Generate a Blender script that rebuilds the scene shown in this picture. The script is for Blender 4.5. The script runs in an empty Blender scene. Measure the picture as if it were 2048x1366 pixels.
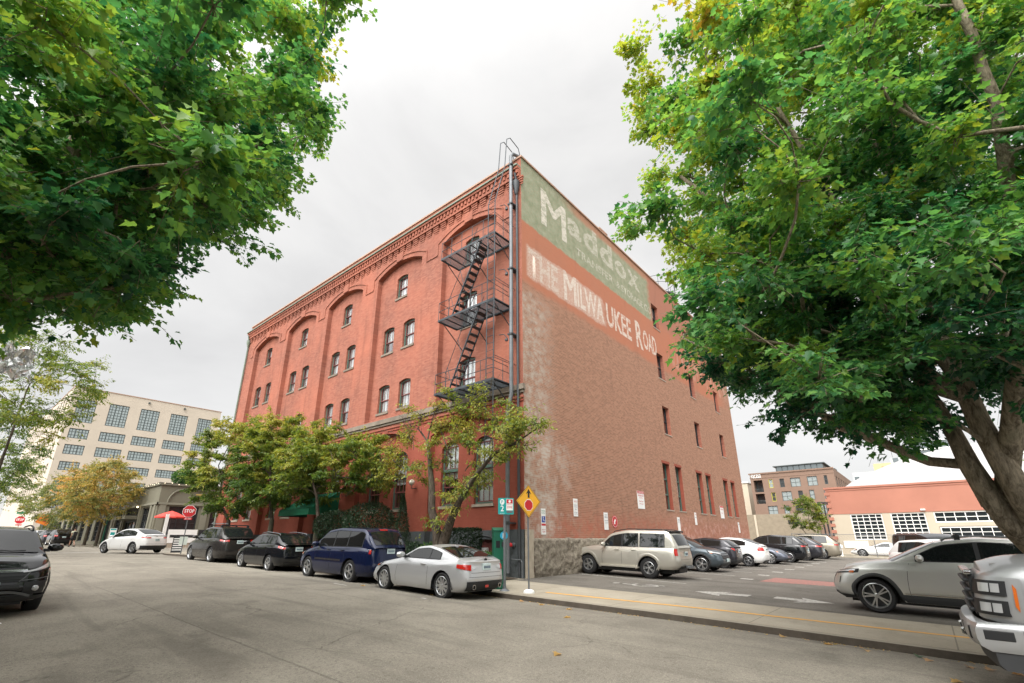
import bpy, bmesh, math, random
import numpy as np
from mathutils import Vector, Matrix
random.seed(7)
R = math.radians
SKYGLOW, SUNE, EXPO = 9.0, 1.5, 0.0
SC = bpy.context.scene
COL = SC.collection
# ------------------------------------------------------------ camera, sky, sun, exposure
cam_d = bpy.data.cameras.new('camera'); cam = bpy.data.objects.new('camera', cam_d); COL.objects.link(cam)
SC.camera = cam
cam_d.sensor_width = 36.0; cam_d.lens = 942.6 / 2048 * 36
cam_d.shift_y = (760.28 - 683) / 2048; cam_d.clip_end = 3000; cam_d.clip_start = .05
def cam_axes(yaw, pitch, roll):
    cy, sy, cp, sp = math.cos(yaw), math.sin(yaw), math.cos(pitch), math.sin(pitch)
    f = Vector((-sy*cp, cy*cp, sp)); r = Vector((cy, sy, 0)); u = r.cross(f)
    c, s = math.cos(roll), math.sin(roll)
    return c*r + s*u, -s*r + c*u, f
_r, _u, _f = cam_axes(.6961, .3266, -.0029)
cam.matrix_world = Matrix(((_r.x, _u.x, -_f.x, 0), (_r.y, _u.y, -_f.y, 0), (_r.z, _u.z, -_f.z, 1.6), (0, 0, 0, 1)))

SUN_EL, SUN_AZ = R(52), R(155)            # azimuth clockwise from +Y
sd = Vector((math.sin(SUN_AZ)*math.cos(SUN_EL), math.cos(SUN_AZ)*math.cos(SUN_EL), math.sin(SUN_EL)))
w = bpy.data.worlds.new('World'); SC.world = w; w.use_nodes = True
nt = w.node_tree; nt.nodes.clear(); N = nt.nodes.new; LK = nt.links.new
out = N('ShaderNodeOutputWorld'); bg = N('ShaderNodeBackground')
sky = N('ShaderNodeTexSky'); sky.sky_type = 'NISHITA'; sky.sun_disc = False
sky.sun_elevation = SUN_EL; sky.sun_rotation = SUN_AZ
def wmath(op, a, b=None, c=None):
    m = N('ShaderNodeMath'); m.operation = op
    for i, v in enumerate((a, b, c)):
        if v is None: continue
        if isinstance(v, (int, float)): m.inputs[i].default_value = v
        else: LK(v, m.inputs[i])
    return m.outputs[0]
tc = N('ShaderNodeTexCoord'); mp = N('ShaderNodeMapping'); mp.inputs['Scale'].default_value = (1, 1, 2.2)
LK(tc.outputs['Generated'], mp.inputs[0])
n1 = N('ShaderNodeTexNoise'); n1.inputs['Scale'].default_value = 1.7; n1.inputs['Detail'].default_value = 6; n1.inputs['Roughness'].default_value = .52; n1.inputs['Distortion'].default_value = .5
LK(mp.outputs[0], n1.inputs['Vector'])
rp = N('ShaderNodeValToRGB'); LK(n1.outputs[0], rp.inputs[0])
rp.color_ramp.elements[0].position = .33; rp.color_ramp.elements[0].color = (.70, .69, .68, 1)
rp.color_ramp.elements[1].position = .66; rp.color_ramp.elements[1].color = (.90, .885, .865, 1)
e = rp.color_ramp.elements.new(.5); e.color = (.82, .81, .795, 1)
# an overcast sky is brightest towards the zenith and around the hidden sun
dp = N('ShaderNodeVectorMath'); dp.operation = 'DOT_PRODUCT'; LK(tc.outputs['Generated'], dp.inputs[0])
dp.inputs[1].default_value = Vector((.10, -.62, .78)).normalized()
glow = wmath('MULTIPLY', wmath('POWER', wmath('MAXIMUM', wmath('MULTIPLY_ADD', dp.outputs['Value'], .8, .2), 0.0), 5.0), SKYGLOW)
gain = wmath('ADD', glow, 1.0)
cl = N('ShaderNodeVectorMath'); cl.operation = 'SCALE'; LK(rp.outputs[0], cl.inputs[0]); LK(gain, cl.inputs['Scale'])
sk = N('ShaderNodeVectorMath'); sk.operation = 'SCALE'; LK(sky.outputs[0], sk.inputs[0]); sk.inputs['Scale'].default_value = .012
ad = N('ShaderNodeVectorMath'); ad.operation = 'ADD'; LK(cl.outputs[0], ad.inputs[0]); LK(sk.outputs[0], ad.inputs[1])
LK(ad.outputs[0], bg.inputs[0]); bg.inputs[1].default_value = 1.0
LK(bg.outputs[0], out.inputs[0])
sl = bpy.data.lights.new('sun', 'SUN'); sl.energy = SUNE; sl.angle = R(22); sl.color = (1, .96, .9)
so = bpy.data.objects.new('sun', sl); COL.objects.link(so); so.rotation_euler = sd.to_track_quat('Z', 'Y').to_euler(); so.location = sd*50
vs = SC.view_settings; vs.view_transform = 'Standard'; vs.look = 'None'; vs.gamma = 1; vs.use_curve_mapping = False; vs.exposure = EXPO
SC.cycles.max_bounces = 6; SC.cycles.transparent_max_bounces = 8; SC.cycles.use_denoising = True
SC.cycles.diffuse_bounces = 3; SC.cycles.glossy_bounces = 3; SC.cycles.transmission_bounces = 3

# ------------------------------------------------------------ ground heights
XP = [-400,-141,-70,-46,-36,-30,-27.5,-20.8,-14.7,-12,-9.3,-4,0,4,30,60,400]
ZP = [1.6,1.5,1.15,.80,.80,.70,.66,.50,.36,.28,.2,.07,-.06,-.15,-.7,-.9,-.9]
def Z0(X): return float(np.interp(X, XP, ZP))
def ZR(X, Y):
    fl = min(1, max(0, (X+45)/8)); a = min(1, abs(Y-5.3)/5.45)
    return Z0(X) + .05*fl - .17*a*a*fl

# ------------------------------------------------------------ helpers
def link(o, parent=None):
    COL.objects.link(o)
    if parent is not None: o.parent = parent
    return o
def tag(o, label=None, cat=None, group=None, kind=None):
    if label: o['label'] = label
    if cat: o['category'] = cat
    if group: o['group'] = group
    if kind: o['kind'] = kind
    return o
def empty(name, loc, rz=0, ry=0, label=None, cat=None, group=None):
    o = bpy.data.objects.new(name, None); COL.objects.link(o)
    o.location = loc; o.rotation_euler = (0, ry, rz); o.empty_display_size = .3
    return tag(o, label, cat, group)
class MB:
    def __init__(s): s.v = []; s.f = []; s.m = []; s.mats = []; s.cur = 0
    def mat(s, m):
        if m not in s.mats: s.mats.append(m)
        s.cur = s.mats.index(m); return s
    def add(s, vs, fs):
        b = len(s.v); s.v += [tuple(p) for p in vs]
        for f in fs: s.f.append([b+i for i in f]); s.m.append(s.cur)
    def quad(s, *p): s.add(p, [list(range(len(p)))])
    def box(s, x0, x1, y0, y1, z0, z1, M=None):
        vs = [Vector((x, y, z)) for x in (x0, x1) for y in (y0, y1) for z in (z0, z1)]
        if M is not None: vs = [M @ v for v in vs]
        s.add(vs, [(0,1,3,2),(4,6,7,5),(0,4,5,1),(2,3,7,6),(0,2,6,4),(1,5,7,3)])
    def tube(s, pts, r, n=8, cap=True):
        pts = [Vector(p) for p in pts]; rs = r if isinstance(r, (list, tuple)) else [r]*len(pts)
        b = len(s.v); up = Vector((0, 0, 1)); prev = None
        for i, p in enumerate(pts):
            d = (pts[min(i+1, len(pts)-1)] - pts[max(i-1, 0)]).normalized()
            if prev is None:
                a = d.orthogonal().normalized()
            else:
                a = (prev - d*prev.dot(d))
                a = a.normalized() if a.length > 1e-6 else d.orthogonal().normalized()
            prev = a; c = d.cross(a)
            for k in range(n):
                t = 2*math.pi*k/n
                s.v.append(tuple(p + (a*math.cos(t) + c*math.sin(t))*rs[i]))
        for i in range(len(pts)-1):
            for k in range(n):
                s.f.append([b+i*n+k, b+i*n+(k+1) % n, b+(i+1)*n+(k+1) % n, b+(i+1)*n+k]); s.m.append(s.cur)
        if cap:
            s.f.append([b+k for k in range(n)][::-1]); s.m.append(s.cur)
            s.f.append([b+(len(pts)-1)*n+k for k in range(n)]); s.m.append(s.cur)
    def lathe(s, prof, n=24, M=None, close=False):
        b = len(s.v)
        for (r, z) in prof:
            for k in range(n):
                t = 2*math.pi*k/n; p = Vector((r*math.cos(t), r*math.sin(t), z))
                s.v.append(tuple(M @ p if M is not None else p))
        m = len(prof)
        for i in range(m if close else m-1):
            j = (i+1) % m
            for k in range(n):
                s.f.append([b+i*n+k, b+i*n+(k+1) % n, b+j*n+(k+1) % n, b+j*n+k]); s.m.append(s.cur)
    def grid(s, rows, closed=False):
        b = len(s.v); nr = len(rows); nc = len(rows[0])
        for r in rows: s.v += [tuple(p) for p in r]
        for i in range(nr-1):
            for k in range(nc if closed else nc-1):
                s.f.append([b+i*nc+k, b+i*nc+(k+1) % nc, b+(i+1)*nc+(k+1) % nc, b+(i+1)*nc+k]); s.m.append(s.cur)
    def prism(s, poly, z0, z1, M=None):
        n = len(poly); vs = [Vector((x, y, z0)) for x, y in poly] + [Vector((x, y, z1)) for x, y in poly]
        if M is not None: vs = [M @ v for v in vs]
        s.add(vs, [list(range(n))[::-1], list(range(n, 2*n))] + [(i, (i+1) % n, n+(i+1) % n, n+i) for i in range(n)])
    def build(s, name, m=None, parent=None, smooth=False, merge=False, recalc=True, angle=None):
        me = bpy.data.meshes.new(name); me.from_pydata(s.v, [], s.f)
        if m is not None: me.materials.append(m)
        else:
            for q in s.mats: me.materials.append(q)
            me.polygons.foreach_set('material_index', s.m)
        if merge or recalc:
            bm = bmesh.new(); bm.from_mesh(me)
            if merge: bmesh.ops.remove_doubles(bm, verts=bm.verts, dist=.0006)
            if recalc: bmesh.ops.recalc_face_normals(bm, faces=bm.faces)
            bm.to_mesh(me); bm.free()
        if smooth:
            me.polygons.foreach_set('use_smooth', [True]*len(me.polygons))
            if angle: me.set_sharp_from_angle(angle=R(angle))
        me.update()
        o = bpy.data.objects.new(name, me); link(o, parent); return o
def box_obj(name, m, x0, x1, y0, y1, z0, z1, parent=None, bev=0):
    b = MB(); b.box(x0, x1, y0, y1, z0, z1); o = b.build(name, m, parent)
    if bev: bevel(o, bev)
    return o
def bevel(o, wd=.01, seg=2):
    md = o.modifiers.new('bevel', 'BEVEL'); md.width = wd; md.segments = seg; md.limit_method = 'ANGLE'; md.angle_limit = R(40)
    return o

# ------------------------------------------------------------ materials
class NT:
    def __init__(s, name):
        s.m = bpy.data.materials.new(name); s.m.use_nodes = True; s.t = s.m.node_tree; s.t.nodes.clear()
        s.o = s.t.nodes.new('ShaderNodeOutputMaterial'); s.b = s.t.nodes.new('ShaderNodeBsdfPrincipled')
        s.t.links.new(s.b.outputs[0], s.o.inputs[0])
    def n(s, ty, **k):
        q = s.t.nodes.new(ty)
        for a, v in k.items(): setattr(q, a, v)
        return q
    def l(s, a, b): s.t.links.new(a, b)
    def set(s, inp, v):
        if isinstance(v, (int, float)): inp.default_value = v
        elif isinstance(v, (tuple, list)): inp.default_value = (*v, 1) if len(v) == 3 and inp.type == 'RGBA' else v
        else: s.l(v, inp)
    def math(s, op, a, b=0.0, c=None, clamp=False):
        q = s.n('ShaderNodeMath', operation=op); q.use_clamp = clamp
        s.set(q.inputs[0], a); s.set(q.inputs[1], b)
        if c is not None: s.set(q.inputs[2], c)
        return q.outputs[0]
    def mix(s, f, a, b, bt='MIX'):
        q = s.n('ShaderNodeMix', data_type='RGBA', blend_type=bt); s.set(q.inputs[0], f); s.set(q.inputs[6], a); s.set(q.inputs[7], b); return q.outputs[2]
    def noise(s, vec, scale, detail=4, rough=.55, dist=0):
        q = s.n('ShaderNodeTexNoise'); s.l(vec, q.inputs['Vector']); q.inputs['Scale'].default_value = scale
        q.inputs['Detail'].default_value = detail; q.inputs['Roughness'].default_value = rough; q.inputs['Distortion'].default_value = dist
        return q.outputs[0]
    def ramp(s, fac, stops):
        q = s.n('ShaderNodeValToRGB'); s.l(fac, q.inputs[0]); cr = q.color_ramp
        while len(cr.elements) < len(stops): cr.elements.new(.5)
        for e_, (p, c) in zip(cr.elements, stops):
            e_.position = p; e_.color = (c, c, c, 1) if isinstance(c, (int, float)) else (*c, 1)
        return q.outputs[0]
    def pos(s): return s.n('ShaderNodeNewGeometry').outputs['Position']
    def objc(s): return s.n('ShaderNodeTexCoord').outputs['Object']
    def sep(s, v):
        q = s.n('ShaderNodeSeparateXYZ'); s.l(v, q.inputs[0]); return q.outputs
    def comb(s, x, y, z=0.0):
        q = s.n('ShaderNodeCombineXYZ'); s.set(q.inputs[0], x); s.set(q.inputs[1], y); s.set(q.inputs[2], z); return q.outputs[0]
    def bump(s, h, st=.3, dist=.01):
        q = s.n('ShaderNodeBump'); s.l(h, q.inputs['Height']); q.inputs['Strength'].default_value = st; q.inputs['Distance'].default_value = dist
        s.l(q.outputs[0], s.b.inputs['Normal']); return q.outputs[0]
    def fin(s, col=None, rough=None, metal=None, spec=None):
        if col is not None: s.set(s.b.inputs['Base Color'], col)
        if rough is not None: s.set(s.b.inputs['Roughness'], rough)
        if metal is not None: s.b.inputs['Metallic'].default_value = metal
        if spec is not None: s.b.inputs['Specular IOR Level'].default_value = spec
        return s.m
def _ramp_s(t, v, a, b):
    q = t.n('ShaderNodeMapRange'); q.interpolation_type = 'SMOOTHSTEP'; t.set(q.inputs[0], v)
    if a < b: lo, hi, x, y = a, b, 0.0, 1.0
    else: lo, hi, x, y = b, a, 1.0, 0.0
    q.inputs[1].default_value = lo; q.inputs[2].default_value = hi; q.inputs[3].default_value = x; q.inputs[4].default_value = y
    return q.outputs[0]
NT.ramp_s = _ramp_s
def simple(name, col, rough=.6, metal=0, var=.12, scale=3, bs=0, bscale=40, spec=.4):
    t = NT(name); p = t.objc()
    if var:
        f = t.noise(p, scale, 5, .6); c = t.mix(t.ramp(f, [(.3, 0.0), (.7, 1.0)]), [x*(1-var) for x in col], [min(1, x*(1+var)) for x in col])
    else: c = col
    if bs: t.bump(t.noise(p, bscale, 3), bs, .01)
    return t.fin(c, rough, metal, spec)
def paint(name, col, metal=.5, rough=.32, coat=.45):
    t = NT(name); t.fin(col, rough, metal, .35)
    t.b.inputs['Coat Weight'].default_value = coat; t.b.inputs['Coat Roughness'].default_value = .06
    f = t.noise(t.objc(), 1.5, 3); t.l(t.math('MULTIPLY_ADD', f, .12, rough-.06), t.b.inputs['Roughness'])
    return t.m
def emit(name, col, st):
    t = NT(name); t.fin(col, .4); t.b.inputs['Emission Color'].default_value = (*col, 1); t.b.inputs['Emission Strength'].default_value = st; return t.m
def brick_nodes(t, axis, c1, c2, mortar, scale_w=.215, row=.075):
    """running bond brick colour and height, mapped in metres on the wall plane"""
    p = t.sep(t.pos()); u = p[0] if axis == 'x' else p[1]
    vec = t.comb(u, p[2])
    b = t.n('ShaderNodeTexBrick'); t.l(vec, b.inputs['Vector']); b.inputs['Scale'].default_value = 1
    b.inputs['Brick Width'].default_value = scale_w; b.inputs['Row Height'].default_value = row; b.inputs['Mortar Size'].default_value = .0
    t.set(b.inputs['Color1'], (0, 0, 0)); t.set(b.inputs['Color2'], (1, 1, 1)); t.set(b.inputs['Mortar'], (.5, .5, .5))
    t.rnd = b.outputs['Color']
    col = t.mix(b.outputs['Color'], c1, c2)
    fr = t.math('FRACT', t.math('DIVIDE', p[2], row)); bed = t.math('LESS_THAN', fr, .17)
    fx = t.n('ShaderNodeTexBrick'); t.l(vec, fx.inputs['Vector']); fx.inputs['Scale'].default_value = 1; fx.inputs['Brick Width'].default_value = scale_w; fx.inputs['Row Height'].default_value = row; fx.inputs['Mortar Size'].default_value = .006
    f = t.math('MAXIMUM', t.math('MULTIPLY', fx.outputs['Fac'], .35), bed)
    return t.mix(t.math('MULTIPLY', f, .8), col, mortar), f, vec, u, p[2]
def brick_front(name='red_brick', c1=(.33, .140, .098), c2=(.235, .090, .064), mortar=(.20, .088, .066), axis='x'):
    t = NT(name); c, f, vec, u, z = brick_nodes(t, axis, c1, c2, mortar)
    big = t.noise(vec, .35, 4, .6); c = t.mix(t.ramp(big, [(.35, 0.0), (.7, 1.0)]), c, t.mix(.5, c, (.50, .165, .10)))
    st = t.noise(t.comb(t.math('MULTIPLY', u, 2.2), t.math('MULTIPLY', z, .25)), 1, 4, .6)
    c = t.mix(t.ramp(st, [(.50, 0.0), (.72, .45)]), c, (.16, .065, .045))
    c = t.mix(t.ramp_s(t.math('ADD', z, t.math('MULTIPLY', big, .6)), 7.6, 7.3), c, t.mix(.72, c, (.27, .06, .038)))
    per = t.noise(vec, 9, 2, .7); c = t.mix(t.ramp(per, [(.62, 0.0), (.75, .45)]), c, (.17, .055, .04))
    t.bump(t.math('MULTIPLY', f, -1), .5, .006)
    return t.fin(c, .85, 0, .2)
M = {}
M['brick'] = brick_front(); M['brick_side_orange'] = brick_front('red_brick_return', axis='y')
def side_wall_nodes(t):
    """party wall: bare brown brick with bands of old green, orange and white wall paint"""
    c, f, vec, u, z = brick_nodes(t, 'y', (.36, .185, .122), (.25, .125, .082), (.42, .30, .22))
    br = t.noise(vec, 6, 3, .75); c = t.mix(t.ramp(br, [(.60, 0.0), (.74, .6)]), c, (.12, .055, .045))
    wob = t.math('MULTIPLY_ADD', t.noise(vec, 1.4, 5, .7), .5, -.25)
    zz = t.math('ADD', z, wob); uu = t.math('ADD', u, t.math('MULTIPLY', wob, 3.0))
    def step(v, a, b): return t.ramp_s(v, a, b)
    big = t.noise(vec, .45, 5, .65)
    fine = t.noise(vec, 14, 4, .8)
    mid = t.noise(vec, 2.6, 5, .7)
    # reddish patches low on the wall
    red = t.math('MULTIPLY', step(zz, 3.4, 1.9), t.ramp(mid, [(.4, .15), (.6, .8)])); c = t.mix(red, c, (.40, .13, .085))
    # orange band
    ob = t.math('MULTIPLY', step(zz, 12.35, 12.75), t.math('MULTIPLY', step(uu, 44.6, 41), t.ramp(fine, [(.30, .5), (.55, .96)])))
    c = t.mix(ob, c, t.mix(big, (.45, .155, .085), (.38, .17, .11)))
    # upper right goes back to faded brown red
    ur = t.math('MULTIPLY', step(z, 15.6, 16.4), step(uu, 28.2, 29.2)); c = t.mix(t.math('MULTIPLY', ur, .75), c, (.33, .155, .11))
    # green band
    g = t.math('MULTIPLY', step(zz, 15.72, 15.86), step(uu, 29.0, 28.3))
    topfade = t.math('SUBTRACT', 1.0, t.math('MULTIPLY', step(zz, 18.7, 19.1), step(uu, 17.5, 20)))
    g = t.math('MULTIPLY', t.math('MULTIPLY', g, t.math('MULTIPLY_ADD', topfade, .72, .28)), t.ramp(fine, [(.28, .42), (.52, .97)]))
    c = t.mix(g, c, t.mix(t.ramp(mid, [(.35, 0.0), (.65, 1.0)]), (.20, .25, .16), (.31, .34, .245)))
    # white haze behind the old railway lettering
    wh = t.math('MULTIPLY', t.math('MULTIPLY', step(zz, 12.85, 13.05), step(zz, 14.75, 14.55)), t.math('MULTIPLY', step(u, 14.7, 14.95), step(uu, 22.3, 21.6)))
    wh = t.math('MULTIPLY', wh, t.ramp(fine, [(.36, 0.0), (.58, .72)])); c = t.mix(wh, c, (.60, .53, .46))
    # grey lime stain down the corner strip and low patches
    cs = t.math('MULTIPLY', t.math('MULTIPLY', step(zz, 12.5, 11.8), step(uu, 17.2, 15.4)), t.ramp(mid, [(.40, .08), (.58, .70)]))
    cs = t.math('MULTIPLY', cs, t.ramp(t.rnd, [(.2, .45), (.6, 1.0)])); c = t.mix(cs, c, (.47, .42, .36))
    ls = t.math('MULTIPLY', t.math('MULTIPLY', step(zz, 6.5, 5.0), step(uu, 19.2, 16)), t.ramp(t.noise(vec, .9, 5, .7), [(.49, 0.0), (.60, .6)]))
    ls = t.math('MULTIPLY', ls, t.ramp(t.rnd, [(.25, .5), (.6, 1.0)])); c = t.mix(ls, c, (.52, .47, .41))
    lr = t.math('MULTIPLY', step(z, 3.6, 2.0), t.math('MULTIPLY', step(u, 27, 30), t.ramp(mid, [(.48, 0.0), (.62, .4)]))); c = t.mix(lr, c, (.55, .45, .39))
    ghost = t.math('MULTIPLY', t.math('MULTIPLY', step(zz, 13.2, 13.6), step(zz, 15.4, 15.0)), t.math('MULTIPLY', step(u, 30.5, 31.5), t.ramp(t.noise(t.comb(t.math('MULTIPLY', u, 2.0), t.math('MULTIPLY', z, .5)), 1, 3), [(.5, 0.0), (.6, .35)])))
    c = t.mix(ghost, c, (.55, .40, .33))
    strk = t.noise(t.comb(t.math('MULTIPLY', u, 1.6), t.math('MULTIPLY', z, .18)), 1, 4, .65)
    c = t.mix(t.ramp(strk, [(.58, 0.0), (.74, .32)]), c, (.17, .095, .07))
    return c, f, vec, fine, mid
t = NT('painted_party_wall'); c, f, vec, fine, mid = side_wall_nodes(t); M['party'] = t.fin(c, .88, 0, .15)
def ghost_paint(name, col, lo, hi, top=.85):
    t = NT(name); c, f, vec, fine, mid = side_wall_nodes(t)
    k = t.math('MULTIPLY', t.ramp(fine, [(lo, .12), (hi, top)]), t.ramp(mid, [(.30, .55), (.5, 1.0)]))
    k = t.math('MULTIPLY', k, t.math('MULTIPLY_ADD', f, -.45, 1.0)); k = t.math('MULTIPLY', k, t.ramp(t.rnd, [(.60, 1.0), (.80, top-.45)]))
    return t.fin(t.mix(k, c, col), .85, 0, .15)
M['ghost_faint'] = ghost_paint('worn_white_sign_paint', (.60, .56, .49), .36, .58, .85)
M['ghost'] = ghost_paint('white_sign_paint', (.66, .61, .54), .34, .50, .95)
t = NT('rubble_stone'); p = t.pos()
v = t.n('ShaderNodeTexVoronoi'); t.l(p, v.inputs['Vector']); v.inputs['Scale'].default_value = 3.2
a = t.noise(p, 4.5, 9, .75, .2); b2 = t.noise(p, 11, 5, .7)
c = t.ramp(a, [(.3, (.14, .115, .09)), (.45, (.29, .25, .20)), (.62, (.38, .34, .27))]); c = t.mix(t.ramp(b2, [(.3, .6), (.5, 0.0)]), c, (.12, .10, .08))
t.bump(a, 1.0, .12); M['rubble'] = t.fin(c, .95, 0, .1)
M['plinth'] = simple('dark_plinth_render', (.085, .095, .10), .7, var=.2, bs=.2)
M['stone'] = simple('belt_stone', (.20, .165, .13), .8, var=.25, scale=2, bs=.3)
M['sill'] = simple('sandstone_sill', (.36, .30, .24), .8, var=.15)
M['cornice'] = simple('cornice_metal', (.18, .22, .17), .6, var=.2)
M['coping'] = simple('tan_coping', (.40, .25, .18), .7)
M['wgreen'] = simple('green_window_frame', (.075, .125, .10), .45, var=.1)
M['wred'] = simple('maroon_sash', (.16, .05, .045), .45, var=.1)
M['curtain'] = simple('white_blind', (.72, .72, .70), .8, var=.08)
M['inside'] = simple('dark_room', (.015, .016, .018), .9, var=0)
M['iron'] = simple('grey_painted_iron', (.05, .058, .065), .5, .3, var=.25)
M['galv'] = simple('galvanised_pipe', (.15, .16, .17), .5, .3, var=.15)
M['darkpipe'] = simple('dark_downpipe', (.06, .065, .07), .5, .2)
M['awning'] = simple('green_canvas', (.012, .16, .085), .6, var=.1)
M['concrete'] = None
t = NT('window_glass'); g = t.n('ShaderNodeBsdfGlossy'); g.inputs['Roughness'].default_value = .03; g.inputs['Color'].default_value = (.9, .93, .95, 1)
tr = t.n('ShaderNodeBsdfTransparent'); tr.inputs['Color'].default_value = (.78, .82, .82, 1)
lw = t.n('ShaderNodeLayerWeight'); lw.inputs[0].default_value = .35
mx = t.n('ShaderNodeMixShader'); t.l(t.math('MULTIPLY_ADD', lw.outputs['Facing'], .6, .12, True), mx.inputs[0]); t.l(tr.outputs[0], mx.inputs[1]); t.l(g.outputs[0], mx.inputs[2]); t.l(mx.outputs[0], t.o.inputs[0]); M['glass'] = t.m
t = NT('reflective_glazing'); t.bump(t.noise(t.objc(), .8, 2), .06, .05); M['glaze'] = t.fin((.10, .12, .125), .05, .55, .9)
M['dglass'] = NT('dark_glazing').fin((.02, .024, .026), .06, 0, .8)
M['cglass'] = NT('car_glass').fin((.010, .012, .012), .02, 0, .65)
M['tyre'] = simple('tyre_rubber', (.018, .018, .019), .75, var=.2, scale=12)
M['rim'] = NT('alloy_rim').fin((.55, .56, .57), .3, .85)
M['black'] = simple('black_plastic', (.022, .023, .025), .5, var=.1)
M['cladding_pale'] = simple('pale_grey_cladding', (.13, .135, .14), .5, var=.1)
M['cladding'] = simple('grey_cladding', (.045, .047, .05), .6, var=.1)
M['chrome'] = NT('chrome').fin((.48, .49, .50), .2, 1)
M['red_lens'] = NT('red_lens').fin((.42, .018, .012), .12, 0, .8)
M['clear_lens'] = NT('clear_lens').fin((.52, .53, .54), .14, .2, .8)
M['amber'] = NT('amber_lens').fin((.60, .14, .02), .2, 0, .8)
M['plate'] = simple('licence_plate_face', (.55, .66, .66), .4, var=.1)
M['plate_ink'] = simple('plate_ink', (.03, .06, .12), .4, var=0)
M['white'] = simple('white_paint', (.78, .78, .76), .45, var=.03)
M['signred'] = simple('sign_red', (.50, .022, .028), .4, var=.04)
M['signteal'] = simple('sign_teal', (.01, .30, .29), .4, var=.04)
M['signyellow'] = simple('sign_yellow', (.78, .40, .03), .4, var=.04)
M['signorange'] = simple('sign_orange', (.80, .22, .03), .4, var=.04)
M['signblack'] = simple('sign_black', (.02, .02, .02), .5, var=0)
M['signblue'] = simple('sign_blue', (.02, .06, .30), .4, var=0)
M['signgreen'] = simple('sign_green', (.01, .20, .10), .4, var=0)
M['kiosk'] = simple('kiosk_green', (.008, .095, .055), .4, var=.15)
# asphalt, concrete, paving paint
def asphalt(name, a, b, seed=0):
    t = NT(name); p = t.pos(); sp = t.sep(p)
    big = t.noise(p, .16, 5, .6, .6); med = t.noise(p, .9, 6, .65); gr = t.noise(p, 24, 3, .85); g2 = t.noise(p, 75, 2, .9)
    c = t.mix(t.ramp(big, [(.36, 0.0), (.62, 1.0)]), a, b)
    c = t.mix(t.ramp(med, [(.42, 0.0), (.72, .60)]), c, [x*.58 for x in a])
    for yy in (3.4, 7.3):
        sm = t.math('LESS_THAN', t.math('ABSOLUTE', t.math('SUBTRACT', t.math('ADD', sp[1], t.math('MULTIPLY', med, .10)), yy)), .018); c = t.mix(t.math('MULTIPLY', sm, t.ramp(big, [(.40, .1), (.6, .6)])), c, [x*.42 for x in a])
    c = t.mix(t.ramp(gr, [(.34, .62), (.50, 0.0)]), c, [x*.38 for x in a]); c = t.mix(t.ramp(g2, [(.54, 0.0), (.68, .62)]), c, [min(1, x*1.9) for x in b])
    # tyre tracks along the street and curved scuffs
    tr_ = t.noise(t.comb(t.math('MULTIPLY', sp[0], .09), t.math('MULTIPLY', sp[1], 1.1)), 1, 4, .6, 1.2)
    c = t.mix(t.ramp(tr_, [(.54, 0.0), (.66, .40)]), c, [x*.58 for x in a])
    # curved tyre scuffs
    for cx, cy, rr in ((-7.2, 8.6, 6.1), (-7.2, 8.6, 7.6), (1.5, -1.5, 6.4), (1.5, -1.5, 4.9)):
        dd = t.math('SQRT', t.math('ADD', t.math('POWER', t.math('SUBTRACT', sp[0], cx), 2.0), t.math('POWER', t.math('SUBTRACT', sp[1], cy), 2.0)))
        k_ = t.ramp_s(t.math('ABSOLUTE', t.math('SUBTRACT', t.math('ADD', dd, t.math('MULTIPLY', big, .6)), rr)), .24, .04); c = t.mix(t.math('MULTIPLY', k_, t.ramp(med, [(.42, .0), (.60, .34)])), c, [x*.50 for x in a])
    # cracks
    v = t.n('ShaderNodeTexVoronoi', feature='DISTANCE_TO_EDGE'); q = t.n('ShaderNodeVectorMath', operation='ADD'); t.l(p, q.inputs[0])
    nz = t.n('ShaderNodeTexNoise'); t.l(p, nz.inputs['Vector']); nz.inputs['Scale'].default_value = 1.2; nz.inputs['Detail'].default_value = 5
    t.l(nz.outputs['Color'], q.inputs[1]); t.l(q.outputs[0], v.inputs['Vector']); v.inputs['Scale'].default_value = .32
    cr = t.math('MULTIPLY', t.ramp(v.outputs['Distance'], [(.0, .6), (.006, 0.0)]), t.ramp(t.noise(p, .3, 2), [(.48, 0.0), (.56, 1.0)]))
    c = t.mix(cr, c, [x*.3 for x in a])
    t.bump(t.math('ADD', gr, t.math('MULTIPLY', g2, .6)), .55, .008)
    return t.fin(c, .9, 0, .2)
M['asphalt'] = asphalt('worn_asphalt', (.195, .176, .146), (.265, .242, .200))
M['lot'] = asphalt('lot_asphalt', (.135, .124, .108), (.185, .170, .148))
def conc(name, a, b):
    t = NT(name); p = t.pos(); sp = t.sep(p)
    big = t.noise(p, .5, 6, .65); fine = t.noise(p, 30, 4, .8)
    c = t.mix(t.ramp(big, [(.35, 0.0), (.65, 1.0)]), a, b); c = t.mix(t.ramp(fine, [(.4, .25), (.55, 0.0)]), c, [x*.6 for x in a])
    st = t.noise(p, 1.7, 7, .7, .8); c = t.mix(t.ramp(st, [(.56, 0.0), (.70, .38)]), c, [x*.5 for x in a])
    # tooled joints across the walk
    jx = t.math('ABSOLUTE', t.math('SUBTRACT', t.math('FRACT', t.math('DIVIDE', sp[0], 3.05)), .5))
    jm = t.math('GREATER_THAN', jx, .4965); c = t.mix(t.math('MULTIPLY', jm, .6), c, [x*.35 for x in a])
    t.bump(fine, .3, .004)
    return t.fin(c, .85, 0, .25)
M['concrete'] = conc('pavement_concrete', (.30, .265, .205), (.39, .35, .28))
t = NT('kerb_concrete'); p = t.pos(); nz_ = t.sep(t.n('ShaderNodeNewGeometry').outputs['Normal'])[2]; f = t.noise(p, 5, 6, .7)
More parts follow.
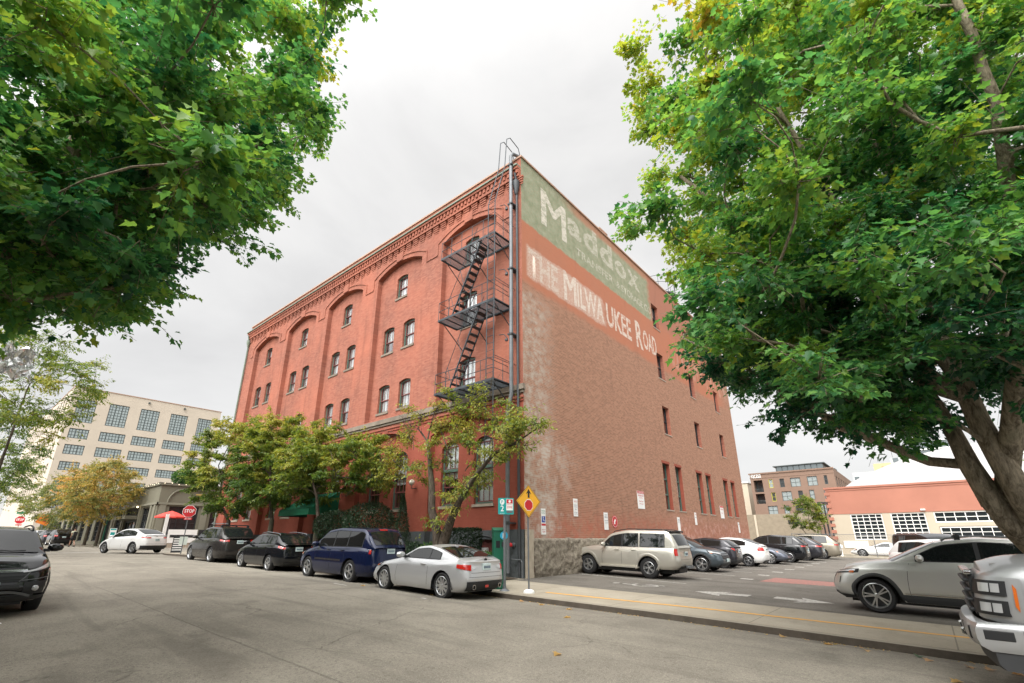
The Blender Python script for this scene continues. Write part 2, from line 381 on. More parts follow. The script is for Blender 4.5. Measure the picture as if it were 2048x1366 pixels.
M['kerb'] = t.fin(t.mix(t.math('ABSOLUTE', nz_), t.mix(f, (.05, .042, .034), (.15, .125, .10)), t.mix(f, (.22, .195, .155), (.36, .32, .26))), .9, 0, .2)
t = NT('yellow_line'); f = t.noise(t.pos(), 9, 5, .8); M['yline'] = t.fin(t.mix(t.ramp(f, [(.35, .5), (.55, 0.0)]), (.70, .36, .06), (.33, .29, .22)), .8)
t = NT('road_white'); f = t.noise(t.pos(), 14, 5, .8); M['wline'] = t.fin(t.mix(t.ramp(f, [(.40, .7), (.62, 0.0)]), (.58, .56, .52), (.13, .12, .105)), .8)
t = NT('lot_red'); f = t.noise(t.pos(), 12, 5, .8); M['rline'] = t.fin(t.mix(t.ramp(f, [(.40, .8), (.62, .1)]), (.45, .16, .13), (.13, .12, .105)), .85)
def bark(name, a, b, sc=5):
    t = NT(name); p = t.pos(); mpn = t.n('ShaderNodeMapping'); t.l(p, mpn.inputs[0]); mpn.inputs['Scale'].default_value = (1, 1, .3)
    f = t.noise(mpn.outputs[0], sc*3, 6, .75, .4); g_ = t.noise(p, 1.6, 5, .7)
    c = t.mix(t.ramp(f, [(.36, 0.0), (.62, 1.0)]), a, b); c = t.mix(t.ramp(g_, [(.52, 0.0), (.68, .5)]), c, (.10, .11, .06))
    t.bump(f, 1.0, .03); return t.fin(c, .9, 0, .15)
M['bark'] = bark('maple_bark', (.095, .075, .052), (.38, .32, .235))
M['bark_dark'] = bark('cherry_bark', (.035, .028, .022), (.12, .095, .075))
def leafmat(name, stops, trans=.38):
    t = NT(name); at = t.n('ShaderNodeAttribute'); at.attribute_name = 'tint'; sp = t.n('ShaderNodeSeparateColor'); t.l(at.outputs['Color'], sp.inputs[0])
    c = t.ramp(sp.outputs[0], stops)
    t.fin(c, .45, 0, .35)
    tl = t.n('ShaderNodeBsdfTranslucent'); hs = t.n('ShaderNodeHueSaturation'); t.l(c, hs.inputs['Color']); hs.inputs['Value'].default_value = 1.9; hs.inputs['Saturation'].default_value = 1.12; hs.inputs['Hue'].default_value = .49
    t.l(hs.outputs[0], tl.inputs[0]); m = t.n('ShaderNodeMixShader'); m.inputs[0].default_value = trans
    t.l(t.b.outputs[0], m.inputs[1]); t.l(tl.outputs[0], m.inputs[2]); t.l(m.outputs[0], t.o.inputs[0]); return t.m
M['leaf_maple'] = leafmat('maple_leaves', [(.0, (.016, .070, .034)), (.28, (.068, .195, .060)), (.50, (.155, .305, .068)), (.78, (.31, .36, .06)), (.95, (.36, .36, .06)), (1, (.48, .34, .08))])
M['leaf_street'] = leafmat('street_tree_leaves', [(0, (.030, .075, .018)), (.4, (.105, .165, .03)), (.7, (.27, .28, .055)), (.88, (.34, .30, .07)), (1, (.40, .27, .08))])
M['leaf_gold'] = leafmat('gold_green_leaves', [(0, (.09, .13, .04)), (.4, (.24, .22, .06)), (.7, (.42, .29, .08)), (1, (.50, .30, .14))])
M['leaf_hedge'] = leafmat('hedge_leaves', [(0, (.008, .022, .010)), (.6, (.018, .045, .018)), (1, (.05, .09, .03))], .15)
M['leaf_shrub'] = leafmat('shrub_leaves', [(0, (.02, .07, .02)), (.6, (.05, .13, .03)), (1, (.20, .26, .05))], .3)
# ============================================================ GROUND
def linspace(a, b, n): return [a+(b-a)*i/(n-1) for i in range(n)]
def struct(mb, name, m, **k):
    o = mb.build(name, m, **k); o['kind'] = 'structure'; return o
XS = sorted(set([-900, -400, -250, -180] + [round(x, 2) for x in linspace(-141, -48, 32)] + [round(x, 2) for x in linspace(-46.5, 12, 79)] + list(range(14, 61, 4)) + [100, 200, 500, 900]))
YS = sorted(set([-900, -300, -100, -40, -15, -6, -2] + [round(-.2+10.95*i/16, 3) for i in range(17)] + [13.7, 18, 25, 35, 46, 60, 100, 200, 500, 900]))
b = MB(); b.grid([[(x, y, ZR(max(-400, min(400, x)), y) if (x < 12 or y < 10.8) else ZR(min(x, 400), y)) for x in XS] for y in YS]); struct(b, 'street', M['asphalt'])
def slab(name, m, x0, x1, y0, y1, dz=0.0, th=.25, nx=60, kerb=None):
    xs = linspace(x0, x1, nx); b = MB().mat(m)
    b.grid([[(x, y, Z0(x)+dz) for x in xs] for y in (y0, y1)])
    for y in (y0, y1): b.grid([[(x, y, Z0(x)+dz) for x in xs], [(x, y, Z0(x)+dz-th) for x in xs]])
    for x in (x0, x1): b.quad((x, y0, Z0(x)+dz), (x, y1, Z0(x)+dz), (x, y1, Z0(x)+dz-th), (x, y0, Z0(x)+dz-th))
    return struct(b, name, m)
KY = 10.72
# kerb and pavement with a rounded street corner at the left end
arc = [(-38.6 - 7*math.sin(a), 17.75 - 7*math.cos(a)) for a in [R(9*i) for i in range(11)]]
def ribbon(path_in, path_out, name, m, dz, th):
    b = MB(); T = [(x, y, Z0(x)+dz) for x, y in path_in]; U = [(x, y, Z0(x)+dz) for x, y in path_out]
    b.grid([T, U]); b.grid([T, [(x, y, z-th) for x, y, z in T]]); b.grid([U, [(x, y, z-th) for x, y, z in U]]); return struct(b, name, m)
xs = linspace(30, -38.6, 90)
kin = [(x, KY) for x in xs] + [(x, y) for x, y in arc[1:]] + [(-45.6, 44)]
arc2 = [(-38.6 - 6.84*math.sin(a), 17.75 - 6.84*math.cos(a)) for a in [R(9*i) for i in range(11)]]
kout = [(x, KY+.16) for x in xs] + [(x, y) for x, y in arc2[1:]] + [(-45.44, 44)]
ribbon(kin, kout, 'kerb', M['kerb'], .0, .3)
b = MB(); xs2 = linspace(30, -11.3, 40)
b.grid([[(x, KY+.16, Z0(x)+.003) for x in xs2], [(x, 13.75, Z0(x)+.003) for x in xs2]])
b.grid([[(x, 13.75, Z0(x)+.003) for x in xs2], [(x, 13.75, Z0(x)-.25) for x in xs2]])
xs3 = linspace(-11.3, -38.6, 40)
b.grid([[(x, KY+.16, Z0(x)+.003) for x in xs3], [(x, 14.52, Z0(x)+.003) for x in xs3]])
P = [(-38.6, KY+.16)] + arc2[1:] + [(-45.44, 44)]; Q = [(-38.6, 14.52)] + [(-41.95, 14.52)]*5 + [(-41.95, 15.5)]*5 + [(-41.95, 44)]
b.grid([[(x, y, Z0(x)+.003) for x, y in P], [(x, y, Z0(x)+.003) for x, y in Q]])
struct(b, 'pavement', M['concrete'])
slab('pavement', M['concrete'], -56.6, -140, KY, 14.5, dz=.0); slab('pavement', M['concrete'], 25, -45, -5.2, -.22, dz=.0)
slab('pavement', M['concrete'], -56.6, -140, -5.2, -.22, dz=.0)
b = MB(); b.grid([[(x, y, Z0(x)+.003) for x in (-60.4, -56.6)] for y in (14.5, 60)]); b.grid([[(x, y, Z0(x)-.1+.1) for x in (-56.6,-56.59)] for y in (10.7, 60)]); struct(b, 'pavement', M['concrete'])
# parking lot sheet
lx = linspace(-11.42, 28, 30); b = MB(); b.grid([[(x, y, Z0(x)+.006) for x in lx] for y in (13.76, 20, 30, 40, 50.4)]); struct(b, 'parking_lot', M['lot'])
slab('pavement', M['concrete'], -11.0, 28, 50.4, 53.4, dz=.08)
slab('pavement', M['concrete'], -30.0, 28, 58.2, 60.0, dz=.05)
def zl(x): return Z0(x)+.010
def mark(name, m, quads, label, cat, z=zl, group=None, kind='structure'):
    b = MB()
    for q in quads: b.quad(*[(x, y, z(x)) for x, y in q])
    o = b.build(name, m); o['kind'] = 'structure'; return o
def bar(x0, y0, x1, y1, wd):
    d = Vector((x1-x0, y1-y0)).normalized(); n = Vector((-d.y, d.x))*wd/2
    return [(x0+n.x, y0+n.y), (x1+n.x, y1+n.y), (x1-n.x, y1-n.y), (x0-n.x, y0-n.y)]
stall = [bar(-12+ .8, 17.8, -6.75, 17.45, .11), bar(-10.6, 20.1, -6.7, 19.95, .11)]
for i in range(11): stall.append(bar(-11, 22.55+2.6*i, -6.55, 22.45+2.6*i, .11))
for i in range(8): stall.append(bar(-6.0, 21.2+2.6*i, -5.55, 21.2+2.6*i, .35))
mark('lot_marking', M['wline'], stall, '', '')
def arrow(cx, cy, dx, L_=1.5):
    s = 1 if dx > 0 else -1
    tip = cx + s*L_/2
    return [[(tip, cy), (tip-s*.60*L_, cy+.62), (tip-s*.48*L_, cy), (tip-s*.60*L_, cy-.62)], [(tip-s*.46*L_, cy+.22), (cx-s*L_/2, cy+.34), (cx-s*L_/2, cy-.14), (tip-s*.46*L_, cy-.22)]]
mark('arrow_marking', M['wline'], arrow(-4.95, 15.35, -1), '', '', z=lambda x: Z0(x)+.012)
mark('arrow_marking', M['wline'], arrow(-2.9, 15.55, 1, 1.4), '', '', z=lambda x: Z0(x)+.012)
mark('red_marking', M['rline'], [[(-5.16, 20.5), (-5.1, 22.8), (-1.4, 22.4), (-1.6, 20.9)]], '', '', z=lambda x: Z0(x)+.012)
# wheelchair stencil in the first stall
b = MB(); zz_ = Z0(-7.7)+.013
for k in range(16):
    a0, a1 = R(200+k*17), R(200+(k+1)*17)
    for r0, r1 in ((.34, .44),): b.quad(*[(-7.45+r*math.cos(a), 15.72+r*.9*math.sin(a), Z0(-7.7)+.013+(-.022)*(r*math.cos(a)+.25)) for r, a in ((r0, a0), (r1, a0), (r1, a1), (r0, a1))])
for q in (bar(-7.75, 15.65, -8.25, 15.7, .13), bar(-7.9, 15.68, -7.85, 16.02, .12), bar(-7.55, 15.66, -7.2, 15.95, .12), bar(-7.1, 16.0, -6.9, 16.0, .1)): b.quad(*[(x, y, Z0(x)+.014) for x, y in q])
b.lathe([(0.001, 0), (.13, 0)], 12, Matrix.Translation((-8.5, 15.7, Z0(-8.5)+.014))); struct(b, 'wheelchair_marking', M['wline'])
b = MB(); ys = linspace(0, 1, 20)
b.grid([[(-8.6+9.0*s, 11.78+.55*s+o_, Z0(-8.6+9.0*s)+.008) for s in ys] for o_ in (-.075, .075)]); struct(b, 'yellow_line', M['yline'])
for q in (bar(-13.6, 8.55, -14.4, 8.6, .07), bar(-9.9, 8.5, -10.1, 8.5, .08), bar(2.0, 8.45, 1.0, 8.45, .1)):
    b = MB(); b.quad(*[(x, y, ZR(x, y)+.006) for x, y in q]); struct(b, 'lane_marking', M['wline'])
b = MB()
for (x0, x1, y) in ((-46.5, -46.2, 4), ): b.quad(*[(x, yy, ZR(x, yy)+.006) for x, yy in ((-46.9, 1.0), (-46.5, 1.0), (-46.5, 9.4), (-46.9, 9.4))])
struct(b, 'lane_marking', M['wline'])
# metal grate, gutter leaves
# ============================================================ WALL BUILDER
def seg_top(o, u):
    """top of an opening at u: flat or segmental arch"""
    ua, ub, zb, zs, rise = o[:5]
    if rise <= 0: return zs
    c = (ua+ub)/2; hw = (ub-ua)/2; rad = (hw*hw + rise*rise)/(2*rise); d = min(abs(u-c), hw)
    return zs + rise - (rad - math.sqrt(max(0, rad*rad - d*d)))
def wall(mb, P_, u0, u1, z0, z1, ops, arcn=10):
    """flat wall in plane P_(u, z, depth) with openings (ua, ub, zb, zspring, rise)"""
    us = {u0, u1}
    for o in ops:
        for k in range((arcn if o[4] > 0 else 1)+1): us.add(o[0] + (o[1]-o[0])*k/(arcn if o[4] > 0 else 1))
    us = sorted(x for x in us if u0-1e-6 <= x <= u1+1e-6)
    for a, c in zip(us, us[1:]):
        if c-a < 1e-5: continue
        m = (a+c)/2; cur = [(z0, z0)]
        hs = sorted([o for o in ops if o[0] < m < o[1]], key=lambda o: o[2])
        lo = (z0, z0)
        for o in hs:
            if o[2] > lo[0]+1e-5: mb.quad(P_(a, lo[0], 0), P_(c, lo[1], 0), P_(c, o[2], 0), P_(a, o[2], 0))
            lo = (seg_top(o, a), seg_top(o, c))
        if z1 > max(lo)+1e-5: mb.quad(P_(a, lo[0], 0), P_(c, lo[1], 0), P_(c, z1, 0), P_(a, z1, 0))
def reveal(mb, P_, o, d, arcn=10, bottom=True):
    ua, ub, zb, zs, rise = o[:5]; n = arcn if rise > 0 else 1
    pts = [(ua, zb)] + [(ua+(ub-ua)*k/n, seg_top(o, ua+(ub-ua)*k/n)) for k in range(n+1)] + [(ub, zb)]
    if bottom: pts.append((ua, zb))
    for (a, za), (c, zc) in zip(pts, pts[1:]): mb.quad(P_(a, za, 0), P_(c, zc, 0), P_(c, zc, d), P_(a, za, d))
def arched_poly(o, inset=0, n=10):
    ua, ub, zb, zs, rise = o[:5]; ua += inset; ub -= inset; zb += inset
    k = n if rise > 0 else 1
    return [(ua, zb), (ub, zb)] + [(ub-(ub-ua)*i/k, seg_top(o, ub-(ub-ua)*i/k)-inset) for i in range(k+1)]
def frame_ring(mb, P_, o, w1, d0, d1, n=10):
    A = arched_poly(o, 0.002, n); B = arched_poly(o, w1, n); k = len(A)
    for i in range(k):
        j = (i+1) % k
        mb.quad(P_(*A[i], d0), P_(*A[j], d0), P_(*B[j], d0), P_(*B[i], d0))
        mb.quad(P_(*B[i], d0), P_(*B[j], d0), P_(*B[j], d1), P_(*B[i], d1))
def pbox(mb, P_, u0, u1, z0, z1, d0, d1):
    vs = [P_(u, z, d) for u in (u0, u1) for z in (z0, z1) for d in (d0, d1)]
    mb.add(vs, [(0,1,3,2),(4,6,7,5),(0,4,5,1),(2,3,7,6),(0,2,6,4),(1,5,7,3)])
def sash_window(parent, P_, o, dep, kind='sash', blind=1.0, sill=True, mull=2):
    """window at opening o set dep into the wall: green frame, maroon sashes, glass, blind"""
    ua, ub, zb, zs, rise = o[:5]; zt = zs+rise; hgt = zt-zb
    f = MB(); frame_ring(f, P_, o, .085, dep, dep+.1)
    fr = f.build('window', M['wgreen'], parent)
    s = MB(); i0, i1 = ua+.085, ub-.085
    def sash(za, zb_, d, bars=True):
        for (a, c, e_, g_) in ((i0, i1, za, za+.05), (i0, i1, zb_-.05, zb_), (i0, i0+.045, za+.05, zb_-.05), (i1-.045, i1, za+.05, zb_-.05)): pbox(s, P_, a, c, e_, g_, d, d+.04)
        if bars:
            for q in range(1, mull+1):
                uu = i0+(i1-i0)*q/(mull+1); pbox(s, P_, uu-.012, uu+.012, za+.05, zb_-.05, d+.005, d+.03)
    if kind == 'sash':
        mid = zb+.085+(zs-zb-.05)*.46
        sash(mid-.02, zs+rise*.35-.0, dep+.03); sash(zb+.085, mid+.025, dep+.075)
    else:                                # tall ground floor window with a heavy transom
        tz = zb+(zs-zb)*.60; pbox(f, P_, ua+.08, ub-.08, tz-.05, tz+.07, dep+.004, dep+.1)
        sash(zb+.085, zb+(tz-zb)*.55, dep+.07); sash(zb+(tz-zb)*.52, tz-.05, dep+.03); sash(tz+.07, zs+rise*.3, dep+.05)
        t_ = MB(); pbox(t_, P_, ua+.08, ub-.08, tz-.06, tz+.08, dep-.03, dep+.02); t_.build('transom', M['wgreen'], fr)
    s.build('sash', M['wred'], fr)
    g_ = MB(); g_.quad(*[P_(u, z, dep+.085) for u, z in arched_poly(o, .05)]); g_.build('pane', M['glass'], fr)
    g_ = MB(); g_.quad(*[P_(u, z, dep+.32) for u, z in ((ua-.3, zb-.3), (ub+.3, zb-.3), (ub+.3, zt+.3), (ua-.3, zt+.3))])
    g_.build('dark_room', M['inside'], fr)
    if blind > 0:
        c = MB(); n = 24; z_lo = zb+.06+(1-blind)*(zt-zb)
        c.grid([[P_(i0+(i1-i0)*k/n, z, dep+.14+.016*math.sin(k*2.3)) for k in range(n+1)] for z in (z_lo, zt-.03)])
        c.build('curtain', M['curtain'], fr)
    if sill:
        q = MB(); pbox(q, P_, ua-.06, ub+.06, zb-.12, zb-.004, -.05, dep+.01); q.build('sill', M['sill'] if kind != 'sash' else M['stone'], fr)
    return fr
# ============================================================ BRICK WAREHOUSE
X0, Y0, XE, YE, ZT = -11.48, 14.46, -42.0, 44.95, 19.42
bw = empty('brick_warehouse', (X0, Y0, Z0(X0)), label='tall red brick warehouse with arched bays and old painted sign lettering on its side wall', cat='building')
bw.location = (0, 0, 0)
FP = lambda u, z, d: (u, Y0+d, z)           # front wall, u = X
SP = lambda u, z, d: (X0-d, u, z)           # side wall, u = Y
bays = [(-14.99, 1.93)] + [(-20.78, 2.09), (-26.6, 2.07), (-32.4, 2.07), (-38.22, 2.08)]
RD = .30
up = [(c-h, c+h, 7.78, 16.86, .52) for c, h in bays]
gr = [(c-h-.22, c+h+.22, .1, 6.25, .62) for c, h in bays]
b = MB(); wall(b, FP, XE, X0, 1.97, ZT, [ (a, c, 1.97, s, r) for a, c, _, s, r in gr] + up)
for o in up: reveal(b, FP, o, RD)
for a, c, _, s, r in gr: reveal(b, FP, (a, c, 1.97, s, r), RD, bottom=False)
rows = [(15.12, 16.42, .20)], [(11.80, 13.24, .18), (8.26, 9.70, .18)]
wins = []
for i, ((c, h), (a1, c1, *_)) in enumerate(zip(bays, gr)):
    inner = lambda u, z, d: (u, Y0+RD+d, z)
    ops = [(c-.5, c+.5, 15.12, 16.46, .12)]
    if i > 0: ops += [(c+s*.92-.5, c+s*.92+.5, zb, zs, .12) for s in (-1, 1) for zb, zs in ((11.80, 13.28), (8.26, 9.74))]
    else: ops += [(c-.62, c+.42, 11.55, 13.28, .12), (c-.62, c+.42, 8.0, 9.74, .12)]
    wall(b, inner, c-h-.05, c+h+.05, 7.7, 17.6, ops)
    for o in ops: reveal(b, inner, o, .12)
    wins += [(inner, o, 'sash') for o in ops]
    if i == 2:    # entrance bay
        gops = [(c-.2, c+1.75, .3, 3.1, 0)]; gw = [(c-1.95, c-.75, 3.05, 5.6, .25)]
        gops = [(c-1.1, c+1.1, .3, 3.9, .0), (c-1.3, c-.25, 4.4, 5.75, .2), (c+.25, c+1.3, 4.4, 5.75, .2)]
        wall(b, inner, a1-.05, c1+.05, 1.97, 7.0, [(x, y, max(z, 1.97), s, r) for x, y, z, s, r in gops])
        reveal(b, inner, (c-1.1, c+1.1, 1.97, 3.9, 0), 1.2, bottom=False)
        for o in gops[1:]: reveal(b, inner, o, .12); wins.append((inner, o, 'sash'))
    else:
        gops = [(c+s*1.06-.56, c+s*1.06+.56, 3.03, 5.62, .28) for s in (-1, 1)]
        wall(b, inner, a1-.05, c1+.05, 1.97, 7.0, gops)
        for o in gops: reveal(b, inner, o, .14); wins.append((inner, o, 'tall'))
# far end and back walls, parapet backs
b.quad((XE, Y0, .3), (XE, YE, .3), (XE, YE, ZT), (XE, Y0, ZT)); b.quad((XE, YE, .3), (X0, YE, .1), (X0, YE, ZT), (XE, YE, ZT))
b.build('front_wall', M['brick'], bw, recalc=False)
random.seed(3)
for inner, o, kd in wins:
    up_ = o[2] > 10
    sash_window(bw, inner, o, .12, kd, blind=random.choice([1, 1, .95, .55]) if kd == 'sash' else random.choice([1, .6]), mull=2)
# plinth
pz = 1.97
class _PL:
    def box(s, *a): box_obj('plinth', M['plinth'], *a, bw)
b = _PL()
segs = []; xs_ = [X0]
for (a, c, *_), (cc, hh) in zip(gr, bays): segs.append((a, c, cc))
xcur = X0+.04
for a, c, cc in segs:
    b.box(c, xcur, Y0-.05, Y0+.3, -.1, pz)
    if cc == -26.6:
        b.box(cc+1.1, c, Y0+RD-.05, Y0+RD+.3, -.1, pz); b.box(a, cc-1.1, Y0+RD-.05, Y0+RD+.3, -.1, pz)
    elif cc == -14.99:
        for x0_, x1_ in ((c, -13.05), (-14.1, a)): b.box(min(x0_, x1_), max(x0_, x1_), Y0+RD-.05, Y0+RD+.3, -.1, pz)
        b.box(-14.1, -13.05, Y0+RD-.05, Y0+RD+.3, 1.62, pz)
    else: b.box(a, c, Y0+RD-.05, Y0+RD+.3, -.1, pz)
    xcur = a
b.box(XE-.04, xcur, Y0-.05, Y0+.3, -.1, pz)
# doors
d = MB(); d.box(-14.08, -13.07, Y0+RD+.12, Y0+RD+.18, .2, 1.62); d = d.build('basement_door', M['wred'], bw); box_obj('handle', M['galv'], -13.3, -13.22, Y0+RD+.06, Y0+RD+.12, .95, 1.03, d)
box_obj('meter_box', M['white'], -14.0, -13.68, Y0+RD-.02, Y0+RD+.12, 1.0, 1.3, bw, .01)
b = MB()
for k in range(9):
    a0, a1 = R(180-20*k), R(160-20*k); b.quad(*[( -13.57+r*math.cos(a)*1.0, Y0+.02, 1.45+r*math.sin(a)*.42) for r, a in ((.62, a0), (.75, a0), (.75, a1), (.62, a1))])
b.tube([(-13.57+.68*math.cos(R(180-12*k)), Y0-.02, 1.46+.42*.68*math.sin(R(180-12*k))) for k in range(16)], .05, 6); b.build('door_arch_trim', M['darkpipe'], bw, smooth=True)
cc = -26.6
d = MB(); d.box(cc-1.05, cc+1.05, Y0+RD+1.0, Y0+RD+1.06, .5, 3.85); dd = d.build('entrance_door', M['wred'], bw)
for s in (-1, 1):
    g_ = MB(); g_.box(cc+s*.52-.40, cc+s*.52+.40, Y0+RD+.97, Y0+RD+.995, .85, 3.0); g_.build('pane', M['dglass'], dd)
    h_ = MB(); h_.box(cc+s*.07-.015, cc+s*.07+.015, Y0+RD+.92, Y0+RD+.95, 1.45, 1.85); h_.build('handle', M['galv'], dd)
d = MB(); d.box(cc-1.1, cc+1.1, Y0+RD+1.1, Y0+RD+1.14, .2, 4.2); d.build('door_lobby', M['inside'], bw)
# green awning over the entrance
aw = empty('awning', (cc+.6, Y0, 3.0), label='green canvas awning over the warehouse entrance behind the street trees', cat='awning')
def rel(o, mb): mb.v = [tuple(Vector(v)-o.location) for v in mb.v]; return mb
ax0, ax1 = -27.9, -24.55
b = MB(); q0 = [(x, Y0-.02, 4.15) for x in linspace(ax0, ax1, 6)]; q1 = [(x, Y0-1.7, 3.2) for x in linspace(ax0, ax1, 6)]; q2 = [(x, Y0-1.72, 2.88) for x in linspace(ax0, ax1, 6)]
b.grid([q0, q1, q2])
for x in (ax0, ax1): b.quad((x, Y0-.02, 4.15), (x, Y0-1.7, 3.2), (x, Y0-1.72, 2.88), (x, Y0-.02, 2.88))
rel(aw, b).build('canopy', M['awning'], aw)
b = MB()
for x in (ax0+.02, ax1-.02): b.tube([(x, Y0-.02, 2.9), (x, Y0-1.68, 2.9), (x, Y0-1.68, 3.18)], .02, 6)
b.tube([(ax0, Y0-1.68, 3.17), (ax1, Y0-1.68, 3.17)], .02, 6); rel(aw, b).build('frame', M['darkpipe'], aw)
# belt course, arch mouldings, cornice
b = MB(); b.box(XE-.1, X0+.10, Y0-.14, Y0+.02, 7.45, 7.68); b.box(XE-.06, X0+.06, Y0-.07, Y0+.01, 7.33, 7.45); b.build('belt_course', M['stone'], bw)
b = MB(); b.box(XE, X0+.03, Y0-.05, Y0+.02, 7.12, 7.20); b.box(XE, X0+.03, Y0-.035, Y0+.02, 6.98, 7.04)
for c, h in bays:
    for zs, rise, hw, drop in ((16.86, .52, h, 1.0),):
        o = (c-hw-.42, c+hw+.42, 0, zs+.16, rise+.12)
        for s in (-1, 1):
            pts = [(c+s*(2.91), zs-.55), (c+s*(hw+.42), zs-.55), (c+s*(hw+.42), zs+.16)] + [(c+s*(hw+.42)*k/8, seg_top(o, c+s*(hw+.42)*k/8)) for k in range(7, 0, -1)] + [(c+s*.30, seg_top(o, c+s*.3))]
            for (u, z), (u2, z2) in zip(pts, pts[1:]): b.tube([(u, Y0-.01, z), (u2, Y0-.01, z2)], .045, 4)
        b.box(c-.30, c+.30, Y0-.05, Y0+.01, zs+rise+.02, zs+rise+.55)
    o = (c-h-.75, c+h+.75, 0, 6.12, .85)
    b.box(c-.25, c+.25, Y0-.045, Y0+.01, 6.75+.12, 7.0-.02)
b.build('arch_moulding', M['brick'], bw)
b = MB()
n = 0; x = XE+.25
while x < X0-.2:
    for k in range(4): b.box(x+.02*(3-k), x+.44-.02*(3-k), Y0-.02-.028*k, Y0+.01, 17.80+.11*k, 17.885+.11*k)   # stepped corbel
    x += .60
b.box(XE-.05, X0-.02, Y0-.16, Y0+.01, 18.24, 18.36)
x = XE+.1
while x < X0-.15: b.box(x, x+.14, Y0-.215, Y0-.155, 18.42, 18.66); x += .27
b.box(XE-.08, X0-.02, Y0-.155, Y0+.01, 18.36, 18.66); b.box(XE-.10, X0-.02, Y0-.26, Y0+.01, 18.66, 18.80)
b.build('brick_cornice', M['brick'], bw)
b = MB(); b.box(XE-.14, X0-.02, Y0-.33, Y0+.01, 18.80, 18.88); b.build('cornice_ledge', M['cornice'], bw)
b = MB(); b.box(XE-.05, X0+.07, Y0-.06, Y0+.35, ZT, ZT+.09); b.box(X0-.3, X0+.07, Y0+.35, YE+.05, ZT, ZT+.09); b.box(XE-.05, XE+.3, Y0+.35, YE, ZT, ZT+.09); b.build('coping', M['coping'], bw)
b = MB(); b.box(XE+.3, X0-.3, Y0+.35, YE-.3, 18.5, 18.6); b.build('roof', M['darkpipe'], bw)
# side wall
sw = [(28.92, 30.0), (34.68, 35.76), (40.42, 41.5)]
gws = [(27.98, 29.03), (29.95, 31.0), (33.75, 34.85), (35.65, 36.75), (39.65, 40.75), (41.6, 42.65)]
ops = [(a, c, z0, z1, 0) for a, c in sw for z0, z1 in ((15.5, 17.3), (11.78, 13.6), (8.0, 9.85))] + [(a, c, 3.27, 6.03, 0) for a, c in gws]
b = MB(); wall(b, SP, Y0, YE, .0, ZT, ops); b.build('side_wall', M['party'], bw, recalc=False)
for k, o in enumerate(ops):
    a, c, z0, z1, _ = o; f = MB(); frame_ring(f, SP, o, .06, .22, .3); tall = z0 < 4
    if tall:
        for q in (1, 2): pbox(f, SP, a+.05, c-.05, z0+(z1-z0)*q/3-.045, z0+(z1-z0)*q/3+.045, .21, .29)
        pbox(f, SP, (a+c)/2-.02, (a+c)/2+.02, z0+.05, z1-.05, .22, .27)
    else: pbox(f, SP, a+.05, c-.05, (z0+z1)/2-.03, (z0+z1)/2+.03, .215, .28)
    fr = f.build('window', M['wgreen'] if tall else M['black'], bw)
    g_ = MB(); reveal(g_, SP, o, .32); g_.build('reveal', M['brick_side_orange'], fr, recalc=False)
    g_ = MB(); g_.quad(*[SP(u, z, .27) for u, z in ((a, z0), (c, z0), (c, z1), (a, z1))]); g_.build('pane', M['glass'], fr)
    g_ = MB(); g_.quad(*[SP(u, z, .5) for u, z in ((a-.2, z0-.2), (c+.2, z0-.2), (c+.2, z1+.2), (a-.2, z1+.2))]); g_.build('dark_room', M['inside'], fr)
    if not tall and k % 3 == 0 or tall and k % 2 == 0:
        g_ = MB(); g_.quad(*[SP(u, z, .33) for u, z in ((a+.1, z0+.9*(0 if tall else 1)), (c-.1, z0+.9*(0 if tall else 1)), (c-.1, z1-.02), (a+.1, z1-.02))]); g_.build('curtain', M['curtain'], fr)
    g_ = MB(); pbox(g_, SP, a-.04, c+.04, z0-.07, z0-.003, -.03, .22); g_.build('sill', M['sill'], fr)
    if tall:
        g_ = MB(); pbox(g_, SP, a-.07, c+.07, z1+.004, z1+.16, -.015, .05); g_.build('lintel', M['brick_side_orange'], fr)
# rubble base along the lot
random.seed(11); nx, nz = 150, 26; rowz = []
from mathutils import noise as mn
for j in range(nz):
    row = []
    for i in range(nx):
        y = Y0+.42+(8.6)*i/(nx-1); top = 1.66 - max(0, (y-20.5))*.25 + .04*mn.noise(Vector((y*1.7, 3, 1))); zb_ = Z0(X0)-.12
        z = zb_ + (top-zb_)*j/(nz-1); q = Vector((y*1.5, z*1.9, 2.0))
        off = .10 + .05*mn.noise(q*1.1) + .045*mn.noise(q*3.1) + .035*mn.noise(q*9) + .02*mn.noise(q*21) - (.16*max(0, .55-z)*(1+mn.noise(q*2)))
        if j == nz-1: off = .0
        row.append((X0+max(.01, off), y, z))
    rowz.append(row)
b = MB(); b.grid(rowz); b.build('stone_base', M['rubble'], bw, recalc=False, smooth=True)
b = MB(); b.box(X0+.0, X0+.09, Y0-.05, Y0+.42, -.1, 1.97); b.build('corner_render', simple('pale_render', (.42, .36, .28), .8, var=.2), bw)
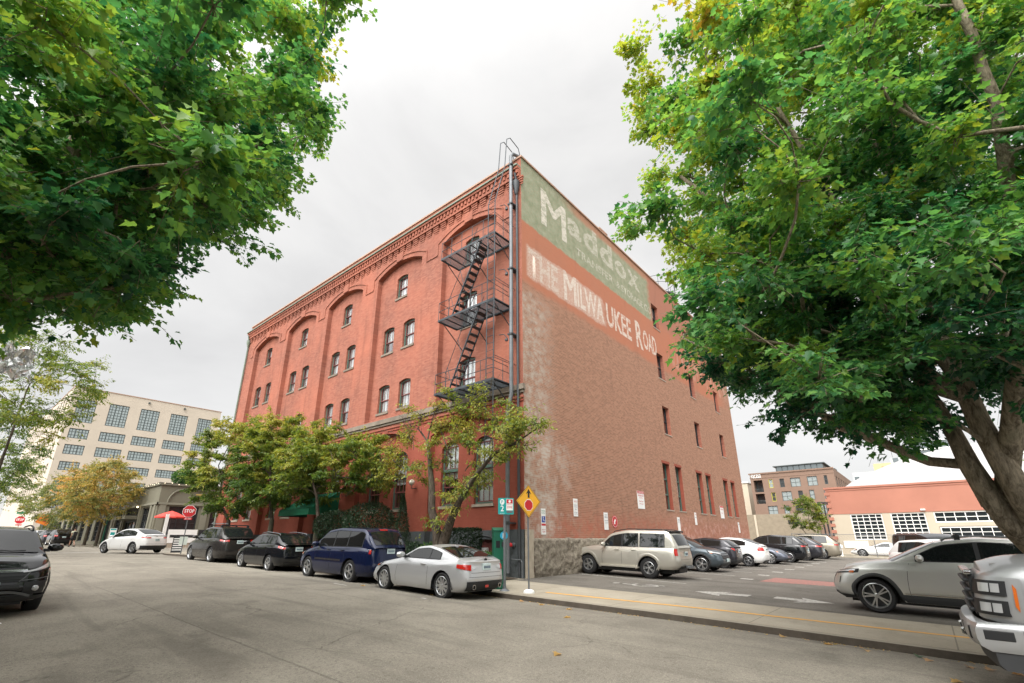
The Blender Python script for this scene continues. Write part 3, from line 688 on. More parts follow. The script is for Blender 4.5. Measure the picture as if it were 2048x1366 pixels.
# ---- lettering painted on the walls
def text_mesh(body, name, m, parent, orient, u0, u1, z0, z1, depth=.004, off=0.0, sp=1.0, extr=0.0):
    cu = bpy.data.curves.new('t', 'FONT'); cu.body = body; cu.offset = off; cu.extrude = extr; cu.space_character = sp; cu.resolution_u = 4
    to = bpy.data.objects.new('t', cu); COL.objects.link(to); bpy.context.view_layer.update()
    me = bpy.data.meshes.new_from_object(to); bpy.data.objects.remove(to)
    co = np.empty(len(me.vertices)*3); me.vertices.foreach_get('co', co); co = co.reshape(-1, 3)
    lo, hi = co.min(0), co.max(0)
    new = []
    for x, y, z in co:
        u = u0+(u1-u0)*(x-lo[0])/(hi[0]-lo[0]); v_ = z0+(z1-z0)*(y-lo[1])/(hi[1]-lo[1])
        new.append(orient(u, v_, -depth-z))
    me.vertices.foreach_set('co', np.array(new, dtype=float).ravel()); me.materials.clear(); me.materials.append(m); me.update()
    o = bpy.data.objects.new(name, me); return link(o, parent)
for body, m, u0, u1, z0, z1, off in (('M', 'ghost', 16.05, 18.20, 16.52, 18.68, 0), ('M', 'ghost', 16.17, 18.32, 16.52, 18.68, -1), ('a', 'ghost_faint', 18.45, 19.85, 17.30, 18.42, .035), ('d', 'ghost_faint', 20.1, 21.65, 17.30, 18.95, .035), ('d', 'ghost_faint', 21.95, 23.5, 17.30, 18.95, .035), ('o', 'ghost_faint', 23.8, 25.3, 17.30, 18.45, .035), ('x', 'ghost_faint', 25.5, 27.2, 17.33, 18.5, .035),
        ('TRANSFER', 'ghost_faint', 19.2, 23.4, 16.30, 16.80, .02), ('& STORAGE CO', 'ghost_faint', 23.8, 28.75, 16.28, 16.80, .02),
        ('THE', 'ghost_faint', 14.95, 17.35, 13.08, 14.52, .03), ('M', 'ghost', 17.85, 18.95, 13.05, 14.72, 0), ('M', 'ghost', 17.93, 19.03, 13.05, 14.72, -1), ('ILWA', 'ghost', 19.1, 21.9, 13.12, 14.55, .025), ('UKEE', 'ghost', 22.2, 25.3, 13.15, 14.6, .025),
        ('R', 'ghost', 25.95, 26.9, 13.05, 14.9, .03), ('OAD', 'ghost', 27.0, 29.05, 13.25, 14.62, .025)):
    text_mesh(body, 'painted_letter', M[m], bw, SP, u0, u1, z0, z1, off=max(0, off), depth=.006 if off < 0 else .004)
def seat(root, base):
    """put a root built at the origin at its base, keeping the parts where they are"""
    base = Vector(base); root.location = base
    for c in root.children: c.location = Vector(c.location) - base
seat(bw, (X0, Y0, Z0(X0)))
# ============================================================ FIRE ESCAPE, PIPES
fe = empty('fire_escape', (0, 0, 0), label='grey iron fire escape with three grated platforms zigzagging up the brick front', cat='fire escape')
pl_z = (7.77, 11.38, 14.72); yA, yB = 13.22, 14.42; xa, xb = -15.55, -12.05
for k, z in enumerate(pl_z):
    b = MB()
    for s in linspace(yA+.04, yB-.04, 15): b.box(xa, xb, s-.013, s+.013, z-.030, z)      # slatted floor
    for x in linspace(xa, xb, 8): b.box(x-.02, x+.02, yA, yB, z-.09, z-.046)
    for y in (yA-.02, yB): b.box(xa-.03, xb+.03, y, y+.02, z-.09, z+.01)
    for x in (xa-.03, xb): b.box(x, x+.02, yA+.01, yB, z-.09, z+.01)
    pf = b.build('platform', M['iron'], fe)
    b = MB()
    pts = [(xa, yB, 0), (xa, yA, 0), (xb, yA, 0), (xb, yB, 0)]
    for hz in (.45, .9): b.tube([(x, y, z+hz) for x, y, _ in pts], .016, 6)
    for x in linspace(xa, xb, 6): b.tube([(x, yA, z), (x, yA, z+.9)], .014, 6)
    for x in (xa, xb): b.tube([(x, (yA+yB)/2, z), (x, (yA+yB)/2, z+.9)], .014, 6)
    b.build('railing', M['iron'], pf)
    for x in (xa+.15, -13.8, xb-.1): b = MB(); b.tube([(x, yA+.1, z-.1), (x, Y0+.28, z-1.15)], .022, 6); b.build('bracket', M['iron'], pf)
for k in (0, 1):
    z0, z1 = pl_z[k], pl_z[k+1]; A = Vector((-14.75, 0, z0)); B = Vector((-12.95, 0, z1)); b = MB()
    for y in (13.32, 13.82):
        b.tube([(A.x, y, A.z), (B.x, y, B.z)], .035, 4)
    for i in range(1, 12):
        p = A.lerp(B, i/12); b.box(p.x-.11, p.x+.11, 13.33, 13.81, p.z-.012, p.z+.012)
    st = b.build('stair', M['iron'], fe)
    b = MB()
    for y in (13.30, 13.84):
        b.tube([(A.x-.25, y, A.z+.85), (B.x-.25, y, B.z+.75)], .014, 6)
        for i in (1, 5, 9): p = A.lerp(B, i/12); b.tube([(p.x, y, p.z), (p.x-.25, y, p.z+.8)], .012, 6)
    b.build('handrail', M['iron'], st)
b = MB()
yl = 13.10
for x in (-12.32, -11.92):
    b.tube([(x, yl, 3.6), (x, yl, 16.2), (x+.04, 13.72, 18.6), (x+.05, 13.85, 20.35), (x+.05, 14.1, 20.62), (x+.05, 14.75, 20.45), (x+.05, 14.95, 19.9), (x+.05, 14.95, 19.45)], .022, 6)
z = 3.8
while z < 16.2: b.tube([(-12.32, yl, z), (-11.92, yl, z)], .012, 5); z += .32
for i in range(8): t_ = i/8; b.tube([(-12.32+.04*t_, yl+.62*t_, 16.2+2.4*t_), (-11.92+.04*t_, yl+.62*t_, 16.2+2.4*t_)], .012, 5)
for z in (5.4, 8.7, 12.3, 15.6): b.tube([(-12.32, yl, z), (-12.32, Y0, z-.05)], .014, 5); b.tube([(-11.92, yl, z), (-11.92, Y0, z-.05)], .014, 5)
b.build('ladder', M['iron'], fe)
seat(fe, (-13.8, 14.0, 3.6))
sp_ = empty('standpipe', (0, 0, 0), label='thick grey standpipe running up beside the building corner to the roof edge', cat='pipe')
b = MB(); b.tube([(-12.02, 14.1, .45), (-12.02, 14.1, 6.55), (-11.82, 14.1, 7.25), (-11.82, 14.1, 19.45), (-11.8, 14.22, 19.66), (-11.72, 14.6, 19.72), (-11.72, 14.95, 19.6)], .085, 12); b.build('pipe', M['galv'], sp_, smooth=True, angle=50)
b = MB()
for z in (2.2, 5.2, 9.9, 13.1, 16.6, 18.9): b.box(-11.95 if z > 7 else -12.15, -11.69 if z > 7 else -11.89, 14.0, 14.46, z-.03, z+.03); b.lathe([(.10, z-.06), (.11, z), (.10, z+.06)], 12, Matrix.Translation((-11.82 if z > 7 else -12.02, 14.1, 0)))
b.build('pipe_clamp', M['darkpipe'], sp_)
for z in (9.7, 12.9, 16.4):
    b = MB(); b.tube([(-12.35, 13.9, z+.25), (-12.1, 13.95, z+.22), (-11.95, 14.02, z)], .02, 6); b.lathe([(0, 0), (.07, .01), (.07, .1), (0, .12)], 10, Matrix.Translation((-12.0, 14.0, z-.1))); b.build('valve', M['darkpipe'], sp_)
seat(sp_, (-12.02, 14.1, .28))
ds = empty('downspout', (0, 0, 0), label='black downspout with a rain hopper between the standpipe and the building corner', cat='downspout')
b = MB(); b.tube([(-11.66, 14.34, .3), (-11.66, 14.34, 17.3)], .055, 10); b.tube([(-11.66, 14.34, 17.9), (-11.66, 14.20, 18.4)], .06, 10); b.build('pipe', M['darkpipe'], ds, smooth=True, angle=50)
b = MB(); b.lathe([(.06, 17.2), (.10, 17.35), (.16, 17.75), (.17, 17.95), (.10, 17.97)], 12, Matrix.Translation((-11.66, 14.30, 0))); b.build('hopper', M['darkpipe'], ds, smooth=True, angle=40)
seat(ds, (-11.66, 14.34, .28))
ds2 = empty('downspout', (0, 0, 0), label='green downspout at the far left corner of the brick front', cat='downspout')
b = MB(); b.tube([(-41.9, 14.36, .9), (-41.9, 14.36, 18.0), (-41.8, 14.2, 18.5)], .06, 10); b.build('pipe', M['cornice'], ds2, smooth=True, angle=50)
b = MB(); b.lathe([(.06, 17.5), (.16, 17.9), (.17, 18.1)], 12, Matrix.Translation((-41.9, 14.34, 0))); b.build('hopper', M['cornice'], ds2); seat(ds2, (-41.9, 14.36, .9))
al = empty('fire_connection', (-11.95, 14.38, 1.42), label='red capped hose connection on the dark plinth by the corner pipes', cat='hose connection')
b = MB(); b.lathe([(0, 0), (.09, 0), (.09, .04), (.05, .05), (.05, .16)], 12, Matrix.Rotation(R(90), 4, 'X')); b.build('flange', M['galv'], al)
b = MB(); b.lathe([(0, .16), (.075, .16), (.08, .2), (.05, .24), (0, .25)], 12, Matrix.Rotation(R(90), 4, 'X')); b.build('cap', M['signred'], al, smooth=True)
b = MB(); b.tube([(-11.45, 14.24, .3), (-11.45, 14.24, .82), (-11.50, 14.24, .90), (-11.95, 14.24, .92)], .022, 8)
tag(b.build('conduit', M['galv']), 'thin grey conduit bending round the foot of the dark plinth', 'conduit')
for (gx, bay) in ((-17.95, 0), (-23.9, 0)):
    g = empty('globe_lamp', (gx, Y0, 4.15), label='round globe wall lamp on the brick pier ' + ('nearer the cherry tree' if gx > -20 else 'beside the green awning'), cat='wall lamp', group='globe lamps on the brick front')
    b = MB(); b.tube([(0, 0, -.25), (0, -.28, -.28), (0, -.30, -.1)], .02, 6); b.build('bracket', M['darkpipe'], g)
    b = MB(); b.lathe([(.001, -.14), (.08, -.11), (.13, -.04), (.14, .02), (.11, .1), (.001, .14)], 16, Matrix.Translation((0, -.30, 0))); b.build('globe', simple('frosted_globe', (.62, .58, .50), .25, var=0), g, smooth=True)
# railing of the roof tank platform, small roof box
rt = empty('roof_platform', (0, 0, 0), label='circular railed tank platform standing on the warehouse roof', cat='platform')
ctr = Vector((-13.55, 35.6, 0)); b = MB()
for hz, r_ in ((21.9, 1.55), (22.5, 1.55)): b.tube([(ctr.x+r_*math.cos(R(k*12)), ctr.y+r_*math.sin(R(k*12)), hz) for k in range(31)], .022, 5)
for k in range(12): a = R(k*30); b.tube([(ctr.x+1.55*math.cos(a), ctr.y+1.55*math.sin(a), 21.0), (ctr.x+1.55*math.cos(a), ctr.y+1.55*math.sin(a), 22.5)], .018, 5)
b.build('railing', M['darkpipe'], rt)
b = MB(); b.lathe([(0, 20.88), (1.62, 20.88), (1.62, 21.0), (0, 21.0)], 24, Matrix.Translation(ctr)); b.build('deck', M['darkpipe'], rt)
b = MB()
for k in range(4): a = R(45+k*90); b.tube([(ctr.x+1.3*math.cos(a), ctr.y+1.3*math.sin(a), 18.6), (ctr.x+1.3*math.cos(a), ctr.y+1.3*math.sin(a), 20.88)], .06, 6)
b.build('leg', M['darkpipe'], rt); seat(rt, (ctr.x, ctr.y, 18.6))
ch = empty('chimney', (0, 0, 0), label='low brick chimney just above the parapet over the painted sign', cat='chimney')
b = MB(); b.box(-12.6, -11.75, 22.6, 23.5, 18.6, 20.0); b.build('stack', M['brick'], ch); b = MB(); b.box(-12.66, -11.69, 22.54, 23.56, 20.0, 20.1); b.build('cap', M['coping'], ch); seat(ch, (-12.1, 23, 18.6))

# ============================================================ OTHER BUILDINGS
def grid_window(parent, P_, ua, ub, za, zb, nu, nz, mf, mg, bar=.05, heavy=(), d=.12, fd=.10, name='window'):
    f = MB(); o = (ua, ub, za, zb, 0); frame_ring(f, P_, o, bar*1.6, d-.02, d+fd*.6)
    for i in range(1, nu): u = ua+(ub-ua)*i/nu; wd = bar*(2 if i in heavy else 1)/2; pbox(f, P_, u-wd, u+wd, za+.02, zb-.02, d, d+fd*.5)
    for j in range(1, nz): z = za+(zb-za)*j/nz; pbox(f, P_, ua+.02, ub-.02, z-bar/2, z+bar/2, d+.01, d+fd*.5-.01)
    fr = f.build(name, mf, parent); g_ = MB(); g_.quad(*[P_(u, z, d+fd*.55) for u, z in ((ua, za), (ub, za), (ub, zb), (ua, zb))]); g_.build('pane', mg, fr); return fr
# --- far beige building
M['beige'] = simple('beige_render', (.51, .445, .365), .85, var=.05, scale=.3)
M['sash_grey'] = simple('dark_sash', (.06, .075, .075), .5, var=0)
M['pale_glass'] = NT('pale_glazing').fin((.36, .42, .42), .08, .3, .9)
bx = -141.0; bb = empty('beige_office_building', (0, 0, 0), label='large beige office block with steel grid windows behind the corner restaurant', cat='building')
PX_ = lambda u, z, d: (bx-d, u, z); PY_ = lambda u, z, d: (u, 14.46+d, z)
cols = [(15.6, 19.0), (21.35, 25.05), (27.35, 31.2), (33.6, 37.35), (39.75, 43.0)]
opsx = [(a, c, 26.97, 32.23, 0) for a, c in cols]
for r0, r1 in ((23.25, 25.45), (19.7, 21.85), (16.2, 18.12), (12.35, 14.58), (8.2, 10.6), (3.5, 6.8)): opsx += [(a-.4, c+.6, r0, r1, 0) if a > 16 else (a, c, r0, r1, 0) for a, c in cols]
b = MB(); wall(b, PX_, 14.46, 44.8, 1.0, 34.8, opsx)
for o in opsx: reveal(b, PX_, o, .25)
opsy = []
for i in range(16):
    u = -146.0-4.1*i; opsy += [(u-2.2, u, 28.4, 33.6, 0)]
    for r0, r1 in ((23.6, 26.2), (19.6, 22.2), (15.6, 18.0), (11.4, 14)): opsy.append((u-2.6, u+.2, r0, r1, 0))
b.mat(None) if False else None
wall(b, PY_, -214, bx, 1.0, 34.8, opsy)
for o in opsy: reveal(b, PY_, o, .4)
b.quad((-214, 14.46, 34.8), (bx, 14.46, 34.8), (bx, 44.8, 34.8), (-214, 44.8, 34.8)); b.quad((bx, 44.8, 1), (-214, 44.8, 1), (-214, 44.8, 34.8), (bx, 44.8, 34.8))
b.build('wall', M['beige'], bb, recalc=False)
for o in opsx: tall = o[2] > 26; w_ = o[1]-o[0]; grid_window(bb, PX_, o[0], o[1], o[2], o[3], 6 if w_ < 3.9 else (6 if tall else 8), 8 if tall else 3, M['sash_grey'], M['pale_glass'], bar=.09, heavy=(2, 4) if w_ < 3.9 or tall else (2, 6), d=.15)
for o in opsy: grid_window(bb, PY_, o[0], o[1], o[2], o[3], 2, 2, M['sash_grey'], M['sash_grey'] if o[2] > 26 else M['curtain'], bar=.1, d=.3)
b = MB(); b.box(-214, bx+.12, 14.36, 44.9, 34.8, 34.95); b.build('coping', M['coping'], bb)
for y, z in ((28.6, 33.9), (36.2, 34.0)): b = MB(); b.box(bx+.01, bx+.4, y-.2, y+.2, z-.2, z+.15); b.build('floodlight', M['sash_grey'], bb)
seat(bb, (bx, 14.46, 1.5))
# --- corner restaurant
M['taupe'] = simple('taupe_render', (.155, .145, .105), .8, var=.08, scale=.5)
M['taupe2'] = simple('taupe_trim', (.20, .19, .145), .7, var=.05)
M['gold'] = simple('gold_lettering', (.42, .31, .10), .5, var=0)
M['bulb'] = emit('warm_bulb', (1, .75, .4), 6)
rx = -58.0; zr = Z0(rx); rb = empty('corner_restaurant', (0, 0, 0), label='low taupe corner restaurant with large black grid windows and string lights on its roof edge', cat='building')
RX = lambda u, z, d: (rx-d, u, z); RY = lambda u, z, d: (u, 14.46+d, z); top = 7.05
ox = [(15.5, 18.15, 1.7, 4.9, 0), (19.3, 22.0, 1.7, 4.9, 0), (23.4, 26.6, 1.7, 4.9, 0), (28, 31.2, 1.7, 4.9, 0), (33, 36.2, 1.7, 4.9, 0)]
oy = [(-62.9, -60.2, 1.5, 4.9, 0), (-69.4, -64.2, 1.15, 3.75, 0), (-69.2, -64.4, 4.15, 4.95, 0), (-73.4, -70.6, 1.5, 4.8, 0), (-78.5, -75.5, 1.2, 4.6, .5)] + [(-83.5-4.6*i, -80.5-4.6*i, 1.6, 4.6, 0) for i in range(9)]
b = MB(); wall(b, RX, 14.46, 46, .6, top, ox); wall(b, RY, -122, rx, .6, top, oy)
for o in ox: reveal(b, RX, o, .25)
for o in oy: reveal(b, RY, o, .3)
b.quad((rx, 14.46, top-.5), (rx, 46, top-.5), (-122, 46, top-.5), (-122, 14.46, top-.5)); b.build('wall', M['taupe'], rb, recalc=False)
for o in ox: grid_window(rb, RX, o[0], o[1], o[2], o[3], 3, 6, M['black'], M['dglass'], bar=.06, d=.12)
for k, o in enumerate(oy):
    if o[4] > 0 or k == 1: grid_window(rb, RY, o[0], o[1], o[2], o[3], 4, 1, M['black'], M['dglass'], bar=.12, d=.2, name='door')
    else: grid_window(rb, RY, o[0], o[1], o[2], o[3], 4, 5, M['black'], M['dglass'], bar=.06, d=.15)
b = MB()
for y in (14.9, 18.7, 22.6, 27.3, 32.1): pbox(b, RX, y-.28, y+.28, .6, 5.2, -.10, .0)
for x in (-58.6, -59.8, -63.5, -70.0, -74.3, -79.5): pbox(b, RY, x-.25, x+.25, .6, 5.1, -.10, .0)
pbox(b, RX, 14.3, 46, 5.05, 5.25, -.14, .0); pbox(b, RY, -122, rx+.14, 5.05, 5.25, -.14, .0); pbox(b, RX, 14.2, 46, top-.1, top+.12, -.16, .3); pbox(b, RY, -122, rx, top-.1, top+.12, -.16, .3)
b.tube([(rx+.1, 15.2, 5.25)] + [(rx+.1, 15.2+1.2*(1-math.cos(R(a))), 5.25+1.35*math.sin(R(a))) for a in range(10, 91, 20)] + [(rx+.1, 30, 6.6)], .06, 5)
pbox(b, RY, -69.6, -64.0, 3.78, 4.12, -1.1, .0); b.build('trim', M['taupe2'], rb)
text_mesh('THE STAR', 'sign_lettering', M['gold'], rb, RX, 17.6, 23.0, 5.5, 6.25, depth=.03, off=.02, extr=.01)
text_mesh('BAR', 'sign_lettering', M['gold'], rb, lambda u, z, d: RY(-u, z, d), 61.4, 62.9, 5.45, 6.3, depth=.03, off=.02, extr=.01) if False else None
text_mesh('THE STAR', 'sign_lettering', M['gold'], rb, lambda u, z, d: (u, 14.46-1.1+d, z), -67.6, -65.4, 3.83, 4.05, depth=.03, extr=.01)
b = MB()
for i in range(26): b.lathe([(.001, -.05), (.05, 0), (.001, .05)], 6, Matrix.Translation((rx+.22, 14.6+.62*i, top+.05+.06*math.sin(i*2.1))))
for i in range(48): b.lathe([(.001, -.05), (.05, 0), (.001, .05)], 6, Matrix.Translation((rx-.5-.65*i, 14.22, top+.05+.06*math.sin(i*2.1))))
b.build('string_lights', emit('small_bulb', (1, .85, .6), 1.6), rb)
b = MB(); b.tube([(rx+.2, 14.2, top+.1), (rx+.2, 40, top+.1)], .02, 4); b.tube([(rx+.2, 14.2, top+.1), (-92, 14.2, top+.1)], .02, 4); b.build('light_cable', M['black'], rb)
for y, z, mm in ((16.0, 4.2, 'bulb'), (17.4, 4.35, 'bulb'), (16.4, 2.5, 'neon'), (16.6, 1.95, 'bulb'), (20.2, 4.3, 'bulb')):
    if mm == 'neon':
        b = MB(); b.box(rx-.3, rx-.22, y-.5, y+.4, z-.1, z+.1); b.build('neon_sign', emit('red_neon', (1, .05, .04), 2.5), rb)
    else: b = MB(); b.lathe([(.001, -.08), (.08, 0), (.001, .08)], 8, Matrix.Translation((rx-.1, y, z))); b.build('pendant_lamp', M['bulb'], rb)
b = MB(); b.lathe([(.001, -.1), (.12, 0), (.001, .1)], 8, Matrix.Translation((-63.5, 14.1, 5.0))); b.build('wall_lamp', M['bulb'], rb)
seat(rb, (rx, 14.46, zr))
tp = empty('roof_tent', (0, 0, 0), label='white tent peak rising above the restaurant roof edge', cat='tent')
b = MB(); apex = (-64, 24, 10.2); c4 = [(-61, 20, 7.4), (-61, 29, 7.4), (-68, 29, 7.4), (-68, 20, 7.4)]
for i in range(4): b.quad(c4[i], c4[(i+1) % 4], apex)
b.build('canopy', M['white'], tp); b = MB()
for c in c4: b.tube([c, (c[0], c[1], 6.5)], .06, 6)
b.build('pole', M['darkpipe'], tp); seat(tp, (-64.5, 24.5, 6.55))
# --- unseen brick row added behind the viewpoint: darkens car reflections, blocks low sky
nb = empty('added_brick_row', (0, 0, 0), label='long dark brick building added unseen behind the viewpoint to darken car reflections', cat='building')
NP = lambda u, z, d: (u, -5.3-d, z); on = [(-66+5.2*i, -63+5.2*i, z0, z1, 0) for i in range(18) for z0, z1 in ((1.6, 4.0), (5.6, 7.6))]
b = MB(); wall(b, NP, -70, 27, -1, 9.3, on); [reveal(b, NP, o, .3) for o in on]; b.quad((-70, -5.3, 9.3), (27, -5.3, 9.3), (27, -22, 9.3), (-70, -22, 9.3)); b.quad((-70, -5.3, 0), (-70, -22, 0), (-70, -22, 9.3), (-70, -5.3, 9.3)); b.quad((27, -5.3, -1), (27, -22, -1), (27, -22, 9.3), (27, -5.3, 9.3)); b.build('wall', simple('dark_row_brick', (.10, .055, .042), .9), nb, recalc=False)
for o in on: grid_window(nb, NP, *o[:4], 3, 2, M['sash_grey'], M['dglass'], bar=.08, d=.2)
seat(nb, (-20, -5.3, .3))
# --- right side: low garage with round roof
M['terracotta'] = simple('terracotta_render', (.38, .165, .115), .85, var=.08, scale=.4)
M['cream'] = simple('cream_render', (.46, .40, .31), .85, var=.06, scale=.4)
M['membrane'] = simple('white_roof_membrane', (.52, .52, .52), .6, var=.02)
gy = 60.0; GP = lambda u, z, d: (u, gy+d, z); gb = empty('garage_building', (0, 0, 0), label='low cream and terracotta garage with white grid windows and a rounded white roof', cat='building')
og = [(-5.6, -3.0, 1.5, 3.95, 0), (-2.35, .25, 1.45, 3.95, 0), (.85, 5.2, 3.0, 3.95, 0), (1.0, 5.2, .0, 2.65, 0), (6.6, 11, 1.4, 3.9, 0)]
b = MB(); wall(b, GP, -7.25, 34, -1.2, 3.98, og); [reveal(b, GP, o, .2) for o in og]; b.quad((-7.25, gy, -.5), (-7.25, gy+40, -.5), (-7.25, gy+40, 3.98), (-7.25, gy, 3.98)); b.build('wall', M['cream'], gb, recalc=False)
b = MB(); b.box(-7.28, 34, gy-.03, gy+.3, 3.985, 6.5); b.box(-7.28, -7.0, gy+.3, gy+40, 3.985, 6.5); b.build('parapet', M['terracotta'], gb)
b = MB(); b.box(-7.4, 34, gy-.12, gy+.35, 6.5, 6.68); b.box(-7.3, 34, gy-.07, gy, 6.3, 6.42)
for k in range(10): b.box(-7.42, -7.0, gy-.1, gy+.2, .3+.62*k, .6+.62*k)
b.build('cornice', M['terracotta'], gb)
for o, nu, nz_ in zip(og, (5, 5, 6, 6, 5), (7, 7, 2, 3, 6)):
    if nz_ == 3:
        b = MB(); b.box(o[0], o[1], gy+.1, gy+.15, .0, 2.65); dr = b.build('garage_door', M['cream'], gb); grid_window(dr, GP, o[0]+.05, o[1]-.05, 1.7, 2.6, 6, 2, M['white'], M['dglass'], bar=.05, d=.02, fd=.06)
    else: grid_window(gb, GP, *o[:4], nu, nz_, M['white'], M['dglass'], bar=.06, d=.08)
b = MB(); rows_ = []
for k in range(17): a = k/16; x = -6.8+26*a; rows_.append([(x, y, 6.2+4.1*math.sin(math.pi*a)**.8) for y in (gy+3, gy+36)])
b.grid(rows_); b.add([r_[0] for r_ in rows_] + [(19.2, gy+3, 5), (-6.8, gy+3, 5)], [list(range(19))]); b.build('rounded_roof', M['membrane'], gb)
b = MB(); b.box(.0, .35, gy-.25, gy, 4.12, 4.25); b.build('wall_lamp', M['white'], gb); seat(gb, (-7.25, gy, Z0(0)))
b = MB(); b.box(-6.6, -4.6, gy-.06, gy-.01, 1.05-.3, 1.4); tag(b.build('blank_sign', M['white']), 'blank white panel low on the cream garage wall', 'sign')
# --- brick office block and concrete wall
M['brownbrick'] = simple('brown_brick', (.20, .13, .095), .85, var=.08, scale=.5)
M['conc_wall'] = simple('rough_concrete_wall', (.24, .20, .145), .9, var=.12, scale=2, bs=.3, bscale=6)
vy = 100.0; VP = lambda u, z, d: (u, vy+d, z); vb = empty('brown_office_building', (0, 0, 0), label='brown brick office block with a white roof level company name and corner balconies', cat='building')
ov = [(-18.95, -18.2, 10.65, 12.2, 0), (-17.2, -15.6, 10.6, 12.2, 0), (-14.5, -12.95, 10.6, 12.25, 0), (-11.9, -11.4, 10.7, 12.25, 0), (-20.8, -20.1, 10.65, 12.2, 0), (-18.95, -17.35, 8.2, 9.87, 0), (-16.3, -15.55, 8.2, 9.87, 0), (-14.55, -13.8, 8.2, 9.87, 0), (-12.3, -11.5, 8.2, 9.8, 0), (-20.7, -20.0, 8.2, 9.8, 0), (-21.65, -20.05, 5.8, 7.4, 0), (-19.0, -18.15, 5.8, 7.35, 0), (-17.15, -15.5, 5.8, 7.45, 0), (-14.3, -12.4, 5.8, 7.4, 0)]
bal = [(-23.4, -21.85, 10.0, 12.2, 0), (-23.4, -21.85, 7.85, 9.7, 0)]
b = MB(); wall(b, VP, -23.9, -10.3, 1, 13.45, ov+bal); [reveal(b, VP, o, .2) for o in ov]; [reveal(b, VP, o, 1.6) for o in bal]
VS = lambda u, z, d: (-10.3-d, u, z); ovs = [(102+3.2*i, 103.6+3.2*i, z0, z1, 0) for i in range(9) for z0, z1 in ((10.6, 12.2), (8.2, 9.8), (5.8, 7.4))]
wall(b, VS, vy, 132, 1, 13.45, ovs); [reveal(b, VS, o, .2) for o in ovs]; b.quad((-23.9, vy, 13.3), (-10.3, vy, 13.3), (-10.3, 132, 13.3), (-23.9, 132, 13.3)); b.quad((-23.9, vy, 1), (-23.9, 132, 1), (-23.9, 132, 13.45), (-23.9, vy, 13.45)); b.build('wall', M['brownbrick'], vb, recalc=False)
ylw = simple('yellow_frame', (.45, .42, .05), .5, var=0)
for k, o in enumerate(ov): grid_window(vb, VP, *o[:4], 2 if o[1]-o[0] > 1.2 else 1, 2, ylw if k in (4, 9) else M['sash_grey'], M['pale_glass'] if k % 3 else M['glaze'], bar=.05, d=.12)
for o in ovs: grid_window(vb, VS, *o[:4], 2, 2, M['sash_grey'], M['glaze'], bar=.05, d=.12)
for o in bal:
    b = MB(); b.quad(*[VP(u, z, 1.55) for u, z in ((o[0], o[2]), (o[1], o[2]), (o[1], o[3]), (o[0], o[3]))]); q = b.build('balcony_glazing', M['glaze'], vb)
    b = MB(); b.tube([VP(o[0], o[2]+.55, .05), VP(o[1], o[2]+.55, .05)], .03, 5); [b.tube([VP(o[0]+.15*i, o[2], .05), VP(o[0]+.15*i, o[2]+.55, .05)], .01, 4) for i in range(11)]; b.build('railing', M['sash_grey'], vb)
b = MB(); b.box(-24.1, -10.2, vy-.15, vy, 13.3, 13.55); b.box(-24.0, -10.2, vy-.05, vy, 12.55, 12.65); b.build('cornice', M['brownbrick'], vb)
b = MB(); b.box(-20.0, -12.2, vy+4, vy+16, 13.4, 14.9); b.box(-20.4, -11.8, vy+3.6, vy+16.4, 14.9, 15.05); b.box(-11.8, -10.9, vy+9, vy+12, 13.4, 14.4); b.build('penthouse', M['sash_grey'], vb)
b = MB(); [b.box(-19.8+.97*i, -18.95+.97*i, vy+3.9, vy+4, 13.8, 14.8) for i in range(8)]; b.build('window', M['glaze'], vb)
text_mesh('vacasa', 'sign_lettering', M['white'], vb, VP, -23.75, -21.95, 12.62, 13.28, depth=.1, off=0, extr=.02, sp=1.1)
seat(vb, (-17, vy, .1))
b = MB(); b.box(-27, -12.1, 86.0, 87, -.5, 5.35); cw = b.build('concrete_wall', M['conc_wall']); tag(cw, 'long rough concrete wall beyond the parking lot under the brown office block', 'wall')
b = MB(); b.box(-20.9, -20.6, 85.9, 85.99, -.4, 5.3); b.build('pilaster', M['cream'], cw)
b = MB(); b.box(-16.1, -14.7, 85.94, 85.99, 3.75, 4.4); b.build('vent', M['inside'], cw)
wb = empty('white_apartment_block', (0, 0, 0), label='white flats with small green windows seen between the warehouse and the brown office block', cat='building')
b = MB(); b.box(-40, -27.5, 112, 125, 0, 13.1); b.build('wall', M['cream'], wb); b = MB(); b.box(-40.2, -27.3, 111.8, 125.2, 13.1, 13.3); b.build('coping', M['white'], wb)
for i in range(5):
    for z in (6.6, 8.8, 11.0): b = MB(); b.box(-29.9-2.1*i, -28.6-2.1*i, 111.93, 111.99, z, z+1.0); f_ = b.build('window', M['sash_grey'], wb); b = MB(); b.box(-29.8-2.1*i, -28.7-2.1*i, 111.9, 111.925, z+.1, z+.9); b.build('pane', M['glaze'], f_)
seat(wb, (-34, 112, 0))
tw = empty('apartment_tower', (0, 0, 0), label='distant glass and panel apartment tower rising behind the rounded white roof', cat='building')
b = MB(); b.box(-11.5, -6.8, 150, 170, -1, 17.6); b.box(-3.2, 2.5, 151, 170, -1, 20.6); b.build('wall', simple('pale_tower_panel', (.50, .52, .52), .6, var=.05), tw)
b = MB(); b.box(-6.8, -3.2, 149.5, 170, -1, 19.4); b.build('panel', simple('ochre_panel', (.52, .40, .22), .7, var=.05), tw)
b = MB(); b.box(-5.2, -3.4, 149.4, 149.5, 10, 18.6); b.box(10, 18, 150, 170, -1, 21); b.build('panel', simple('rust_panel', (.42, .20, .12), .7, var=.05), tw)
b = MB(); b.box(2.5, 10, 152, 170, -1, 24); b.build('glass_bay', M['glaze'], tw)
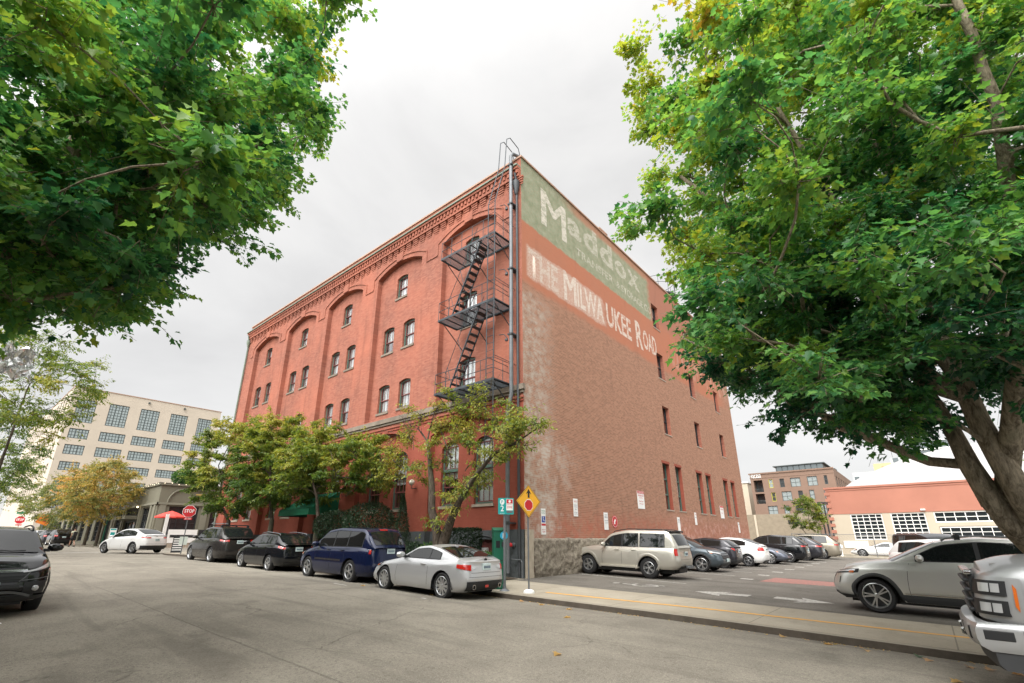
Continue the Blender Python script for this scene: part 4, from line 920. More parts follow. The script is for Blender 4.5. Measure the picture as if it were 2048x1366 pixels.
for z in range(3, 24, 2):
    for x0, x1, y, zz, lim in ((-11.7, -6.7, 149.6, z, 17), (2.4, 10.1, 151.5, z+1, 40), (-3.3, 2.5, 150.6, z, 20)):
        if z < lim: box_obj('balcony', M['white'], x0, x1, y, y+.4, zz, zz+.28, tw)
b = MB()
for z in range(3, 20, 2):
    for i in range(3): b.box(-11.2+1.5*i, -10.2+1.5*i, 149.9, 149.98, z+.5, z+1.6) if z < 16 else None; b.box(-2.7+1.7*i, -1.6+1.7*i, 150.9, 150.98, z+.5, z+1.6)
b.build('window', M['glaze'], tw); seat(tw, (-2, 150, -.5))
# dark steel columns and chain link fence beyond the lot
for i in range(6):
    x = -11.2+.62*i; p = empty('steel_column', (x, 84-2*i*.6, Z0(x)), label='thin dark steel column in the row before the brown office block, number %s from the garage' % ['six', 'five', 'four', 'three', 'two', 'one'][i], cat='column', group='dark columns beyond the parking lot')
    b = MB(); b.box(-.09, .09, -.09, .09, 0, 6.4-.1*i); b.build('post', M['black'], p); b = MB(); b.box(-.3, .3, -.15, .15, 6.35-.1*i, 6.5-.1*i); b.build('head', M['black'], p)
fn = empty('chain_link_fence', (0, 0, 0), label='thin chain link fence closing the back of the parking lot before the street', cat='fence')
for i in range(13):
    x = -9.5+3*i; b = MB(); b.tube([(x, 51.2, Z0(x)), (x, 51.2, Z0(x)+1.9)], .03, 6); b.build('post', M['galv'], fn)
b = MB(); b.tube([(-9.5, 51.2, Z0(-9.5)+1.85), (26.5, 51.2, Z0(26.5)+1.85)], .02, 5)
for k in range(0, 360, 1):
    x = -9.5+.1*k
    if x > 8: break
    b.tube([(x, 51.2, Z0(x)+.08), (x+1.2, 51.2, Z0(x)+1.8)], .0035, 3, cap=False); b.tube([(x+1.2, 51.2, Z0(x)+.08), (x, 51.2, Z0(x)+1.8)], .0035, 3, cap=False)
b.build('mesh', M['galv'], fn); seat(fn, (-9.5, 51.2, Z0(-9.5)))
# ============================================================ VEHICLES
PT = {k: paint(k, *v) for k, v in dict(
    silver_paint=((.56, .57, .58), .6, .34), blue_paint=((.006, .012, .045), .2, .18), black_paint=((.006, .007, .009), .0, .13), grey_paint=((.040, .037, .035), .5, .25),
    white_paint_car=((.74, .74, .73), .05, .3), champagne_paint=((.54, .52, .46), .6, .34), slate_paint=((.075, .095, .11), .5, .3), dark_grey_paint=((.030, .030, .036), .4, .25),
    steel_blue_paint=((.11, .12, .15), .6, .3), beige_paint=((.26, .23, .18), .5, .35), warm_silver_paint=((.60, .60, .58), .6, .34), truck_silver=((.42, .43, .44), .5, .38)).items()}
class Shell:
    def __init__(s, L, W, deck, roof, e=5.0, sill=.24, wheels=(1, 1, .33), crown=.05, tum=.32, fin=.26, rin=.10, nose_in=.06):
        s.L, s.W, s.deck, s.roof, s.e, s.sill = L, W, deck, roof, max(e, 6.0), sill
        s.sf, s.sr, s.Rw = wheels; s.crown, s.tum = crown, tum; s.fin, s.rin = fin, rin
        s.Ra = s.Rw + .055
        s.side_in = ([0, .12, .38, .62, .85, 1], [.07, .02, .0, .012, .035, .085])
        s.front_in = ([0, .15, .4, .7, .88, 1], [.20, .05, .0, nose_in, .5*fin, fin])
        s.rear_in = ([0, .15, .4, .7, .9, 1], [.20, .04, .0, .03, .06, rin])
        k = np.array([.25, .5, .25]); ss = np.linspace(roof[0][0], roof[-1][0], 61); z = np.interp(ss, [q[0] for q in roof], [q[1] for q in roof])
        for _ in range(5): zz = np.convolve(np.pad(z, 1, mode='edge'), k, 'valid'); zz[0], zz[-1] = z[0], z[-1]; z = zz
        s.rs, s.rz = ss, z
        ds = np.linspace(0, L, 81); dz = np.interp(ds, [q[0] for q in deck], [q[1] for q in deck])
        for _ in range(4): q = np.convolve(np.pad(dz, 1, mode='edge'), k, 'valid'); dz = q
        s.ds, s.dz = ds, dz
    def zt(s, x): return float(np.interp(s.L/2-x, s.ds, s.dz))
    def zr(s, st): return float(np.interp(st, s.rs, s.rz))
    def outl(s, th):
        c, n = math.cos(th), math.sin(th)
        return s.L/2*math.copysign(abs(c)**(2/s.e), c), s.W/2*math.copysign(abs(n)**(2/s.e), n)
    def surf(s, th, z, off=0.0):
        x, y = s.outl(th); t = s.zt(x); h = min(1, max(0, (z-s.sill)/(t-s.sill)))
        si = np.interp(h, *s.side_in); ei = np.interp(h, *(s.front_in if x > 0 else s.rear_in))
        X = x*(s.L/2-ei)/(s.L/2); Y = y*(s.W/2-si)/(s.W/2)
        if off:
            gx = math.copysign(abs(2*x/s.L)**(s.e-1), x)*2/s.L; gy = math.copysign(abs(2*y/s.W)**(s.e-1), y)*2/s.W; g = math.hypot(gx, gy) or 1
            X += off*gx/g; Y += off*gy/g
        return (X, Y, z)
    def th_end(s, y, rear=False):
        a = math.asin(min(1, (abs(y)/(s.W/2))**(s.e/2))); a = math.pi-a if rear else a
        return a if y >= 0 else -a
    def th_side(s, st, sg=1):
        x = s.L/2-st; a = math.acos(math.copysign(min(1, (abs(x)/(s.L/2))**(s.e/2)), x)); return sg*a
    def zbot(s, x):
        z = s.sill
        for st in (s.sf, s.sr):
            d = abs(x-(s.L/2-st))
            if d < s.Ra: z = max(z, s.Rw+math.sqrt(s.Ra**2-d*d))
        return z
    def body(s, parent, m, N=240, nh=12):
        ths = np.linspace(0, 2*math.pi, 4001); pts = np.array([s.outl(t) for t in ths]); d = np.r_[0, np.cumsum(np.hypot(*(pts[1:]-pts[:-1]).T))]
        want = list(np.linspace(0, d[-1], N+1)[:-1]); th = [float(np.interp(q, d, ths)) for q in want]
        for st in (s.sf, s.sr):                          # crisp arch ends
            for sg in (1, -1):
                for e_ in (-s.Ra, -s.Ra+.012, s.Ra-.012, s.Ra): th.append(s.th_side(st+e_, sg) % (2*math.pi))
        th = sorted(th); H = N//2
        b = MB(); rows = []
        for j in range(nh+1):
            t = j/nh; row = []
            for a in th:
                x, y = s.outl(a); zb = s.zbot(x) if abs(y) > s.W*.30 else s.sill; z = zb+(s.zt(x)-zb)*t; row.append(s.surf(a, z))
            rows.append(row)
        rows.append([(x*(1-.03/ (s.L/2)), y*(1-.035/(s.W/2)), z+.022) for x, y, z in rows[-1]])
        b.grid(rows, closed=True)
        top = rows[-1]; left = [p for a, p in zip(th, top) if a <= math.pi+1e-9]; cols = []
        for p in left:
            cols.append([(p[0]+(.0 if abs(q) == 1 else 0), p[1]*q, p[2]+s.crown*(1-q*q)) for q in (1, .85, .6, .3, 0, -.3, -.6, -.85, -1)])
        b.grid(cols)
        bot = [r for a, r in zip(th, rows[0]) if a <= math.pi+1e-9]
        o = b.build('body', m, parent, smooth=True, merge=True, angle=38)
        u = MB(); u.box(-s.L/2+.35, s.L/2-.35, -s.W/2+.36, s.W/2-.36, .20, .62)
        u.box(-s.L/2+s.L-s.sf+s.Ra+.0-.0 if False else -s.L/2+.18, s.L/2-.2, -s.W/2+.5, s.W/2-.5, .24, .5)
        mid0, mid1 = s.L/2-s.sr+s.Ra, s.L/2-s.sf-s.Ra; u.box(mid0, mid1, -s.W/2+.12, s.W/2-.12, .22, .40)
        for st in (s.sf, s.sr):
            xc = s.L/2-st
            for sg in (1, -1):
                pr = [(xc+(s.Ra+.004)*math.cos(R(a)), s.Rw+(s.Ra+.004)*math.sin(R(a))) for a in range(-10, 191, 10)]
                u.grid([[(x, sg*(s.W/2-.045), z) for x, z in pr], [(x, sg*(s.W/2-.37), z) for x, z in pr]])
                u.box(xc-s.Ra, xc+s.Ra, min(sg*(s.W/2-.36), sg*(s.W/2-.34)), max(sg*(s.W/2-.36), sg*(s.W/2-.34)), .22, s.Rw+s.Ra)
        u.build('underbody', M['black'], parent)
        return o
    # greenhouse ----------------------------------------------------------
    def gh(s, st):
        x = s.L/2-st; y = s.W/2*(max(0, 1-abs(2*x/s.L)**s.e))**(1/s.e); z0 = s.zt(x)+.0; wb = y*(s.W/2-.10)/(s.W/2); z1 = max(s.zr(st), z0); return x, wb, z0, z1
    def gside(s, st, z, off=0):
        x, wb, z0, z1 = s.gh(st); return (x, wb-(z-z0)*s.tum+off, z+off*.25)
    def shiftx(s, st, q):
        a, b_ = s.roof[0][0], s.roof[1][0]; c, d = s.roof[-2][0], s.roof[-1][0]
        f = max(0, min(1, (b_-st)/(b_-a))); r = max(0, min(1, (st-c)/max(.05, d-c))); return .16*f*(1-q*q) - .09*r*(1-q*q)
    def gtop(s, st, q, off=0):
        x, wb, z0, z1 = s.gh(st); wt = max(.05, wb-(z1-z0)*s.tum-.03); cr = .035*min(1, (z1-z0)/.3+.3)
        p = Vector((x+s.shiftx(st, q), q*wt, z1+cr*(1-q*q)))
        if off:
            z2 = s.zr(st+.03); z3 = s.zr(st-.03); n = Vector((-(z3-z2)/.06, .1*q, 1)).normalized(); p = p+n*off
        return tuple(p)
    def cabin(s, parent, m):
        b = MB(); cols = []
        for st in np.linspace(s.roof[0][0], s.roof[-1][0], 49):
            x, wb, z0, z1 = s.gh(st); rr = min(.06, max(.002, (z1-z0)*.5)); half = []
            for t in (0, .3, .6, 1): z = z0-.02+(z1-rr-z0+.02)*t; half.append((x+s.shiftx(st, 1), wb-(max(z, z0)-z0)*s.tum, z))
            wt = max(.05, wb-(z1-z0)*s.tum-.03); half.append((x, wt+.012, z1-rr*.35))
            tp = [s.gtop(st, q) for q in (1, .8, .5, .2, 0, -.2, -.5, -.8, -1)]
            cols.append(half + tp + [(p[0], -p[1], p[2]) for p in reversed(half)])
        b.grid(cols); return b.build('cabin', m, parent, smooth=True, merge=True, angle=42)
    def side_glass(s, parent, panes, lo=.035, hi=.085, m=None):
        for sg in (1, -1):
            for (a, c) in panes:
                T, Bt = [], []
                for st in np.linspace(a, c, 14):
                    x, wb, z0, z1 = s.gh(st); zl = z0+lo; zh = z1-hi
                    if zh < zl+.01: zh = zl+.01
                    p, q = s.gside(st, zh, .007), s.gside(st, zl, .007); T.append((p[0], sg*p[1], p[2])); Bt.append((q[0], sg*q[1], q[2]))
                b = MB(); b.grid([Bt, T]); b.build('side_window', m or M['cglass'], parent)
    def trim(s, parent, panes, lo, hi):
        groups = []
        for a, c in panes:
            if groups and a-groups[-1][1] < .11: groups[-1][1] = c
            else: groups.append([a, c])
        for sg in (1, -1):
            for a, c in groups:
                T, Bt = [], []
                for st in np.linspace(a-.03, c+.03, 30):
                    x, wb, z0, z1 = s.gh(st); zl = z0+lo-.02; zh = max(zl+.02, z1-hi+.02); p, q = s.gside(st, zh, .0035), s.gside(st, zl, .0035); T.append((p[0], sg*p[1], p[2])); Bt.append((q[0], sg*q[1], q[2]))
                b = MB(); b.grid([Bt, T]); b.build('window_trim', M['black'], parent)
    def top_glass(s, parent, name, a, c, q=.90, m=None):
        b = MB(); b.grid([[s.gtop(st, qq, .010) for qq in np.linspace(-q, q, 11)] for st in np.linspace(a, c, 9)]); return b.build(name, m or M['cglass'], parent, smooth=True)
    def patch(s, th0, th1, z0, z1, off=.008, n=10, z0b=None, z1b=None, thick=False):
        b = MB(); lo, hi = [], []
        for k in range(n+1):
            t = k/n; th = th0+(th1-th0)*t; zm = s.zt(s.outl(th)[0])-.012; za = z0+((z0b if z0b is not None else z0)-z0)*t; zb = z1+((z1b if z1b is not None else z1)-z1)*t; za, zb = min(za, zm-.01), min(zb, zm)
            lo.append([s.surf(th, za+(zb-za)*j/4, off) for j in range(5)])
        b.grid(lo); return b
    def put(s, name, m, parent, *a, **k): return s.patch(*a, **k).build(name, m, parent, smooth=True)
    def end_plate(s, parent, rear, y0, y1, z0, z1, name, m, off=.012, d=.02):
        x = s.surf(s.th_end((y0+y1)/2, rear), (z0+z1)/2, off)[0]
        dx = -d if rear else d
        b = MB(); b.box(min(x, x+dx), max(x, x+dx), y0, y1, z0, z1); o = b.build(name, m, parent); bevel(o, .006, 1); return o, x+dx
def wheel(parent, x, y, Rw, wd=.22, spokes=5, rimr=.66, fat=.35, m=None, double=True):
    sg = 1 if y > 0 else -1; mt = Matrix.Translation((x, y-sg*wd/2, Rw)) @ Matrix.Rotation(R(-90)*sg, 4, 'X')
    rr = Rw*rimr
    b = MB(); b.lathe([(rr*.98, -wd/2+.01), (Rw*.90, -wd/2), (Rw*.985, -wd/2+.03), (Rw, -wd/2+.06), (Rw, wd/2-.06), (Rw*.985, wd/2-.03), (Rw*.90, wd/2), (rr*1.0, wd/2-.012), (rr*.97, 0)], 36, mt, close=False)
    ty = b.build('wheel', M['tyre'], parent, smooth=True, angle=50)
    b = MB(); b.lathe([(rr*1.0, wd/2-.012), (rr*.94, wd/2-.006), (rr*.90, wd/2-.03), (rr*.88, -wd/2+.04)], 36, mt)
    z1 = wd/2-.022; mlt = [(-1, 1)] if not double else [(-1, 1)]
    for k in range(spokes):
        for dd in ((-.16, .16) if double else (0,)):
            a = 2*math.pi*k/spokes+dd*5/spokes; wA, wB = (fat*.5 if double else fat)*rr*.5, (fat*.32 if double else fat*.8)*rr*.5
            c_, s_ = math.cos(a), math.sin(a); f = lambda r, t, z: mt @ Vector((r*c_-t*s_, r*s_+t*c_, z))
            rA, rB = rr*.15, rr*.93
            vs = [f(rA, -wA*.6, z1+.004), f(rA, wA*.6, z1+.004), f(rB, wB, z1-.004), f(rB, -wB, z1-.004), f(rA, -wA*.6, z1-.03), f(rA, wA*.6, z1-.03), f(rB, wB, z1-.03), f(rB, -wB, z1-.03)]
            b.add(vs, [(0, 1, 2, 3), (4, 5, 6, 7), (0, 1, 5, 4), (1, 2, 6, 5), (2, 3, 7, 6), (3, 0, 4, 7)])
    b.lathe([(rr*.2, z1-.02), (rr*.2, z1+.006), (rr*.12, z1+.012), (0.001, z1+.012)], 16, mt)
    b.build('rim', m or M['rim'], ty)
    b = MB(); b.lathe([(rr*.89, -.01), (.001, -.012)], 24, mt); b.lathe([(rr*.62, .0), (rr*.62, .02), (.001, .02)], 20, mt); b.build('brake_disc', M['cladding'], ty)
    return ty
def strip_seam(s, root, st, z0, z1, sg, w_=.009):
    s.put('door_seam', M['signblack'], root, s.th_side(st-w_/2, sg), s.th_side(st+w_/2, sg), z0, z1, off=.0025, n=1)
def car(label, L, W, deck, roof, sf, wb, Rw, pt, sides, ws, rw, tail, head, e=5.0, sill=.24, tum=.32, fin=.26, rin=.10, seams=(), handles=(), clad=0, rails=False, spokes=5, double=True, plate_z=.8, plate=True, mirror=None, cat='car', group=None, name='parked_car', grille=None, fog=False, hi=.085, crossbars=False, rimr=.66, crown=.05, rearbump=None, trimline=None, wheelm=None, fplate=False, flare=None, wiper=True, roofm=None):
    root = empty(name, (0, 0, 0), label=label, cat=cat, group=group)
    s = Shell(L, W, deck, roof, e, sill, (sf, sf+wb, Rw), crown, tum, fin, rin)
    m = PT[pt]; s.body(root, m); cab = s.cabin(root, roofm or m)
    s.side_glass(cab, sides, hi=hi); s.trim(cab, sides, .035, hi)
    if ws: s.top_glass(cab, 'windshield', *ws)
    if rw: s.top_glass(cab, 'rear_window', *rw)
    for st in (sf, sf+wb):
        for sg in (1, -1): wheel(root, L/2-st, sg*(W/2-.035), Rw, spokes=spokes, double=double, rimr=rimr, m=wheelm)
    for sg in (1, -1):
        if tail:
            (y_in, z0, z1, wrap, *rest) = tail
            tl = s.put('taillight', M['red_lens'], root, s.th_end(sg*y_in, True), s.th_side(L-wrap, sg), z0, z1, off=.014, n=14, z0b=(rest[0] if rest else z0), z1b=(rest[1] if len(rest) > 1 else z1))
            if len(rest) > 2: s.put('lens', M['clear_lens'], tl, s.th_end(sg*(y_in+.01), True), s.th_end(sg*(W/2-.13), True), z0+(z1-z0)*rest[2], z0+(z1-z0)*(rest[2]+.3), off=.019, n=8)
        if head:
            (y_in, z0, z1, wrap, *rest) = head
            hl = s.put('headlight', M['black'], root, s.th_end(sg*y_in), s.th_side(wrap, sg), z0, z1, off=.010, n=14, z0b=(rest[0] if rest else z0), z1b=(rest[1] if len(rest) > 1 else z1))
            s.put('lens', M['clear_lens'], hl, s.th_end(sg*(y_in+.04)), s.th_side(wrap-.08, sg), z0+.02, z1-.02, off=.017, n=12, z0b=(rest[0]+.03 if rest else z0+.02), z1b=(rest[1]-.02 if len(rest) > 1 else z1-.02))
            s.put('indicator', M['amber'], hl, s.th_side(max(.10, wrap-.2), sg), s.th_side(wrap-.1, sg), (z0+z1)/2, (z0+z1)/2+.05, off=.022, n=4)
        if fog:
            fg = s.put('fog_light', M['black'], root, s.th_end(sg*(W/2-.42)), s.th_end(sg*(W/2-.10)), .40, .62, off=.006, n=6)
            yy = sg*(W/2-.26); p = s.surf(s.th_end(yy), .50, .02); b = MB(); b.lathe([(.001, .02), (.040, .018), (.050, 0)], 16, Matrix.Translation(p) @ Matrix.Rotation(R(90), 4, 'Y')); b.build('lens', M['clear_lens'], fg, smooth=True)
        for st, z in handles:
            p = s.surf(s.th_side(st, sg), z, .0); b = MB(); b.box(p[0]-.10, p[0]+.10, min(p[1], p[1]+sg*.035), max(p[1], p[1]+sg*.035), z-.018, z+.018); bevel(b.build('door_handle', m, root), .012, 2)
        for st in seams: strip_seam(s, root, st, s.sill+.12, s.zt(L/2-st)-.02, sg)
        if mirror:
            st, z = mirror; p = s.gside(st, z); y0 = sg*(p[1]+.02); b = MB()
            b.lathe([(.001, -.12), (.07, -.10), (.10, -.03), (.10, .03), (.075, .08), (.001, .095)], 14, Matrix.Translation((p[0], y0+sg*.15, z+.05)) @ Matrix.Diagonal((.75, 1.25, .8, 1)) @ Matrix.Rotation(R(90), 4, 'X'))
            mr = b.build('mirror', m, root, smooth=True); b = MB(); b.box(p[0]-.03, p[0]+.05, min(y0-sg*.05, y0+sg*.08), max(y0-sg*.05, y0+sg*.08), z-.03, z+.03); b.build('mirror_arm', M['black'], mr)
        if clad:
            x0, x1 = sf+s.Ra+.03, sf+wb-s.Ra-.03
            s.put('sill_cladding', M['cladding'], root, s.th_side(x0, sg), s.th_side(x1, sg), s.sill+.005, s.sill+.16*clad, off=.012, n=12)
        fm = M['cladding'] if clad else (m if flare else None)
        if fm:
            wdt = .065 if clad else .09
            for st in (sf, sf+wb):
                b = MB(); inn, outr = [], []; lip = []
                for a in range(-8, 189, 7):
                    for lst, rr, of in ((lip, s.Ra-.012, -.02), (inn, s.Ra-.008, .028 if clad else .045), (outr, s.Ra+wdt, .006)):
                        x = L/2-st+rr*math.cos(R(a)); z = max(.2, Rw+rr*math.sin(R(a))); xx = min(L/2-.05, max(-L/2+.05, x)); q = s.surf(s.th_side(L/2-xx, sg), z, of); lst.append(q)
                b.grid([lip, inn, outr]); b.build('wheel_arch', fm, root, smooth=True)
        if rails:
            b = MB(); pts = []
            for st in np.linspace(s.roof[1][0]+.15, s.roof[-2][0]-.02, 9):
                p = s.gtop(st, sg*.93); pts.append((p[0], p[1], p[2]+.055))
            pts = [(pts[0][0]+.08, pts[0][1], pts[0][2]-.06)]+pts+[(pts[-1][0]-.08, pts[-1][1], pts[-1][2]-.06)]; b.tube(pts, .017, 6); b.build('roof_rail', M['black'] if rails == 1 else M['galv'], root, smooth=True)
    if crossbars:
        a0, a1 = s.roof[1][0]+.35, s.roof[-2][0]-.25
        for st in (a0, a1):
            p = s.gtop(st, .93); b = MB(); b.tube([(p[0], -p[1]-.02, p[2]+.11), (p[0], p[1]+.02, p[2]+.11)], .022, 8)
            for q in (1, -1): b.box(p[0]-.05, p[0]+.05, q*p[1]-.05, q*p[1]+.05, p[2]+.0, p[2]+.10)
            b.build('crossbar', M['black'], root)
    if plate:
        pl_, x = s.end_plate(root, True, -.155, .155, plate_z-.08, plate_z+.08, 'licence_plate', M['plate'])
        for i in range(6): b = MB(); b.box(x-.004, x-.001, -.12+.042*i, -.095+.042*i, plate_z-.035, plate_z+.03); b.build('character', M['plate_ink'], pl_)
    if rearbump:
        z0, z1, mm = rearbump; s.put('rear_bumper_trim', M[mm], root, s.th_side(L-.30, 1), s.th_side(L-.30, -1)+2*math.pi, z0, z1, off=.010, n=24)
    else: s.put('rear_bumper_trim', M['black'], root, s.th_end(.55, True), s.th_end(-.55, True)+2*math.pi, s.sill+.01, s.sill+.13, off=.01, n=16)
    for zz in (s.sill+.36,): s.put('tailgate_seam', M['signblack'], root, s.th_end(W/2-.28, True), s.th_end(-(W/2-.28), True)+2*math.pi, zz, zz+.008, off=.003, n=12)
    if grille:
        yw, z0, z1 = grille; g = s.put('grille', M['black'], root, s.th_end(yw), s.th_end(-yw), z0, z1, off=.008, n=12)
        for k in range(1, 4): zz = z0+(z1-z0)*k/4; s.put('bar', M['chrome'] if k == 3 else M['cladding'], g, s.th_end(yw*.95), s.th_end(-yw*.95), zz-.008, zz+.008, off=.02, n=12)
        s.put('front_bumper_trim', M['cladding'], root, s.th_end(W/2-.25), s.th_end(-(W/2-.25)), s.sill+.01, s.sill+.14, off=.014, n=14)
    if trimline: z0, z1, mm = trimline; [s.put('side_moulding', M[mm], root, s.th_side(sf+s.Ra+.1, sg), s.th_side(sf+wb-s.Ra-.1, sg), z0, z1, off=.010, n=12) for sg in (1, -1)]
    root['_L'] = L; return root, s
def place(root, xf, yf, heading, sf, wb, L, zfun, dz=0.0):
    """put the car with its wheelbase centre at (xf, yf), nose towards heading (radians), following the slope"""
    h = Vector((math.cos(heading), math.sin(heading))); ctr = Vector((xf, yf)); fa, ra = ctr+h*wb/2, ctr-h*wb/2
    zf, zrr = zfun(*fa), zfun(*ra); pitch = math.atan2(zf-zrr, wb)
    off = L/2-sf-wb/2                      # car centre ahead of wheelbase centre is -off
    c = ctr - h*(off)*1.0
    root.rotation_euler = (0, -pitch, heading); root.location = (c.x, c.y, (zf+zrr)/2 - off*math.tan(pitch)*1.0 + dz)
    if '_L' in root: del root['_L']
def lotz(x, y): return Z0(x)+.006
PI = math.pi
# silver coupe
r, s = car('silver two door coupe parked nearest the green parking kiosk', 4.24, 1.78,
    [(0, .62), (.35, .74), (1.3, .88), (1.75, .92), (3.3, .93), (3.75, .97), (4.24, .93)], [(1.45, .90), (2.15, 1.24), (2.65, 1.285), (3.1, 1.21), (3.95, .97)],
    .85, 2.57, .325, 'silver_paint', [(1.72, 2.78), (2.83, 3.22)], (1.5, 2.12), (3.0, 3.8), (.56, .72, .86, .30, .78, .87), (.5, .60, .72, .55, .66, .76), e=4.6, sill=.20, tum=.42, seams=(1.45, 2.85), handles=((2.65, .82),), spokes=10, double=False, plate_z=.80, mirror=(1.72, .97), rearbump=None, rimr=.72, hi=.07, rin=.05, crown=.06)
for sg in (1, -1): s.put('reverse_light', M['clear_lens'], r, s.th_end(sg*.40, True), s.th_end(sg*.565, True), .765, .835, off=.013, n=5, z0b=.74, z1b=.85)
s.put('trunk_seam', M['signblack'], r, s.th_end(.55, True), s.th_end(-.55, True)+2*PI, .66, .668, off=.004, n=10)
dif = s.put('diffuser', M['black'], r, s.th_end(.66, True), s.th_end(-.66, True)+2*PI, .23, .46, off=.02, n=16)
for q in (.48, -.48): p = s.surf(s.th_end(q, True), .33, .03); b = MB(); b.lathe([(.05, 0), (.06, .03), (.045, .03), (.04, -.05), (.001, -.05)], 14, Matrix.Translation(p) @ Matrix.Rotation(R(-90), 4, 'Y')); b.build('exhaust_pipe', M['chrome'], dif)
s.end_plate(dif, True, -.06, .06, .30, .36, 'rear_fog_light', M['red_lens'], off=.025)
p = s.gtop(3.0, 0, .0); b = MB(); b.prism([(0, -.025), (.12, -.012), (.12, .012), (0, .025)], 0, .03, Matrix.Translation((p[0]-.06, 0, p[2]))); b.build('antenna_fin', PT['silver_paint'], r)
place(r, -11.2, 9.87, PI-.02, .85, 2.57, 4.24, ZR)
# blue suv
SUVD = lambda L, n, hd, bl: [(0, n+.06), (.25, n+.14), (1.0, hd), (1.3, bl-.02), (L-.6, bl+.02), (L, bl-.02)]
r, s = car('dark blue upright suv with a chrome side strip parked behind the silver coupe', 4.69, 1.83, SUVD(4.69, .78, 1.02, 1.08), [(1.05, 1.06), (1.85, 1.62), (2.6, 1.71), (4.1, 1.68), (4.62, 1.10)],
    .93, 2.715, .36, 'blue_paint', [(1.5, 2.42), (2.48, 3.25), (3.31, 4.12)], (1.12, 1.85), (4.18, 4.55), (.72, .92, 1.26, .16, .92, 1.26, .45), (.45, .72, .88, .5, .76, .9), e=6, seams=(1.45, 2.45, 3.3), handles=((2.25, 1.0), (3.15, 1.0)), plate_z=1.0, mirror=(1.55, 1.12), trimline=(.66, .71, 'chrome'), tum=.24, rin=.07, hi=.1)
s.top_glass(r, 'brake_light', 4.10, 4.15, .25, M['red_lens'])
place(r, -16.1, 10.15, PI, .93, 2.715, 4.69, ZR)
# black hatchback
r, s = car('glossy black hatchback with roof rails parked between two suvs', 4.40, 1.74, [(0, .66), (.3, .80), (1.0, .94), (1.35, .98), (3.8, 1.03), (4.4, .98)], [(1.1, .96), (1.95, 1.38), (2.5, 1.455), (3.7, 1.40), (4.32, 1.02)],
    .88, 2.645, .32, 'black_paint', [(1.45, 2.4), (2.46, 3.2), (3.26, 3.75)], (1.15, 1.9), (3.82, 4.25), (.58, .86, 1.06, .28, .92, 1.04, .5), (.45, .62, .78, .5, .70, .82), seams=(1.42, 2.43, 3.25), handles=((2.25, .92), (3.1, .92)), rails=2, plate_z=.86, mirror=(1.5, 1.02), rimr=.7)
place(r, -22.0, 10.12, PI, .88, 2.645, 4.40, ZR)
# grey suv with bike rack
r, s = car('dark grey suv with black roof crossbars parked last before the stop sign', 4.85, 1.92, SUVD(4.85, .80, 1.05, 1.12), [(1.15, 1.10), (2.0, 1.62), (2.7, 1.70), (4.1, 1.66), (4.75, 1.14)],
    .95, 2.79, .37, 'grey_paint', [(1.6, 2.5), (2.56, 3.35), (3.41, 4.1)], (1.2, 1.95), (4.2, 4.65), (.52, 1.00, 1.16, .32, 1.04, 1.13), (.5, .72, .88, .55, .8, .92), e=5.2, seams=(1.5, 2.53, 3.38), handles=((2.35, 1.03), (3.2, 1.03)), plate_z=.98, mirror=(1.62, 1.15), crossbars=True, tum=.3)
b = MB(); b.tube([(.6, .25, 1.86), (-1.1, .25, 1.86)], .02, 6); b.tube([(.6, .42, 1.86), (-1.1, .42, 1.86)], .02, 6); b.tube([(.6, .25, 1.86), (.66, .33, 1.98), (.6, .42, 1.86)], .015, 6); b.build('bike_rack', M['galv'], r)
place(r, -28.75, 10.33, PI, .95, 2.79, 4.85, ZR)
# white electric hatch turning in the junction
r, s = car('white rounded electric crossover turning across the street junction', 4.75, 1.92, [(0, .64), (.3, .80), (1.0, .98), (1.3, 1.02), (4.0, 1.12), (4.75, 1.05)], [(1.0, .98), (2.0, 1.50), (2.6, 1.60), (3.4, 1.54), (4.55, 1.14)],
    .86, 2.89, .36, 'white_paint_car', [(1.55, 2.6), (2.66, 3.75)], (1.1, 1.95), (3.4, 4.35), (.45, .96, 1.05, .38, 1.0, 1.06), (.5, .72, .84, .5, .8, .88), e=5.4, seams=(1.45, 2.63, 3.55), plate_z=.86, mirror=(1.6, 1.06), rearbump=(.26, .50, 'black'), tum=.36, name='moving_car')
place(r, -42.9, 9.75, R(200), .86, 2.89, 4.75, lambda x, y: Z0(x))
# black crossover facing the camera
r, s = car('black crossover with grey wheel arch trim facing the camera in the left foreground', 4.46, 1.80, [(0, .90), (.2, .95), (.45, .99), (1.05, 1.05), (1.35, 1.07), (3.8, 1.12), (4.46, 1.05)], [(1.15, 1.06), (1.95, 1.50), (2.5, 1.56), (3.7, 1.52), (4.35, 1.10)],
    .90, 2.67, .345, 'black_paint', [(1.5, 2.45), (2.51, 3.25), (3.31, 3.8)], (1.2, 1.92), (3.85, 4.25), (.58, .90, 1.06, .3, .96, 1.04), (.40, .76, .82, .50, .84, .97), e=4.6, sill=.26, seams=(1.45, 2.47, 3.3), handles=((2.3, .98), (3.15, .98)), clad=1, rails=1, plate_z=.86, mirror=(1.5, 1.12), grille=(.52, .62, .86), fog=True, rimr=.7)
s.put('front_bumper_trim', M['cladding'], r, s.th_end(.86), s.th_end(-.86), .29, .37, off=.03, n=20)
s.put('hexagon_bar', M['chrome'], r, s.th_end(.50), s.th_end(-.50), .81, .835, off=.03, n=12)
fp, x = s.end_plate(r, False, -.155, .155, .47, .63, 'front_plate', M['plate'], off=.03)
text_mesh('246 KJZ', 'character', M['plate_ink'], fp, lambda u, z, d: (x+.002-d*0+.0015, u, z), -.13, .13, .51, .59)
